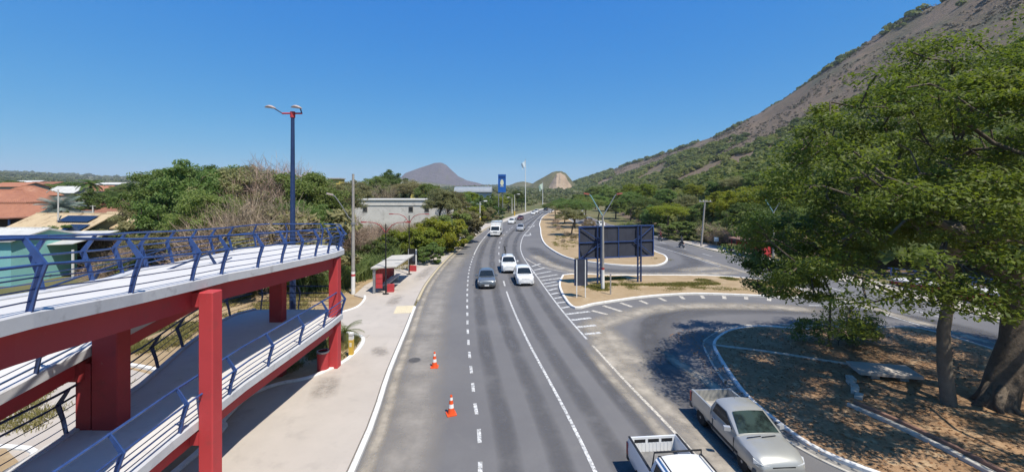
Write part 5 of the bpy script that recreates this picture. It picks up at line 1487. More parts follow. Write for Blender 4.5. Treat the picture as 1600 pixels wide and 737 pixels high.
# --- palms
def palm(name, x, y, h, nf, fl, label, m, r0=0.14, z=None, droop=0.7, seed=0, group=None, fan=False, wd=1.0):
    r = np.random.default_rng(500 + seed)
    if z is None: z = base_rise(x, y)
    t = thing(name, label, "palm", (x, y, z), 0, group)
    MB().tube([(0, 0, -0.1), (0.03 * h, 0, h * 0.5), (0.02 * h, 0.02 * h, h)], [r0 * 1.3, r0, r0 * 0.8], 8).build("trunk", M_BARKPALE, t, 180)
    for k in range(nf):
        a = k * 2.399 + r.random() * 0.3; el = 1.15 - 1.35 * (k / nf) + r.normal(0, 0.08)
        mb = MB(); prev = None
        pts = []
        p = Vector((0.02 * h, 0.02 * h, h)); e = el
        for i in range(9):
            pts.append(p.copy()); p = p + Vector((math.cos(a) * math.cos(e), math.sin(a) * math.cos(e), math.sin(e))) * (fl / 8); e -= droop / 6
        side = Vector((-math.sin(a), math.cos(a), 0))
        vs = []; fs = []
        for i in range(8):
            for s in (-1, 1):
                for q in range(2):
                    b0 = pts[i] + (pts[i + 1] - pts[i]) * (q * 0.5)
                    L = fl * (0.30 if not fan else 0.42) * math.sin(math.pi * (0.12 + 0.85 * (i + q * .5) / 8.5)) + 0.04
                    dr = (pts[min(i + 1, 8)] - pts[i]).normalized()
                    tip = b0 + side * (s * L * 0.85) + dr * (L * 0.55) + Vector((0, 0, -0.28 * L))
                    w = dr * (0.035 * fl * wd * (1.6 if fan else 1))
                    n0 = len(vs); vs += [tuple(b0), tuple(b0 + w), tuple(tip)]; fs.append((n0, n0 + 1, n0 + 2))
        mb.add(vs, fs)
        mb.tube(pts, [0.018 * fl ** 0.5, 0.017, 0.016, 0.014, 0.012, 0.01, 0.009, 0.007, 0.005], 4, cap=False)
        mb.build("frond", m, t, normals=False)
    return t
palm("young_palm", -9.75, 23.8, 0.55, 15, 1.25, "small palm with arching fronds in the kerbed bed by the marker post", M_LEAF_PALM, 0.11, 0.1, 1.0, 1)
palm("palm", 16.9, 60.5, 3.7, 16, 1.9, "small palm behind the billboard on the median's edge", M_LEAF_PALM, 0.11, 0.12, 1.1, 2)
palm("tall_palm", at(138, 110), 110, hgt(281, 110) - 1.2, 17, 3.4, "tall dark palm rising above the left houses' roofs", M_LEAF_C, 0.2, None, 1.1, 3, wd=2.6)
palm("silver_palm", at(92, 66), 66, 6.3, 26, 3.0, "silvery blue palm between the terracotta house and the beige roof", M_LEAF_PALMBLUE, 0.2, None, 0.6, 4, fan=True)
palm("palm", at(118, 92), 92, hgt(304, 92) - 0.6, 14, 2.2, "yellowish palm behind the silvery palm among the houses", M_LEAF_PALM, 0.14, None, 1.0, 5, wd=2.0)
palm("tall_palm", at(270, 125), 125, hgt(268, 125) - 1.0, 12, 2.0, "slim dark palm tip poking above the green trees", M_LEAF_C, 0.14, None, 0.9, 6, wd=2.6)

# trees among the houses
VT = [(150, 84, 298, "dark"), (165, 92, 300, "dark"), (215, 72, 332, "olive"), (200, 58, 348, "shrub"), (235, 60, 345, "shrub"), (185, 150, 290, "green"), (220, 160, 288, "green"), (80, 160, 288, "green"), (20, 170, 283, "dark"),
      (110, 170, 285, "dark"), (60, 130, 294, "olive"), (248, 120, 290, "green"), (150, 52, 366, "shrub"), (185, 47, 372, "bush"), (120, 56, 352, "shrub"), (222, 44, 380, "bush"), (255, 40, 360, "olive"), (200, 40, 400, "shrub"), (230, 36, 420, "shrub"), (170, 38, 402, "bush")]
for (px, y, py, k) in VT:
    x = at(px, y); b = base_rise(x, y); h = hgt(py, y) - b
    tree(names[k], k, x, y, max(h, 1.0), VIL_B, "trees and bushes among the left houses", cat="bush" if k in ("shrub", "bush") else "tree", wide=min(1.4, max(0.9, 5.5 / max(h, 2))))

name_trees()

# --- masses nobody could count
def clumps(name, pts, sizes, nleaf, m, flat=0.75, lsize=0.34, seed=1):
    r = np.random.default_rng(seed)
    Vs = []; off = 0; Fs = []
    pts = np.array(pts); sizes = np.array(sizes); nleaf = np.array(nleaf)
    for n in np.unique(nleaf):
        sel = nleaf == n
        P0 = pts[sel]; S0 = sizes[sel]
        idx = np.repeat(np.arange(len(P0)), n); m_ = len(idx)
        d = r.normal(size=(m_, 3)); d[:, 2] = np.abs(d[:, 2]) - 0.15; d /= np.linalg.norm(d, axis=1)[:, None]
        lump = 0.8 + 0.35 * r.random(m_)
        c = P0[idx] + d * (S0[idx] * lump)[:, None] * np.array([1, 1, flat])
        nn = d + r.normal(0, 0.5, (m_, 3)); nn[:, 2] += 0.35; nn /= np.linalg.norm(nn, axis=1)[:, None]
        t = np.cross(nn, r.normal(size=(m_, 3))); t /= np.linalg.norm(t, axis=1)[:, None]
        b = np.cross(nn, t)
        s = (S0[idx] * lsize * (0.6 + 0.8 * r.random(m_)) * math.sqrt(60.0 / n))[:, None]
        V = np.stack([c - t * s, c + b * s * 0.7, c + t * s, c - b * s * 0.7], 1).reshape(-1, 3)
        Vs.append(V); Fs.append(np.arange(m_ * 4).reshape(-1, 4) + off); off += len(V)
    o = np_mesh(name, np.concatenate(Vs), np.concatenate(Fs), m)
    o["kind"] = "stuff"
    return o

r = np.random.default_rng(77)
pts = []; sz = []; nl = []
tries = 0
while len(pts) < 6800 and tries < 150000:
    tries += 1
    y = -40 + 1430 * r.random() ** 1.5
    xf = float(lerp_table(FOOT, y, 1)); xr = float(lerp_table(RIDGE, y, 1))
    tmax = np.interp(y, [0, 200, 450, 700, 1000, 1250, 1450], [0.36, 0.37, 0.38, 0.42, 0.54, 0.8, 1.0])
    t = r.random() ** 1.1
    ridge_top = y > 480 and 0.93 < t < 1.05 and r.random() < 0.9
    high_patch = y < 500 and t > 0.62 and mnoise.noise(Vector((y / 120.0, t * 3.0, 12.2))) > 0.12 and t > 0.8
    x = xf + 2 + t * (xr - xf)
    tm = tmax * (1 + 0.55 * mnoise.noise(Vector((x / 95.0, y / 95.0, 2.2))) + 0.2 * mnoise.noise(Vector((x / 30.0, y / 30.0, 7.2))))
    if t > tm and not ridge_top and not high_patch: continue
    if mnoise.noise(Vector((x / 46.0, y / 46.0, 8.8))) > 0.24 and t > 0.05: continue
    R = math.hypot(x, y)
    s = (1.7 + 2.0 * r.random()) * (1 + R / 1400.0)
    pts.append((x, y, mount_h(x, y) + base_rise(x, y) * min(1, t * 3) + s * 0.35)); sz.append(s)
    nl.append(220 if R < 150 else (130 if R < 300 else (64 if R < 600 else 30)))
clumps("hillside_forest", pts, sz, nl, M_LEAF_FAR, seed=3)
pts = []; sz = []; nl = []
tries = 0
while len(pts) < 9000 and tries < 60000:
    tries += 1
    y = 60 + 1200 * r.random() ** 1.2
    xf = float(lerp_table(FOOT, y, 1)); xr = float(lerp_table(RIDGE, y, 1))
    t = 0.3 + 0.8 * r.random()
    ridge_line = abs(t - 1.0) < 0.05
    x = xf + t * (xr - xf)
    if not ridge_line and mnoise.noise(Vector((x / 60.0, y / 60.0, 3.8))) < -0.1 - 0.0: continue
    if ridge_line and r.random() < 0.35: continue
    s = (0.6 + 1.1 * r.random() ** 2) * (1.0 if not ridge_line else 1.5)
    pts.append((x, y, mount_h(x, y) + base_rise(x, y) + s * 0.25)); sz.append(s); nl.append(14)
clumps("slope_scrub", pts, sz, nl, M_LEAF_SCRUB, lsize=0.3, seed=4)
# scrub on the plain, all round to the horizon
pts = []; sz = []; nl = []
tries = 0
while len(pts) < 7500 and tries < 80000:
    tries += 1
    R = 60 + 3600 * r.random() ** 1.7
    a = r.random() * 2.1 - 1.25
    x = R * math.sin(a); y = R * math.cos(a)
    if y < 30: continue
    if x > float(lerp_table(FOOT, y, 1)) - 4: 
        if y < 1900: continue
    if y < 310 and x > interp_path(LE, y) - (9 if y < 90 else 14) and x < interp_path(RRR, y) + 4: continue
    if y < 115 and -46 < x < 0: continue
    if R < 140 and x < -45 and r.random() < 0.8: continue
    if mnoise.noise(Vector((x / 160.0, y / 160.0, 6.6))) < -0.18: continue
    s = (1.2 + 1.8 * r.random()) * (1 + R / 1100.0)
    pts.append((x, y, base_rise(x, y) + s * 0.3)); sz.append(s); nl.append(90 if R < 200 else (40 if R < 600 else 18))
clumps("plain_scrub", pts, sz, nl, M_LEAF_PLAIN, seed=5)

def blades(name, pts, h, w, m, n, spread, seed=1, lean=0.35):
    r = np.random.default_rng(seed); pts = np.array(pts); h = np.array(h)
    idx = np.repeat(np.arange(len(pts)), n); m_ = len(idx)
    a = pts[idx] + np.concatenate([r.normal(0, spread, (m_, 2)), np.zeros((m_, 1))], 1)
    hh = (h[idx] * (0.5 + 0.6 * r.random(m_)))[:, None]
    d = np.concatenate([r.normal(0, lean, (m_, 2)), np.ones((m_, 1))], 1); d /= np.linalg.norm(d, axis=1)[:, None]
    s = np.cross(d, r.normal(size=(m_, 3))); s /= np.linalg.norm(s, axis=1)[:, None]
    wv = s * w * (0.6 + 0.8 * r.random(m_))[:, None]
    mid = a + d * hh * 0.6
    tip = a + d * hh + np.concatenate([r.normal(0, 0.22, (m_, 2)), np.full((m_, 1), -0.10)], 1) * hh
    V = np.stack([a - wv * .6, a + wv * .6, mid + wv, mid - wv, tip], 1).reshape(-1, 3)
    i0 = np.arange(m_) * 5
    F = np.concatenate([np.stack([i0, i0 + 1, i0 + 2], 1), np.stack([i0, i0 + 2, i0 + 3], 1), np.stack([i0 + 3, i0 + 2, i0 + 4], 1)])
    o = np_mesh(name, V, F, m); o["kind"] = "stuff"; return o
# tall reed-like plants behind the bus shelter
pts = []; hh = []
while len(pts) < 700:
    y = 36 + 40 * r.random() ** 1.2
    x0 = -14.2 if y < 52 else -12.6
    x = x0 - 7.5 * r.random() ** 1.3 - (1.0 if y < 40 else 0)
    if y < 38 and x > -15.2: continue
    pts.append((x, y, 0.03)); hh.append(2.7 * (0.7 + 0.5 * r.random()) * (1 if y < 62 else 0.75))
blades("tall_reeds", pts, hh, 0.05, M_REED, 34, 0.30, 2, 0.3)
# dry grass: planting beds, verges, islands, yard strip
pts = []; hh = []
def scatter(n, fx, keep=lambda x, y: True, h=0.25, z=0.1):
    k = 0
    while k < n:
        x, y = fx()
        if keep(x, y) and mnoise.noise(Vector((x / 2.2, y / 2.2, 1.1))) > -0.05:
            pts.append((x, y, z)); hh.append(h * (0.6 + 0.8 * r.random())); k += 1
scatter(230, lambda: (-8.9 - 2.2 * r.random(), 18.9 + 6.0 * r.random()), lambda x, y: y > 19.6 + (-(x + 8.9)) * 0.1, 0.22, 0.05)
scatter(500, lambda: (-14.2 - 9 * r.random(), 22.3 + 4.5 * r.random()), h=0.4, z=0.05)
scatter(300, lambda: (-14.5 - 8 * r.random(), 28.5 + 8 * r.random()), h=0.35, z=0.05)
scatter(260, lambda: (-11.6 - 3 * r.random(), 46 + 36 * r.random()), lambda x, y: x < -11.9 or y < 52, 0.4, 0.05)
scatter(160, lambda: (-17.5 - 6 * r.random(), 15 + 4 * r.random()), h=0.25, z=0.05)
blades("dry_grass", pts, hh, 0.014, M_GRASS, 26, 0.20, 3, 0.5)
# two bands of short green-brown ground cover along the billboard island
pts = []; hh = []
scatter(900, lambda: (8.0 + 16.5 * r.random(), 38.6 + 1.0 * (r.random() - .5)), lambda x, y: abs(y - (38.5 + 0.5 * math.sin(x * 0.4))) < 0.5, 0.13, 0.12)
scatter(800, lambda: (9.0 + 15 * r.random(), 40.8 + 1.3 * (r.random() - .5)), lambda x, y: (x > 16 or x < 13.5) and abs(y - (40.9 + 0.35 * math.sin(x * 0.5 + 2))) < 0.42, 0.13, 0.12)
scatter(120, lambda: (6.6 + 1.9 * r.random(), 36.2 + 2.0 * r.random()), h=0.14, z=0.12)
scatter(260, lambda: (6.5 + 17 * r.random(), 36.2 + 5.5 * r.random()), lambda x, y: mnoise.noise(Vector((x / 1.5, y / 1.2, 4.4))) > 0.12, 0.09, 0.12)
scatter(420, lambda: (5.5 + 15 * r.random(), 52 + 60 * r.random()), lambda x, y: interp_path(RL, y) + 5.5 < x < interp_path(RRL, y) - 2 and mnoise.noise(Vector((x / 3, y / 3, 4.4))) > 0.05, 0.2, 0.13)
blades("ground_cover", pts, hh, 0.022, leafmat("olive_ground_cover", (0.15, 0.15, 0.035), (0.21, 0.19, 0.05), (0.27, 0.235, 0.08), 0.9, 0.3, 0.0), 24, 0.20, 4, 0.7)
# leaf litter and twigs on the shaded island
n = 9000
x = 9.5 + 17 * r.random(n); y = 9.5 + 16.5 * r.random(n)
ok = np.array([x[i] > np.interp(y[i], [11.7, 13.5, 15.2, 18, 21, 24.5, 26.5], [12.0, 10.3, 9.7, 9.2, 8.9, 9.2, 11.5]) and x[i] < 26 for i in range(n)])
x = x[ok]; y = y[ok]; n = len(x)
c = np.stack([x, y, 0.135 + 0.02 * r.random(n)], 1)
nn = r.normal(0, 0.35, (n, 3)); nn[:, 2] = 1; nn /= np.linalg.norm(nn, axis=1)[:, None]
t = np.cross(nn, r.normal(size=(n, 3))); t /= np.linalg.norm(t, axis=1)[:, None]; b = np.cross(nn, t)
s = (0.035 + 0.05 * r.random(n))[:, None]
V = np.stack([c - t * s, c + b * s * .6, c + t * s, c - b * s * .6], 1).reshape(-1, 3)
o = np_mesh("leaf_litter", V, np.arange(n * 4).reshape(-1, 4), M_LITTER); o["kind"] = "stuff"

# concrete bits on the shaded island
sl = thing("concrete_slab", "flat concrete slab lying on the shaded island by the dividing kerb", "concrete slab", (17.5, 19.3, 0.13), math.radians(-12))
mb = MB(); mb.box((0, 0, 0.30), (2.5, 1.15, 0.13), 0, 0.06); mb.build("slab", M_CONC, sl)
mb = MB(); mb.box((-0.55, 0, 0.11), (0.35, 0.8, 0.26)); mb.box((0.6, 0, 0.11), (0.35, 0.8, 0.24)); mb.build("footing", M_CONCPOLE, sl)
rk = thing("broken_kerb", "broken pale kerb stones lying between the concrete slab and the drain channel", "kerb stones", (15.15, 18.1, 0.12), math.radians(58))
for k in range(5):
    mb = MB(); mb.box((-0.95 + 0.48 * k, 0.07 * (k % 2), 0.06 + 0.015 * (k % 3)), (0.44, 0.26, 0.16), 0.12 * (k - 2), 0.06 * (k % 2), 0.08 * (k % 3 - 1))
    mb.build("kerb_stone", M_KERBDUST, rk)
dk = thing("drain_channel", "long narrow drain channel with twin kerbs crossing the shaded island", "drain channel", (16.0, 15.5, 0.12))
D0 = (16.0, 15.5, 0.12)
pa = [(*P(1330, 632, 0.13), 0.0), (*P(1400, 662, 0.13), 0.0), (*P(1480, 700, 0.13), 0.0), (*P(1575, 750, 0.13), 0.0)]
for s in (-0.22, 0.22):
    MB(D0).sweep(offset_path(pa, s), 0.12, 0.10, 0.27).build("side_kerb", M_KERBDUST if s < 0 else pmat("reddish_kerb", (0.30, 0.17, 0.12), (0.24, 0.14, 0.10), 3, 0.9), dk)
MB(D0).sweep(pa, 0.30, 0.09, 0.15).build("channel_bed", M_CONCPOLE, dk)
# ------------------------------------------------------------------ vehicles
def bool_cut(ob, cutters):
    """wheel arches: subtract cylinders from a mesh, keeping the result as plain mesh data"""
    tmp = []
    for mb in cutters:
        c = mb.build("cutter", M_BLACK); tmp.append(c)
        md = ob.modifiers.new("arch", 'BOOLEAN'); md.object = c; md.operation = 'DIFFERENCE'; md.solver = 'EXACT'
    bpy.context.view_layer.update()
    dg = bpy.context.evaluated_depsgraph_get()
    me = bpy.data.meshes.new_from_object(ob.evaluated_get(dg))
    ob.modifiers.clear()
    old = ob.data; nm = old.name
    mt = old.materials[0]
    ob.data = me
    me.name = nm
    me.materials.clear(); me.materials.append(mt)
    me.polygons.foreach_set("material_index", [0] * len(me.polygons))
    me.polygons.foreach_set("use_smooth", [True] * len(me.polygons))
    me.set_sharp_from_angle(angle=math.radians(34))
    for c in tmp:
        d = c.data; bpy.data.objects.remove(c); bpy.data.meshes.remove(d)

def body_section(w, zb, zt, crown=0.03, tumble=0.90):
    h = zt - zb
    half = [(0, zb), (w * .80, zb), (w * .95, zb + .07 * h), (w, zb + .28 * h), (w * 1.0, zb + .55 * h), (w * .985, zb + .74 * h), (w * .955, zb + .90 * h), (w * tumble, zt - 0.012), (w * .60, zt + crown * .6), (0, zt + crown)]
    return half

def loft_sym(mb, stations):
    """stations: list of (x, half-section); mirrored in y, ends capped"""
    k = len(stations[0][1]); vs = []; fs = []
    m = 2 * k - 2
    for x, half in stations:
        ring = [(x, y, z) for y, z in half] + [(x, -y, z) for y, z in reversed(half[1:-1])]
        vs += ring
    for i in range(len(stations) - 1):
        for e in range(m):
            fs.append((i * m + e, i * m + (e + 1) % m, (i + 1) * m + (e + 1) % m, (i + 1) * m + e))
    fs.append(tuple(range(m - 1, -1, -1))); fs.append(tuple(range((len(stations) - 1) * m, len(stations) * m)))
    mb.add(vs, fs)

def wheel(parent, x, y, r, w, side, rim=M_RIM, detail=True):
    """axle along y; side=+1 faces +y"""
    mb = MB()
    prof = [(r * .62, -w / 2), (r * .93, -w / 2), (r, -w * .32), (r, w * .32), (r * .93, w / 2), (r * .62, w / 2)]
    mb.lathe(prof, (x, y, r), 20, 'y')
    t = mb.build("wheel", M_TYRE, parent, 40)
    if not detail: return t
    mb = MB()
    s = side
    mb.lathe([(r * .64, s * w * .49), (r * .60, s * w * .36), (r * .18, s * w * .40), (r * .16, s * w * .52), (0.001, s * w * .53)], (x, y, r), 20, 'y', cap=False)
    rm = mb.build("rim", rim, t, 40)
    mb = MB()
    for k in range(6):
        a = k * math.pi / 3 + 0.2
        mb.box((x + math.cos(a) * r * .40, y + s * w * .405, r + math.sin(a) * r * .40), (r * .14, 0.012, r * .09), 0, 0, -a)
    mb.build("rim_slot", M_BLACK, t)
    return t

def cabin(mb, st, wb, ws, wt, zb, crown=0.035):
    """greenhouse; st = (rear base x, rear top x, front top x, front base x); z from zb to st z top"""
    xrb, xrt, xft, xfb, zt, zbr, zbf = st
    xm = (xrt + xft) / 2
    def sec(x, top, zb_, wscale=1.0):
        if not top:
            z = zb_
            return (x, [(0, z - .05), (wb * .96, z - .05), (wb, z), (wb * .985, z + .012), (wb * .93, z + .02), (wb * .6, z + .028), (0, z + .034)])
        return (x, [(0, zb_ - .05), (wb * .96, zb_ - .05), (wb, zb_), (ws, zt - .085), (wt, zt - .02), (wt * .6, zt + crown * .5), (0, zt + crown)])
    stt = [sec(xrb, False, zbr), sec(xrt, True, zbr), sec(xm, True, (zbr + zbf) / 2), sec(xft, True, zbf), sec(xfb, False, zbf)]
    loft_sym(mb, stt)

def glass_front(xb, xt, zb, zt, wb, wt, off, crown=0.05, m0=0.88, b=0.10, t=0.93, rows=4, cols=7, bow=0.06):
    """curved pane between base and top lines, standing off the cabin by `off` along x"""
    mb = MB(); vs = []; fs = []
    s = 1 if xb > xt else -1
    for j in range(rows):
        v = b + (t - b) * j / (rows - 1)
        for i in range(cols):
            u = -1 + 2 * i / (cols - 1)
            w = (wb + (wt - wb) * v) * m0
            bo = bow * (1 - u * u)
            x = xb + (xt - xb) * v + s * (off)
            z = zb + (zt - zb) * v + crown * (1 - u * u) * (0.5 + .5 * v) + 0.012
            vs.append((x, u * w, z))
    for j in range(rows - 1):
        for i in range(cols - 1): fs.append((j * cols + i, j * cols + i + 1, (j + 1) * cols + i + 1, (j + 1) * cols + i))
    return mb.add(vs, fs)

def side_glass(xs_b, xs_t, wb, ws, zb, zt, side, off=0.014):
    """pane on the sloped side plane; xs_b/xs_t=(rear,front) x at lower / upper edge"""
    lo, hi = 0.10, 0.93
    def y(v): return side * (wb + (ws - wb) * v + off)
    z = lambda v: zb + (zt - zb) * v
    return MB().add([(xs_b[0], y(lo), z(lo)), (xs_b[1], y(lo), z(lo)), (xs_t[1], y(hi), z(hi)), (xs_t[0], y(hi), z(hi))], [(0, 1, 2, 3)])

def make_car(name, label, cat, x, y, heading, S, group=None, z=0.008):
    t = thing(name, label, cat, (x, y, z), heading, group)
    L, W, H = S["L"], S["W"], S["H"]; w = W / 2
    body_m = S["paint"]; zb = S.get("zb", 0.23); belt = S["belt"]; hood = S["hood"]
    xr, xf = -L / 2, L / 2
    wr = S.get("wr", 0.30); ax_f = xf - S.get("fo", 0.75); ax_r = xr + S.get("ro", 0.72)
    cr = S["cab"]                       # rear base, rear top, front top, front base (x)
    tail = S.get("tail", belt)          # height of rear deck
    pick = S.get("pickup", False)
    st = []
    if pick:
        bx = S["bed_front"]
        st.append((bx, body_section(w * .985, zb, belt, 0.01)))
        st.append((bx + .2, body_section(w * .99, zb, belt, 0.01)))
    else:
        st.append((xr, body_section(w * .80, zb + .16, tail - .16, 0.015)))
        st.append((xr + .07, body_section(w * .90, zb + .04, tail - .06, 0.02)))
        st.append((xr + .28, body_section(w * .965, zb, tail, 0.02)))
        st.append((max(cr[0] + .25, xr + .5), body_section(w, zb, belt - .0, 0.015)))
    st.append(((cr[0] + cr[3]) / 2, body_section(w, zb, belt, 0.012)))
    st.append((cr[3] - .05, body_section(w, zb, belt - .01, 0.02)))
    st.append((cr[3] + .25, body_section(w * .995, zb, belt - .05, 0.03, .88)))
    st.append(((cr[3] + xf) / 2 + .1, body_section(w * .985, zb, (belt + hood) / 2, 0.04, .86)))
    st.append((xf - .32, body_section(w * .95, zb, hood, 0.045, .86)))
    st.append((xf - .12, body_section(w * .88, zb + .03, hood - .07, 0.035, .86)))
    st.append((xf - .02, body_section(w * .80, zb + .08, hood - .19, 0.02, .88)))
    st.append((xf, body_section(w * .72, zb + .14, hood - .27, 0.01, .9)))
    st.sort(key=lambda q: q[0])
    mb = MB(); loft_sym(mb, st)
    body = mb.build("body", body_m, t, 34)
    cuts = [MB().lathe([(wr * 1.17, -.28), (wr * 1.17, .28)], (ax_f, s * (w - .07), wr), 24, 'y') for s in (-1, 1)]
    if not pick: cuts += [MB().lathe([(wr * 1.17, -.28), (wr * 1.17, .28)], (ax_r, s * (w - .07), wr), 24, 'y') for s in (-1, 1)]
    bool_cut(body, cuts)
    # cabin and its glass
    wb, ws, wt = w * .935, w * .80, w * .70
    zc = belt - .012; zt = H - .035
    mb = MB(); cabin(mb, (cr[0], cr[1], cr[2], cr[3], zt, zc, zc), wb, ws, wt, zc)
    mb.build("cabin", S.get("roof_paint", body_m), t, 34)
    gm = S.get("glass", M_GLASS)
    glass_front(cr[3], cr[2], zc, zt, wb, wt, 0.035, 0.03, .90, .06, .90).build("windscreen", gm, t, 60)
    glass_front(cr[0], cr[1], zc, zt, wb, wt, 0.03, 0.03, .84, .14, .86).build("rear_window", M_GLASS, t, 60)
    sl_f = (cr[2] - cr[3]) / 1.0; sl_r = (cr[1] - cr[0])
    lo, hi = .10, .93
    for s in (-1, 1):
        f_b = cr[3] + sl_f * lo - .16; f_t = cr[3] + sl_f * hi - .10
        r_b = cr[0] + sl_r * lo + .14; r_t = cr[0] + sl_r * hi + .10
        zs = zt - .085
        if S.get("doors", 4) == 4:
            mid = (cr[2] + cr[1]) / 2 - .02
            side_glass((mid + .05, f_b), (mid + .05, f_t), wb, ws, zc, zs, s).build("side_window", M_GLASS, t)
            side_glass((r_b, mid - .05), (r_t, mid - .05), wb, ws, zc, zs, s).build("side_window", M_GLASS, t)
        else:
            side_glass((r_b + .05, f_b), (r_t + .03, f_t), wb, ws, zc, zs, s).build("side_window", M_GLASS, t)
        # mirrors, lamps
        mb = MB(); mb.box((cr[3] - .28, s * (w + .10), belt + .06), (.12, .20, .13), s * .25); mb.build("wing_mirror", S.get("mirror", body_m), t)
        mb = MB(); yy = s * w
        a = [(xf - .30, yy * .95, hood - .075), (xf - .085, yy * .79, hood - .135), (xf - .055, yy * .50, hood - .165), (xf - .045, yy * .50, hood - .27), (xf - .075, yy * .80, hood - .255), (xf - .27, yy * .965, hood - .185)]
        a2 = [(p[0] + .028, p[1] + s * .012, p[2]) for p in a]
        mb.add(a2 + [(p[0] - .05, p[1] * .96, p[2]) for p in a], [(0, 1, 2, 3, 4, 5), (0, 6, 7, 1), (1, 7, 8, 2), (2, 8, 9, 3), (3, 9, 10, 4), (4, 10, 11, 5), (5, 11, 6, 0)])
        mb.build("headlight", M_HEADL, t)
        mb = MB()
        if pick: mb.box((xr + .02, s * (w - .06), .72), (.10, .11, .36))
        else: mb.box((xr + .10, s * (w * .84), tail - .22), (.14, .16, .26), -s * .35)
        mb.build("tail_light", M_TAILL, t)
        mb = MB(); mb.box((0.15 + (cr[0] + cr[3]) / 2 - .1, s * (w + .004), zb + .30 * (belt - zb)), ((ax_f - ax_r) - wr * 2.6, .022, .075)); mb.build("side_moulding", S.get("moulding", M_BLACK), t)
        mb = MB(); mb.box((cr[1] + (cr[2] - cr[1]) * (.55 if S.get("doors", 4) == 4 else .2), s * (w * .99 + .008), belt - .16), (.17, .025, .035)); mb.build("door_handle", S.get("mirror", body_m), t)
    if pick:
        for s in (-1, 1):
            zl = zb + .10
            for gx in (cr[3] - .08, S["bed_front"] + .16):
                MB().box((gx, s * (w + .001), zl + .5 * (belt - zl) - .06), (.014, .018, (belt - zl) * .80)).build("door_gap", M_BLACK, t)
    # front: grille, bumper, plate
    mb = MB(); mb.box((xf - .035, 0, hood - .235), (.05, w * .86, .10)); mb.build("grille", M_BLACK, t)
    mb = MB(); vs = []; n = 9
    for i in range(n):
        u = -1 + 2 * i / (n - 1); bx_ = xf + .055 - .26 * u ** 4 - .05 * u * u
        for zz in (zb - .02, zb + .20): vs.append((bx_, u * w * .985, zz))
        for zz in (zb + .20, zb - .02): vs.append((bx_ - .14, u * w * .93, zz))
    fs = []
    for i in range(n - 1):
        for e in range(4): fs.append((i * 4 + e, i * 4 + (e + 1) % 4, i * 4 + 4 + (e + 1) % 4, i * 4 + 4 + e))
    fs += [(3, 2, 1, 0), (4 * n - 4, 4 * n - 3, 4 * n - 2, 4 * n - 1)]
    mb.add(vs, fs); mb.build("front_bumper", S.get("bumper", body_m), t, 40)
    mb = MB(); mb.box((xf + .03, 0, zb + .005), (.06, w * 1.05, .09)); mb.build("air_intake", M_BLACK, t)
    mb = MB(); mb.box((xf + .063, 0, zb + .13), (.012, .40, .13)); mb.build("number_plate", M_PLATE, t)
    mb = MB(); mb.box((cr[3] + .16, w * .25, belt + .012), (.02, .5, .02), .12); mb.box((cr[3] + .16, -w * .35, belt + .012), (.02, .5, .02), .12); mb.build("wiper", M_BLACK, t)
    if not pick:
        mb = MB(); mb.box((xr - .01, 0, zb + .13), (.12, W * .94, .2)); mb.build("rear_bumper", S.get("bumper", body_m), t)
        mb = MB(); mb.box((xr - .07, 0, zb + .3), (.012, .40, .13)); mb.build("number_plate", M_PLATE, t)
    else:
        bx = S["bed_front"]; zt_ = S["rail"]; zf = S["bedfloor"]
        mb = MB(); out = []
        for xx, ws_, up in ((xr + .03, .97, 0.0), (xr + .30, .99, 0), (bx - .25, .99, 0), (bx - .012, .985, 0)):
            wv = w * ws_
            half = [(0, zb + .16), (wv * .80, zb + .08), (wv * .95, zb + .12), (wv, zb + .30), (wv, zb + .52 * (zt_ - zb)), (wv * .985, zt_ - .12), (wv * .965, zt_), (wv * .965 - .085, zt_), (wv * .965 - .10, zt_ - .10), (wv * .965 - .10, zf), (0, zf)]
            out.append((xx, half))
        loft_sym(mb, out)
        bed = mb.build("cargo_bed", body_m, t, 34)
        bool_cut(bed, [MB().lathe([(wr * 1.17, -.14), (wr * 1.17, .30)], (ax_r, w - .10, wr), 24, 'y'), MB().lathe([(wr * 1.17, -.30), (wr * 1.17, .14)], (ax_r, -(w - .10), wr), 24, 'y')])
        mb = MB(); wi = w * .965 - .11
        mb.box(((xr + bx) / 2, 0, zf + .012), (bx - xr - .12, 2 * wi - .01, .02)); mb.build("bed_liner", S.get("liner", M_WALLG), t)
        for s in (-1, 1): MB().box((ax_r, s * (wi - .06), zf + .13), (.62, .16, .22)).build("wheel_box", S.get("liner", M_WALLG), t)
        mb = MB(); mb.box((bx - .06, 0, (zf + zt_) / 2), (.045, 2 * wi, zt_ - zf - .004)); mb.build("bulkhead", body_m, t)
        tgw = 2 * wi
        mb = MB(); mb.box((xr + .055, 0, (zf + zt_) / 2 + .0), (.05, tgw, zt_ - zf - .02)); tg = mb.build("tailgate", body_m, t)
        if S.get("slots"):
            mb = MB()
            for k in (-1, 0, 1): mb.box((xr + .083, k * tgw * .31, zt_ - .13), (.008, tgw * .25, .10))
            mb.build("tailgate_slot", M_BLACK, tg)
            mb = MB()
            for k in range(11): mb.box((xr + .083, (k - 5) * tgw * .085, zf + .17), (.010, tgw * .022, .26))
            mb.build("tailgate_rib", body_m, tg)
        for s in (-1, 1):
            mb = MB(); mb.box(((xr + bx) / 2, s * (w * .965 - .045), zt_ + .008), (bx - xr - .08, .07, .025)); mb.build("bed_rail", S.get("railcap", M_BLACK), t)
        mb = MB(); mb.box((xr - .05, 0, zb + .14), (.14, W * .95, .18)); mb.build("rear_bumper", S.get("bumper", M_BLACK), t)
        if S.get("hoop"):
            mb = MB(); wt_ = w * .80
            mb.tube([(bx - .12, -wi, zt_ + .01), (bx - .04, -wt_, H + .04), (bx - .04, wt_, H + .04), (bx - .12, wi, zt_ + .01)], .026, 7); mb.build("rear_hoop", M_BLACK, t, 60)
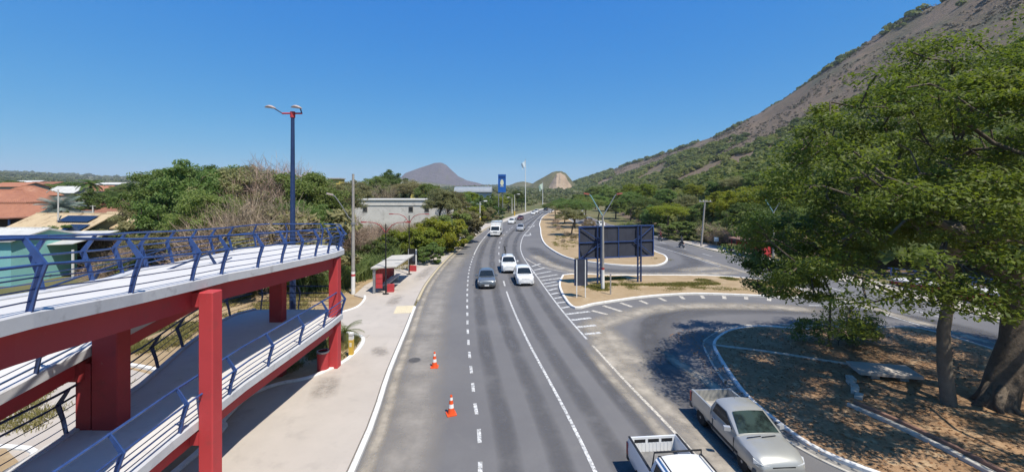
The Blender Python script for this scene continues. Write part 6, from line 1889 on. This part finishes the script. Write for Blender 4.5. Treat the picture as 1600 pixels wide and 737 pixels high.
    if S.get("roof_rails"):
        for s in (-1, 1):
            mb = MB(); mb.tube([(cr[1] + .02, s * wt * 1.0, zt + .01), (cr[1] + .12, s * wt * .98, zt + .07), (cr[2] - .12, s * wt * .98, zt + .07), (cr[2] - .0, s * wt, zt + .01)], .020, 6); mb.build("roof_rail", M_BLACK, t, 60)
    mb = MB(); mb.box(((ax_f + ax_r) / 2, 0, zb + .02), (L * .86, W * .78, .10)); mb.build("underbody", M_BLACK, t)
    for ax in (ax_f, ax_r):
        for s in (-1, 1): wheel(t, ax, s * (w - .11), wr, .19, s, S.get("rim", M_RIM))
    if S.get("aerial"):
        mb = MB(); mb.tube([(cr[1] + .1, 0, zt + .03), (cr[1] - .25, 0, zt + .35)], .006, 4); mb.build("aerial", M_BLACK, t)
    return t

P_SILVER = paint("silver", (0.40, 0.40, 0.375), 0.32, 0.35)
P_WHITE = paint("white", (0.72, 0.73, 0.73), 0.30)
P_GREY = paint("bluish_grey", (0.14, 0.165, 0.19), 0.30, 0.3)
P_CHAMP = paint("pale_silver", (0.46, 0.47, 0.48), 0.30, 0.3)
P_DARKRED = paint("dark_red", (0.10, 0.025, 0.025), 0.30)
P_BLACK = paint("black", (0.02, 0.02, 0.022), 0.25)
HATCH = dict(L=3.85, W=1.68, H=1.48, belt=0.94, hood=0.86, cab=(-1.80, -1.35, 0.10, 0.92), tail=1.00, fo=.78, ro=.62)
SEDAN = dict(L=4.25, W=1.68, H=1.43, belt=0.92, hood=0.82, cab=(-1.45, -0.85, 0.22, 0.98), tail=0.93, fo=.82, ro=.88)
SUV = dict(L=4.15, W=1.76, H=1.66, belt=1.05, hood=0.98, cab=(-1.95, -1.60, 0.20, 0.98), tail=1.08, fo=.80, ro=.72, wr=.34, zb=.28)
PICK1 = dict(L=4.15, W=1.64, H=1.42, belt=0.93, hood=0.80, cab=(-0.72, -0.52, 0.20, 0.92), bed_front=-0.60, pickup=True, rail=0.98, bedfloor=0.50, fo=.82, ro=.78, doors=2, wr=.29)
PICK2 = dict(L=4.40, W=1.70, H=1.56, belt=1.02, hood=0.92, cab=(-0.62, -0.48, 0.42, 1.10), bed_front=-0.50, pickup=True, rail=1.08, bedfloor=0.58, fo=.85, ro=.95, doors=2, wr=.31, slots=True, roof_rails=True, hoop=True, zb=.27)
def S(base, **k):
    d = dict(base); d.update(k); return d
def hd(path, y, towards=True):
    x0, x1 = interp_path(path, y - 2), interp_path(path, y + 2)
    a = math.atan2(4, x1 - x0)
    return a + math.pi if towards else a

# the two pickups close to the camera
make_car("pickup_truck", "old silver pickup truck with empty bed waiting by the shaded island's kerb", "pickup truck", 8.0, 14.25, math.radians(-90 + 3.0),
         S(PICK1, paint=P_SILVER, glass=M_GLASSGR, bumper=pmat("grey_bumper", (0.11, 0.11, 0.112), (0.09, 0.09, 0.092), 5, 0.6), mirror=P_CHAMP, liner=pmat("pale_bed_liner", (0.42, 0.40, 0.36), (0.33, 0.31, 0.28), 4, 0.8), railcap=P_SILVER, aerial=True))
make_car("pickup_truck", "white pickup truck with open bed and black roof rails, cut by the photo's bottom edge", "pickup truck", 4.66, 10.85, math.radians(-90 + 5.0),
         S(PICK2, paint=P_WHITE, liner=pmat("grey_bed_liner", (0.20, 0.195, 0.19), (0.15, 0.148, 0.145), 4, 0.8)))
# traffic coming towards the camera
gcar = "traffic on the main road"
make_car("car", "bluish grey car driving towards the camera in the lane beside the dashes", "car", -2.45, 39.2, hd(DL2, 39), S(SEDAN, paint=P_GREY, bumper=pmat("dark_bumper", (0.07, 0.075, 0.08)), H=1.42), gcar)
suv_x, suv_y, suv_a = -0.42, 46.3, hd(DL2, 46)
make_car("car", "white car carrying a bicycle on its roof, straddling the lane line", "car", suv_x, suv_y, suv_a, S(SUV, paint=P_WHITE, roof_rails=True, H=1.60), gcar)
make_car("car", "white hatchback at the hatched edge line, beside the bicycle-carrying car", "car", 1.12, 40.2, hd(RL, 40), S(HATCH, paint=P_WHITE), gcar)
make_car("car", "pale silver car alone in the middle lane, behind the white pair", "car", 2.0, 94, hd(RL, 94), S(SEDAN, paint=P_CHAMP), gcar)
make_car("car", "white car in the left lane behind the box truck", "car", 0.0, 114.5, hd(LE, 114), S(HATCH, paint=P_WHITE), gcar)
make_car("car", "dark red car in the bend ahead of the distant white pair", "car", 2.7, 130.5, hd(LE, 130), S(SEDAN, paint=P_DARKRED), gcar)
make_car("car", "nearer of two white cars far along the bend", "car", 8.4, 160.5, hd(DL2, 160), S(HATCH, paint=P_WHITE), gcar)
make_car("car", "farther of two white cars far along the bend", "car", 10.2, 171, hd(DL2, 171), S(SUV, paint=P_WHITE), gcar)
make_car("car", "black car far away on the bend, before the road disappears", "car", 16.2, 196, hd(DL2, 196), S(SUV, paint=P_BLACK), gcar)
g2_ = "traffic on the right carriageway"
make_car("car", "white car going away on the right road, seen above the billboard's top", "car", 22.4, 104, hd(RRR, 104, False), S(HATCH, paint=P_WHITE), g2_)
make_car("van", "white van going away on the right road, seen above the billboard", "van", 20.9, 112, hd(RRR, 112, False), S(SUV, paint=P_WHITE, H=1.95, L=4.6), g2_)

# box truck
bt_ = thing("box_truck", "small white box truck in the left lane near the driveway", "truck", (-3.15, 83.2, 0.008), hd(DL2, 83), gcar)
mb = MB(); vs = []
prof = [(1.0, 0.45), (2.55, 0.45), (2.72, 0.55), (2.72, 1.05), (2.60, 1.22), (2.18, 2.05), (2.05, 2.15), (1.0, 2.15)]
mb.add([(x, -0.92, z) for x, z in prof] + [(x, 0.92, z) for x, z in prof], [tuple(range(8)), tuple(range(15, 7, -1))] + [(k, k + 8, (k + 1) % 8 + 8, (k + 1) % 8) for k in range(8)])
mb.build("cab", P_WHITE, bt_, 30)
MB().add([(2.60, -0.82, 1.26), (2.60, 0.82, 1.26), (2.235, 0.78, 1.98), (2.235, -0.78, 1.98)], [(0, 1, 2, 3)]).build("windscreen", M_GLASS, bt_).location = (0.02, 0, 0.012)
for s in (-1, 1):
    MB().add([(1.25, s * .935, 1.2), (2.45, s * .935, 1.25), (2.12, s * .935, 1.95), (1.25, s * .935, 1.95)], [(0, 1, 2, 3)]).build("side_window", M_GLASS, bt_)
    MB().box((2.70, s * .66, .82), (.08, .36, .20)).build("headlight", M_HEADL, bt_)
    MB().box((2.35, s * 1.10, 1.5), (.10, .20, .34)).build("wing_mirror", M_BLACK, bt_)
    wheel(bt_, 1.75, s * .80, .37, .22, s); wheel(bt_, -1.5, s * .80, .37, .26, s)
MB().box((2.735, 0, .92), (.03, .8, .16)).build("grille", M_BLACK, bt_)
MB().box((2.68, 0, .50), (.2, 1.86, .24)).build("front_bumper", M_WHITE, bt_)
MB().box((2.79, 0, .52), (.012, .4, .13)).build("number_plate", M_PLATE, bt_)
MB().box((-0.9, 0, 1.78), (3.7, 2.05, 2.15)).build("cargo_box", P_WHITE, bt_)
mb = MB()
for s in (-1, 1):
    mb.box((-0.9, s * 1.03, 2.84), (3.74, .05, .06)); mb.box((-0.9, s * 1.03, .72), (3.74, .05, .06))
mb.box((.97, 0, 2.84), (.05, 2.0, .06)); mb.build("box_trim", M_METAL, bt_)
MB().box((-.3, 0, .55), (4.6, .8, .16)).build("chassis", M_BLACK, bt_)
MB().box((0.2, 0, 2.45), (0.1, 0.1, 0.1)).build("roof_lamp", M_ORANGE, bt_).location = (1.4, 0, -0.25)

# bicycle on the white car's roof
def bicycle(loc, rz, rx, label):
    t = thing("bicycle", label, "bicycle", loc, rz); t.rotation_euler = (rx, 0, rz)
    for x in (-.52, .52):
        mb = MB(); ring = [(x + .33 * math.cos(a), 0, .33 + .33 * math.sin(a)) for a in np.linspace(0, 2 * math.pi, 21)]
        mb.tube(ring, .022, 5, cap=False)
        wl = mb.build("wheel", M_TYRE, t, 60)
        mb = MB()
        for a in np.linspace(0, math.pi, 7)[:-1]: mb.bar((x - .31 * math.cos(a), 0, .33 - .31 * math.sin(a)), (x + .31 * math.cos(a), 0, .33 + .31 * math.sin(a)), .006, .006)
        mb.build("spokes", M_METAL, wl)
    mb = MB()
    for a, b in (((-.52, 0, .33), (-.08, 0, .28)), ((-.08, 0, .28), (-.22, 0, .82)), ((-.52, 0, .33), (-.2, 0, .74)), ((-.08, 0, .28), (.36, 0, .72)), ((-.2, 0, .74), (.34, 0, .82)), ((.34, 0, .88), (.52, 0, .33))):
        mb.tube([a, b], .024, 6)
    mb.build("frame", P_BLACK, t, 60)
    mb = MB(); mb.tube([(.38, -.30, .98), (.36, 0, .95), (.38, .30, .98)], .02, 6); mb.tube([(.34, 0, .86), (.36, 0, .96)], .02, 6); mb.build("handlebar", M_BLACK, t, 60)
    mb = MB(); mb.prism([(-.36, -.07), (-.10, -.02), (-.10, .02), (-.36, .07)], .84, .90); mb.build("saddle", M_BLACK, t)
    mb = MB(); mb.bar((-.08, .05, .28), (-.02, .09, .14), .025, .025); mb.bar((-.08, -.05, .28), (-.14, -.09, .42), .025, .025); mb.build("crank", M_METAL, t)
    return t
ca, sa_ = math.cos(suv_a), math.sin(suv_a)
bicycle((suv_x + ca * -0.75 - sa_ * -.28, suv_y + sa_ * -0.75 + ca * -.28, 1.66), suv_a + 0.05, 0.10, "black bicycle carried upright on the roof of the white car")

# motorcycles with their riders on the right road
def rider_body(name, joints, edges, radii, m, parent=None, sub=1):
    me = bpy.data.meshes.new(name); me.from_pydata(joints, edges, []); me.materials.append(m)
    o = bpy.data.objects.new(name, me); link(o, parent)
    sk = o.modifiers.new("skin", 'SKIN'); sk.use_smooth_shade = True
    for i, v in enumerate(me.skin_vertices[0].data):
        v.radius = (radii[i], radii[i]); v.use_root = (i == 0)
    sb = o.modifiers.new("sub", 'SUBSURF'); sb.levels = sub; sb.render_levels = sub
    return o
def motorcycle(x, y, heading, label, plabel, paint_m, shirt, helmet):
    t = thing("motorcycle", label, "motorcycle", (x, y, 0.008), heading, "motorcycles on the right road")
    for xx in (-.62, .66):
        mb = MB(); mb.lathe([(.20, -.045), (.29, -.05), (.30, 0), (.29, .05), (.20, .045)], (xx, 0, .30), 20, 'y', cap=False)
        wl = mb.build("wheel", M_TYRE, t, 50)
        mb = MB(); mb.lathe([(.205, -.03), (.205, .03)], (xx, 0, .30), 16, 'y'); mb.build("rim", M_RIM, wl)
    mb = MB(); mb.tube([(.66, 0, .30), (.40, 0, .98)], .04, 6); mb.tube([(.38, -.34, 1.05), (.36, 0, 1.0), (.38, .34, 1.05)], .022, 6); mb.build("fork", M_METAL, t, 60)
    mb = MB(); mb.tube([(.40, 0, .80), (.22, 0, .84), (.0, 0, .78), (-.06, 0, .74)], [.07, .15, .14, .08], 10); mb.build("fuel_tank", paint_m, t, 60)
    mb = MB(); mb.tube([(-.05, 0, .74), (-.3, 0, .76), (-.62, 0, .80), (-.78, 0, .84)], [.10, .14, .13, .06], 8); mb.build("seat", M_BLACK, t, 60)
    mb = MB(); mb.box((.08, 0, .42), (.42, .26, .34)); mb.tube([(.38, 0, .78), (.22, 0, .35), (-.3, 0, .35), (-.62, 0, .30)], .035, 6); mb.build("engine", M_METAL, t, 40)
    mb = MB(); mb.tube([(.1, -.14, .30), (-.3, -.17, .28), (-.75, -.18, .40)], [.03, .04, .055], 8); mb.build("exhaust", M_RIM, t, 60)
    mb = MB(); mb.box((-.82, 0, .72), (.06, .16, .09)); mb.build("tail_light", M_TAILL, t)
    mb = MB(); mb.box((-.84, 0, .55), (.02, .2, .15), 0, 0, -.2); mb.build("number_plate", M_PLATE, t)
    mb = MB(); mb.tube([(.5, 0, .92), (.56, 0, .92)], [.10, .08], 10); mb.build("headlight", M_HEADL, t, 60)
    p = thing("person", plabel, "person", (x, y, 0.008), heading, "riders on the right road")
    J = [(-.22, 0, .92), (-.18, 0, 1.10), (-.12, 0, 1.32), (-.08, 0, 1.42), (-.04, 0, 1.52), (-.02, 0, 1.64),
         (-.10, .19, 1.38), (.08, .28, 1.18), (.30, .32, 1.08), (-.10, -.19, 1.38), (.08, -.28, 1.18), (.30, -.32, 1.08),
         (-.18, .12, .90), (.16, .22, .78), (.02, .22, .40), (.12, .23, .32), (-.18, -.12, .90), (.16, -.22, .78), (.02, -.22, .40), (.12, -.23, .32)]
    E = [(0, 1), (1, 2), (2, 3), (3, 4), (4, 5), (3, 6), (6, 7), (7, 8), (3, 9), (9, 10), (10, 11), (0, 12), (12, 13), (13, 14), (14, 15), (0, 16), (16, 17), (17, 18), (18, 19)]
    R_ = [.16, .16, .18, .12, .06, .09, .08, .055, .04, .08, .055, .04, .11, .085, .06, .05, .11, .085, .06, .05]
    rider_body("body", J, E, R_, shirt, p, 1)
    mb = MB(); prof = [(.001, -.14)] + [(.145 * math.sin(a), -.145 * math.cos(a)) for a in np.linspace(.5, 2.9, 8)] + [(.001, .15)]
    mb.lathe(prof, (-.01, 0, 1.66), 14); mb.build("helmet", helmet, p, 60)
    return t
motorcycle(26.9, 65.0, hd(RRR, 65, False), "dark motorcycle passing the concrete pole on the right road", "rider in dark clothes and dark helmet on the nearer motorcycle", P_BLACK, pmat("dark_clothes", (0.035, 0.04, 0.05), (0.05, 0.055, 0.07), 4, 0.85), P_BLACK)
motorcycle(26.9, 74.3, hd(RRR, 74, False), "dark red motorcycle farther along the right road", "rider in dark reddish clothes on the farther motorcycle", P_DARKRED, pmat("reddish_clothes", (0.12, 0.03, 0.03), (0.07, 0.03, 0.035), 4, 0.85), P_DARKRED)
# ------------------------------------------------------------------ houses and other buildings
def rot2(x, y, a): return (x * math.cos(a) - y * math.sin(a), x * math.sin(a) + y * math.cos(a))

def roof_mesh(kind, w, d, h0, h1, over=0.5, thick=0.14, rows=True):
    """gable (ridge along x), hip, or shed roof over w x d walls, eaves at h0, ridge h1; with real tile ribs"""
    mb = MB(); W2, D2 = w / 2 + over, d / 2 + over
    e = h0 - over * (h1 - h0) / (d / 2)
    quads = []
    if kind == "gable":
        quads = [[(-W2, -D2, e), (W2, -D2, e), (W2, 0, h1), (-W2, 0, h1)], [(W2, D2, e), (-W2, D2, e), (-W2, 0, h1), (W2, 0, h1)]]
    elif kind == "hip":
        rl_ = max(W2 - D2, 0.2)
        quads = [[(-W2, -D2, e), (W2, -D2, e), (rl_, 0, h1), (-rl_, 0, h1)], [(W2, D2, e), (-W2, D2, e), (-rl_, 0, h1), (rl_, 0, h1)],
                 [(W2, -D2, e), (W2, D2, e), (rl_, 0, h1), (rl_, 0, h1)], [(-W2, D2, e), (-W2, -D2, e), (-rl_, 0, h1), (-rl_, 0, h1)]]
    else:
        quads = [[(-W2, -D2, h0), (W2, -D2, h0), (W2, D2, h1), (-W2, D2, h1)]]
    for q in quads:
        q = [Vector(a) for a in q]
        n = max(4, int((q[1] - q[0]).length / 0.33))
        # ribbed sheet: alternate lines raised, running from eave to ridge
        nrm = (q[1] - q[0]).cross(q[3] - q[0]).normalized()
        if nrm.z < 0: nrm = -nrm
        vs = []; fs = []
        for i in range(n * 2 + 1):
            u = i / (n * 2); up = nrm * (0.05 if i % 2 else 0.0)
            vs += [tuple(q[0].lerp(q[1], u) + up), tuple(q[3].lerp(q[2], u) + up)]
        for i in range(n * 2): fs.append((i * 2, i * 2 + 2, i * 2 + 3, i * 2 + 1))
        mb.add(vs, fs)
        mb.add([tuple(a - Vector((0, 0, thick))) for a in q], [(0, 1, 2, 3)])
        for a, b in ((0, 1), (1, 2), (3, 0)):
            mb.add([tuple(q[a]), tuple(q[b]), tuple(q[b] - Vector((0, 0, thick))), tuple(q[a] - Vector((0, 0, thick)))], [(0, 1, 2, 3)])
    return mb

def house(name, label, x, y, w, d, h0, h1, rz, wall_m, roof_m, kind="gable", wins=((-.25, .5), (.25, .5)), door=None, group=None, over=0.5, z=None, cat="house", chimney=False, side_wins=True):
    if z is None: z = base_rise(x, y) - 0.05
    t = thing(name, label, cat, (x, y, z), rz, group)
    mb = MB()
    hw = h0 - 0.06
    if kind == "gable":
        mb.add([(-w / 2, -d / 2, -1), (w / 2, -d / 2, -1), (w / 2, d / 2, -1), (-w / 2, d / 2, -1), (-w / 2, -d / 2, hw), (w / 2, -d / 2, hw), (w / 2, d / 2, hw), (-w / 2, d / 2, hw), (-w / 2, 0, h1 - .12), (w / 2, 0, h1 - .12)],
               [(0, 1, 5, 4), (2, 3, 7, 6), (1, 2, 6, 9, 5), (3, 0, 4, 8, 7), (4, 5, 9, 8), (6, 7, 8, 9), (0, 3, 2, 1)])
    else:
        mb.box((0, 0, hw / 2 - .5), (w, d, hw + 1))
    mb.build("wall", wall_m, t)
    rf = roof_mesh(kind, w, d, h0, h1, over).build("roof", roof_m, t, normals=False)
    if kind != "shed":
        mb = MB(); rl_ = w / 2 + over if kind == "gable" else max(w / 2 - d / 2, .1)
        mb.tube([(-rl_, 0, h1 + .03), (rl_, 0, h1 + .03)], .10, 6); mb.build("ridge_cap", roof_m, rf)
    for (fx, fz) in wins:
        wx, wz = fx * w, fz * h0
        f = MB(); f.box((wx, -d / 2 - .02, wz), (1.3, .08, 1.2)); fo = f.build("window", M_WHITE, t)
        MB().box((wx, -d / 2 - .065, wz), (1.12, .02, 1.02)).build("pane", M_WINDOW, fo)
    if side_wins:
        for s in (-1, 1):
            f = MB(); f.box((s * (w / 2 + .02), 0, .5 * h0), (.08, 1.2, 1.1)); fo = f.build("window", M_WHITE, t)
            MB().box((s * (w / 2 + .065), 0, .5 * h0), (.02, 1.0, .92)).build("pane", M_WINDOW, fo)
    if door is not None:
        MB().box((door * w, -d / 2 - .03, 1.05), (.95, .08, 2.1)).build("door", M_DARKWOOD, t)
    if chimney:
        MB().box((w * .2, d * .15, h1), (.6, .6, 1.2)).build("chimney", wall_m, rf)
    return t

hv = "houses left of the ramp"
def zb(px, py, y): return hgt(py, y)
# terracotta house at the left edge: three stepped roofs and a dark porch
x0, y0 = at(8, 84), 84; g0 = base_rise(x0, y0)
t = house("house", "two storey house with stepped terracotta roofs at the photo's left edge", x0, y0, 15, 9, hgt(313, 84) - g0, hgt(296, 84) - g0, 0.15, M_WALLG, M_TILE, "hip", group=hv)
house("house", "low terracotta roofed annexe with dark porch in front of the stepped house", at(10, 76), 76, 14, 8, hgt(346, 76) - g0, hgt(318, 76) - g0, 0.12, M_WALLW, M_TILE, "gable", wins=((.36, .5),), group=hv)
pc_ = thing("porch", "dark blue timber porch with posts below the terracotta annexe", "porch", (at(-2, 70), 70, 0), 0.1)
MB().box((0, 0, hgt(340, 70)), (7.5, 4.2, .18), 0).build("roof", M_TILE, pc_)
for k in range(4): MB().box((-3.5 + 2.33 * k, -1.9, hgt(340, 70) / 2), (.2, .2, hgt(340, 70) - .2)).build("post", M_BLUEDK, pc_)
MB().box((0, -1.9, 1.3), (7.2, .07, .1)).build("rail", M_BLUEDK, pc_)
MB().box((0, 1.9, hgt(340, 70) / 2 - .1), (7.2, .12, hgt(340, 70) - .3)).build("back_wall", M_DARKWOOD, pc_)
house("house", "terracotta roofed house behind the stepped house, just right of it", at(44, 112), 112, 10, 7, hgt(303, 112) - base_rise(at(48, 112), 112), hgt(290, 112) - base_rise(at(48, 112), 112), 0.1, M_WALLG, M_TILE, "hip", group=hv)
# brown hip roof and beige roofs with solar panels
house("house", "house with wide aged brown hip roof left of the big green trees", at(205, 86), 86, 14.5, 9, hgt(328, 86), hgt(311, 86), 0.0, M_WALLG, M_TILEBR, "hip", wins=((-.3, .5), (.1, .5)), group=hv, over=.8)
bh = house("house", "house with weathered beige tiled roof carrying solar panels", at(118, 60), 60, 12.0, 9.0, hgt(358, 60), hgt(333, 60), -0.12, M_WALLOL, M_TILEBEIGE, "gable", wins=((-.2, .45),), group=hv, over=.7)
house("house", "house with plain beige tiled roof right of the solar panels", at(212, 63), 63, 8.5, 7, hgt(349, 63), hgt(331, 63), -0.1, M_WALLW, M_TILEBEIGE, "gable", wins=((-.2, .5), (.2, .5)), group=hv, over=.6)
# solar arrays lie on the beige roof, each module a part
h0_, h1_ = hgt(358, 60), hgt(333, 60)
slope = math.atan2(h1_ - h0_, 4.5)
def solar(label, cx, cy, nx, ny):
    ly = -cy
    zloc = h1_ - (cy) * math.tan(slope) + 0.16
    wx, wy = rot2(cx, -cy, -0.12)
    t = thing("solar_panel", label, "solar panel", (at(118, 60) + wx, 60 + wy, zloc), -0.12, "solar panels on the beige roof")
    t.rotation_euler = (slope, 0, -0.12)
    for i in range(nx):
        for j in range(ny):
            MB().box(((i - (nx - 1) / 2) * 1.02, (j - (ny - 1) / 2) * 1.68, 0.03), (1.0, 1.65, .04)).build("module", M_SOLAR, t)
    mb = MB()
    for j in range(ny): mb.box((0, (j - (ny - 1) / 2) * 1.68, 0.0), (nx * 1.02, .05, .03))
    mb.build("mounting_rail", M_METAL, t)
solar("larger solar array of dark modules near the beige roof's ridge", 2.6, 1.65, 5, 1)
solar("smaller solar array lower down on the beige roof", 4.9, 3.7, 3, 1)
# turquoise building with pale corrugated roofs close by
cy_ = 41.5
house("house", "turquoise walled building with pale sheet roof just behind the ramp's railing", at(8, cy_), cy_, 8.2, 6, hgt(368, cy_), hgt(356, cy_), 0.02, M_WALLC, M_SHEET, "gable", wins=(), group=hv, side_wins=False, over=.35)
sh = thing("lean_to", "white sheet roofed lean-to with open dark front beside the turquoise building", "shed", (at(104, 44), 44, 0), -0.03)
MB().prism([(-3.4, -2.4), (3.4, -2.4), (3.4, 2.4), (-3.4, 2.4)], [hgt(381, 44), hgt(377, 44), hgt(364, 44), hgt(366, 44)], [hgt(381, 44) + .08, hgt(377, 44) + .08, hgt(364, 44) + .08, hgt(366, 44) + .08]).build("roof", M_SHEET, sh)
for k in range(3): MB().box((-3.2 + 3.2 * k, -2.2, 1.45), (.14, .14, 2.95)).build("post", M_WHITE, sh)
MB().box((0, 2.2, 1.8), (6.6, .14, 3.6)).build("back_wall", M_DARKWOOD, sh)
pole_v = thing("utility_pole", "slim pale pole standing among the houses beside the silvery palm", "utility pole", (at(91, 58), 58, 0))
MB().tube([(0, 0, 0), (0, 0, hgt(296, 58))], [.11, .08], 8).build("pole", M_WALLW, pole_v, 60)
MB().tube([(0, 0, hgt(297, 58)), (-.8, 0, hgt(294, 58)), (-1.7, 0, hgt(301, 58))], .05, 6).build("lamp_arm", M_WALLW, pole_v, 60)
pole_w = thing("utility_pole", "short white pole right of the beige roof's solar panels", "utility pole", (at(145, 64), 64, 0))
MB().tube([(0, 0, 0), (0, 0, hgt(321, 64))], [.11, .08], 8).build("pole", M_WALLW, pole_w, 60)
MB().box((0, 0, hgt(322, 64)), (.9, .1, .1)).build("crossarm", M_CONCPOLE, pole_w)
# white boundary walls and far houses
wl = thing("boundary_wall", "long whitewashed wall behind the brown hip roof", "wall", (at(208, 112), 112, 0), 0.0)
MB().box((0, 0, hgt(305, 112) / 2), (10.5, .25, hgt(305, 112))).build("wall", M_WALLW, wl)
for k in range(5): MB().box((-5.0 + 2.5 * k, -.14, hgt(305, 112) / 2), (.3, .1, hgt(305, 112) - .1)).build("pilaster", M_WALLW, wl)
wl = thing("boundary_wall", "low pale wall left of the brown hip roof", "wall", (at(128, 80), 80, 0), 0.0)
MB().box((0, 0, hgt(330, 80) / 2), (4.6, .25, hgt(330, 80))).build("wall", M_WALLW, wl)
MB().box((0, 0, hgt(330, 80) + .05), (4.7, .35, .1)).build("coping", M_CONCPOLE, wl)
FH = [(30, 150, 291, 285, 13, M_TILE, "terracotta roofed far house left of the tall palm"), (75, 190, 288, 284, 14, M_TILEBR, "brown roofed far house beyond the stepped house"), (112, 150, 300, 291, 11, M_SHEET, "far house with pale yellowish roof by the tall palm"),
      (124, 205, 290, 286, 13, M_TILEBR, "small brown roofed house directly left of the tall palm"), (157, 170, 297, 290, 11, M_TILE, "small orange roofed far house right of the tall palm"), (200, 165, 303, 298, 14, M_TILEBEIGE, "far house with pale tan roof above the white wall"),
      (228, 190, 298, 294, 12, M_TILEBR, "far house half hidden by the green trees' left edge"), (48, 230, 286, 282, 16, M_SHEET, "pale roofed far house highest on the left plain"), (180, 260, 288, 285, 16, M_SHEET, "distant pale roofed house above the white wall's right end")]
for (px, y, pe, pr_, w_, m_, lab) in FH:
    x = at(px, y); g = base_rise(x, y)
    house("house", lab, x, y, w_, w_ * .65, max(2.6, hgt(pe, y) - g), max(3.6, hgt(pr_, y) - g), 0.1 * math.sin(px), M_WALLW if px % 2 else M_WALLG, m_, "gable", group="far houses on the left plain", wins=((-.25, .5), (.2, .5)))

# white warehouse behind the reeds
wy = 82.0; wx0, wx1 = at(548, wy), at(697, wy)
wh = thing("warehouse", "long weathered white warehouse with flat parapet behind the bushes", "warehouse", ((wx0 + wx1) / 2, wy + 5, 0), -0.02)
ww = wx1 - wx0; hh_ = hgt(313, wy)
MB().box((0, 0, hh_ / 2), (ww, 10, hh_)).build("wall", M_WARE, wh)
MB().box((0, -0.02, hh_ + .12), (ww + .3, 10.3, .24)).build("coping", M_WALLW, wh)
MB().box((0, -5.05, hh_ - .95), (ww, .12, .12)).build("string_course", M_WARE, wh)
for px_ in (571, 643, 668):
    wxl = at(px_, wy) - (wx0 + wx1) / 2
    f = MB().box((wxl, -5.03, hh_ - 1.75), (.95, .10, 1.1)).build("window", M_WALLG, wh)
    MB().box((wxl, -5.09, hh_ - 1.75), (.75, .02, .9)).build("pane", M_WINDOW, f)

# far shed with rounded grey roof; yellow buildings
gy_ = 205.0; a0, a1 = at(711, gy_), at(767, gy_)
gs = thing("warehouse", "distant warehouse with rounded pale grey roof left of the blue totem sign", "warehouse", ((a0 + a1) / 2, gy_, base_rise((a0 + a1) / 2, gy_)), 0)
gw = a1 - a0; gz = base_rise((a0 + a1) / 2, gy_); ghe = hgt(299.5, gy_) - gz; ghr = hgt(291.5, gy_) - gz
MB().box((0, 6, ghe / 2 - .5), (gw, 12, ghe + 1)).build("wall", pmat("pale_blue_wall", (0.45, 0.52, 0.56), (0.38, 0.44, 0.48), 1, 0.8), gs)
mb = MB(); prof = [(-1.2, ghe - .2), (-.9, ghe + .9), (1.0, ghr - .3), (6, ghr), (12, ghe)]
n_ = len(prof); mb.add([(-gw / 2 - .4, y, z) for y, z in prof] + [(gw / 2 + .4, y, z) for y, z in prof] , [(k, k + 1, k + 1 + n_, k + n_) for k in range(n_ - 1)] + [tuple(range(n_)), tuple(range(2 * n_ - 1, n_ - 1, -1))])
mb.build("roof", pmat("grey_sheet_roof", (0.27, 0.30, 0.33), (0.22, 0.25, 0.28), 1, 0.5), gs, 40)
for k in range(7): MB().box((-gw / 2 + gw * (k + .5) / 7, -.04, ghe * .55), (1.6, .1, 1.6)).build("window", M_WINDOW, gs)
M_YELW = pmat("yellow_wall", (0.60, 0.47, 0.12), (0.50, 0.39, 0.10), 0.6, 0.85)
for (px, y, w_, pe, pt, lab) in ((663, 195, 13, 297, 290, "yellow building with pale roof edge above the warehouse"), (521, 180, 5, 290, 279, "small yellow building peeping between the left belt's trees")):
    x = at(px, y); g = base_rise(x, y); h1 = hgt(pt, y) - g
    b_ = thing("building", lab, "building", (x, y, g - .1), 0)
    MB().box((0, 3, h1 / 2), (w_, 6, h1)).build("wall", M_YELW, b_)
    MB().box((0, 2.8, h1 + .2), (w_ + .8, 7.2, .4)).build("roof", M_SHEET, b_)
    for k in range(3): MB().box((-w_ * .3 + w_ * .3 * k, -.03, h1 * .6), (w_ * .14, .08, 1.3)).build("window", M_WINDOW, b_)
# ------------------------------------------------------------------ air: one box of thin haze round the whole scene
hz = MB().box((0, 2200, 165), (17000, 8000, 350)).build("haze", M_BLACK)
hm = bpy.data.materials.new("haze_air"); hm.use_nodes = True
HN, HL = hm.node_tree.nodes, hm.node_tree.links
HN.remove(HN["Principled BSDF"])
pv = HN.new("ShaderNodeVolumePrincipled")
pv.inputs["Color"].default_value = (0.80, 0.88, 1.0, 1)
pv.inputs["Density"].default_value = 0.00011
HL.new(pv.outputs[0], HN["Material Output"].inputs["Volume"])
hz.data.materials.clear(); hz.data.materials.append(hm)
hz["kind"] = "stuff"
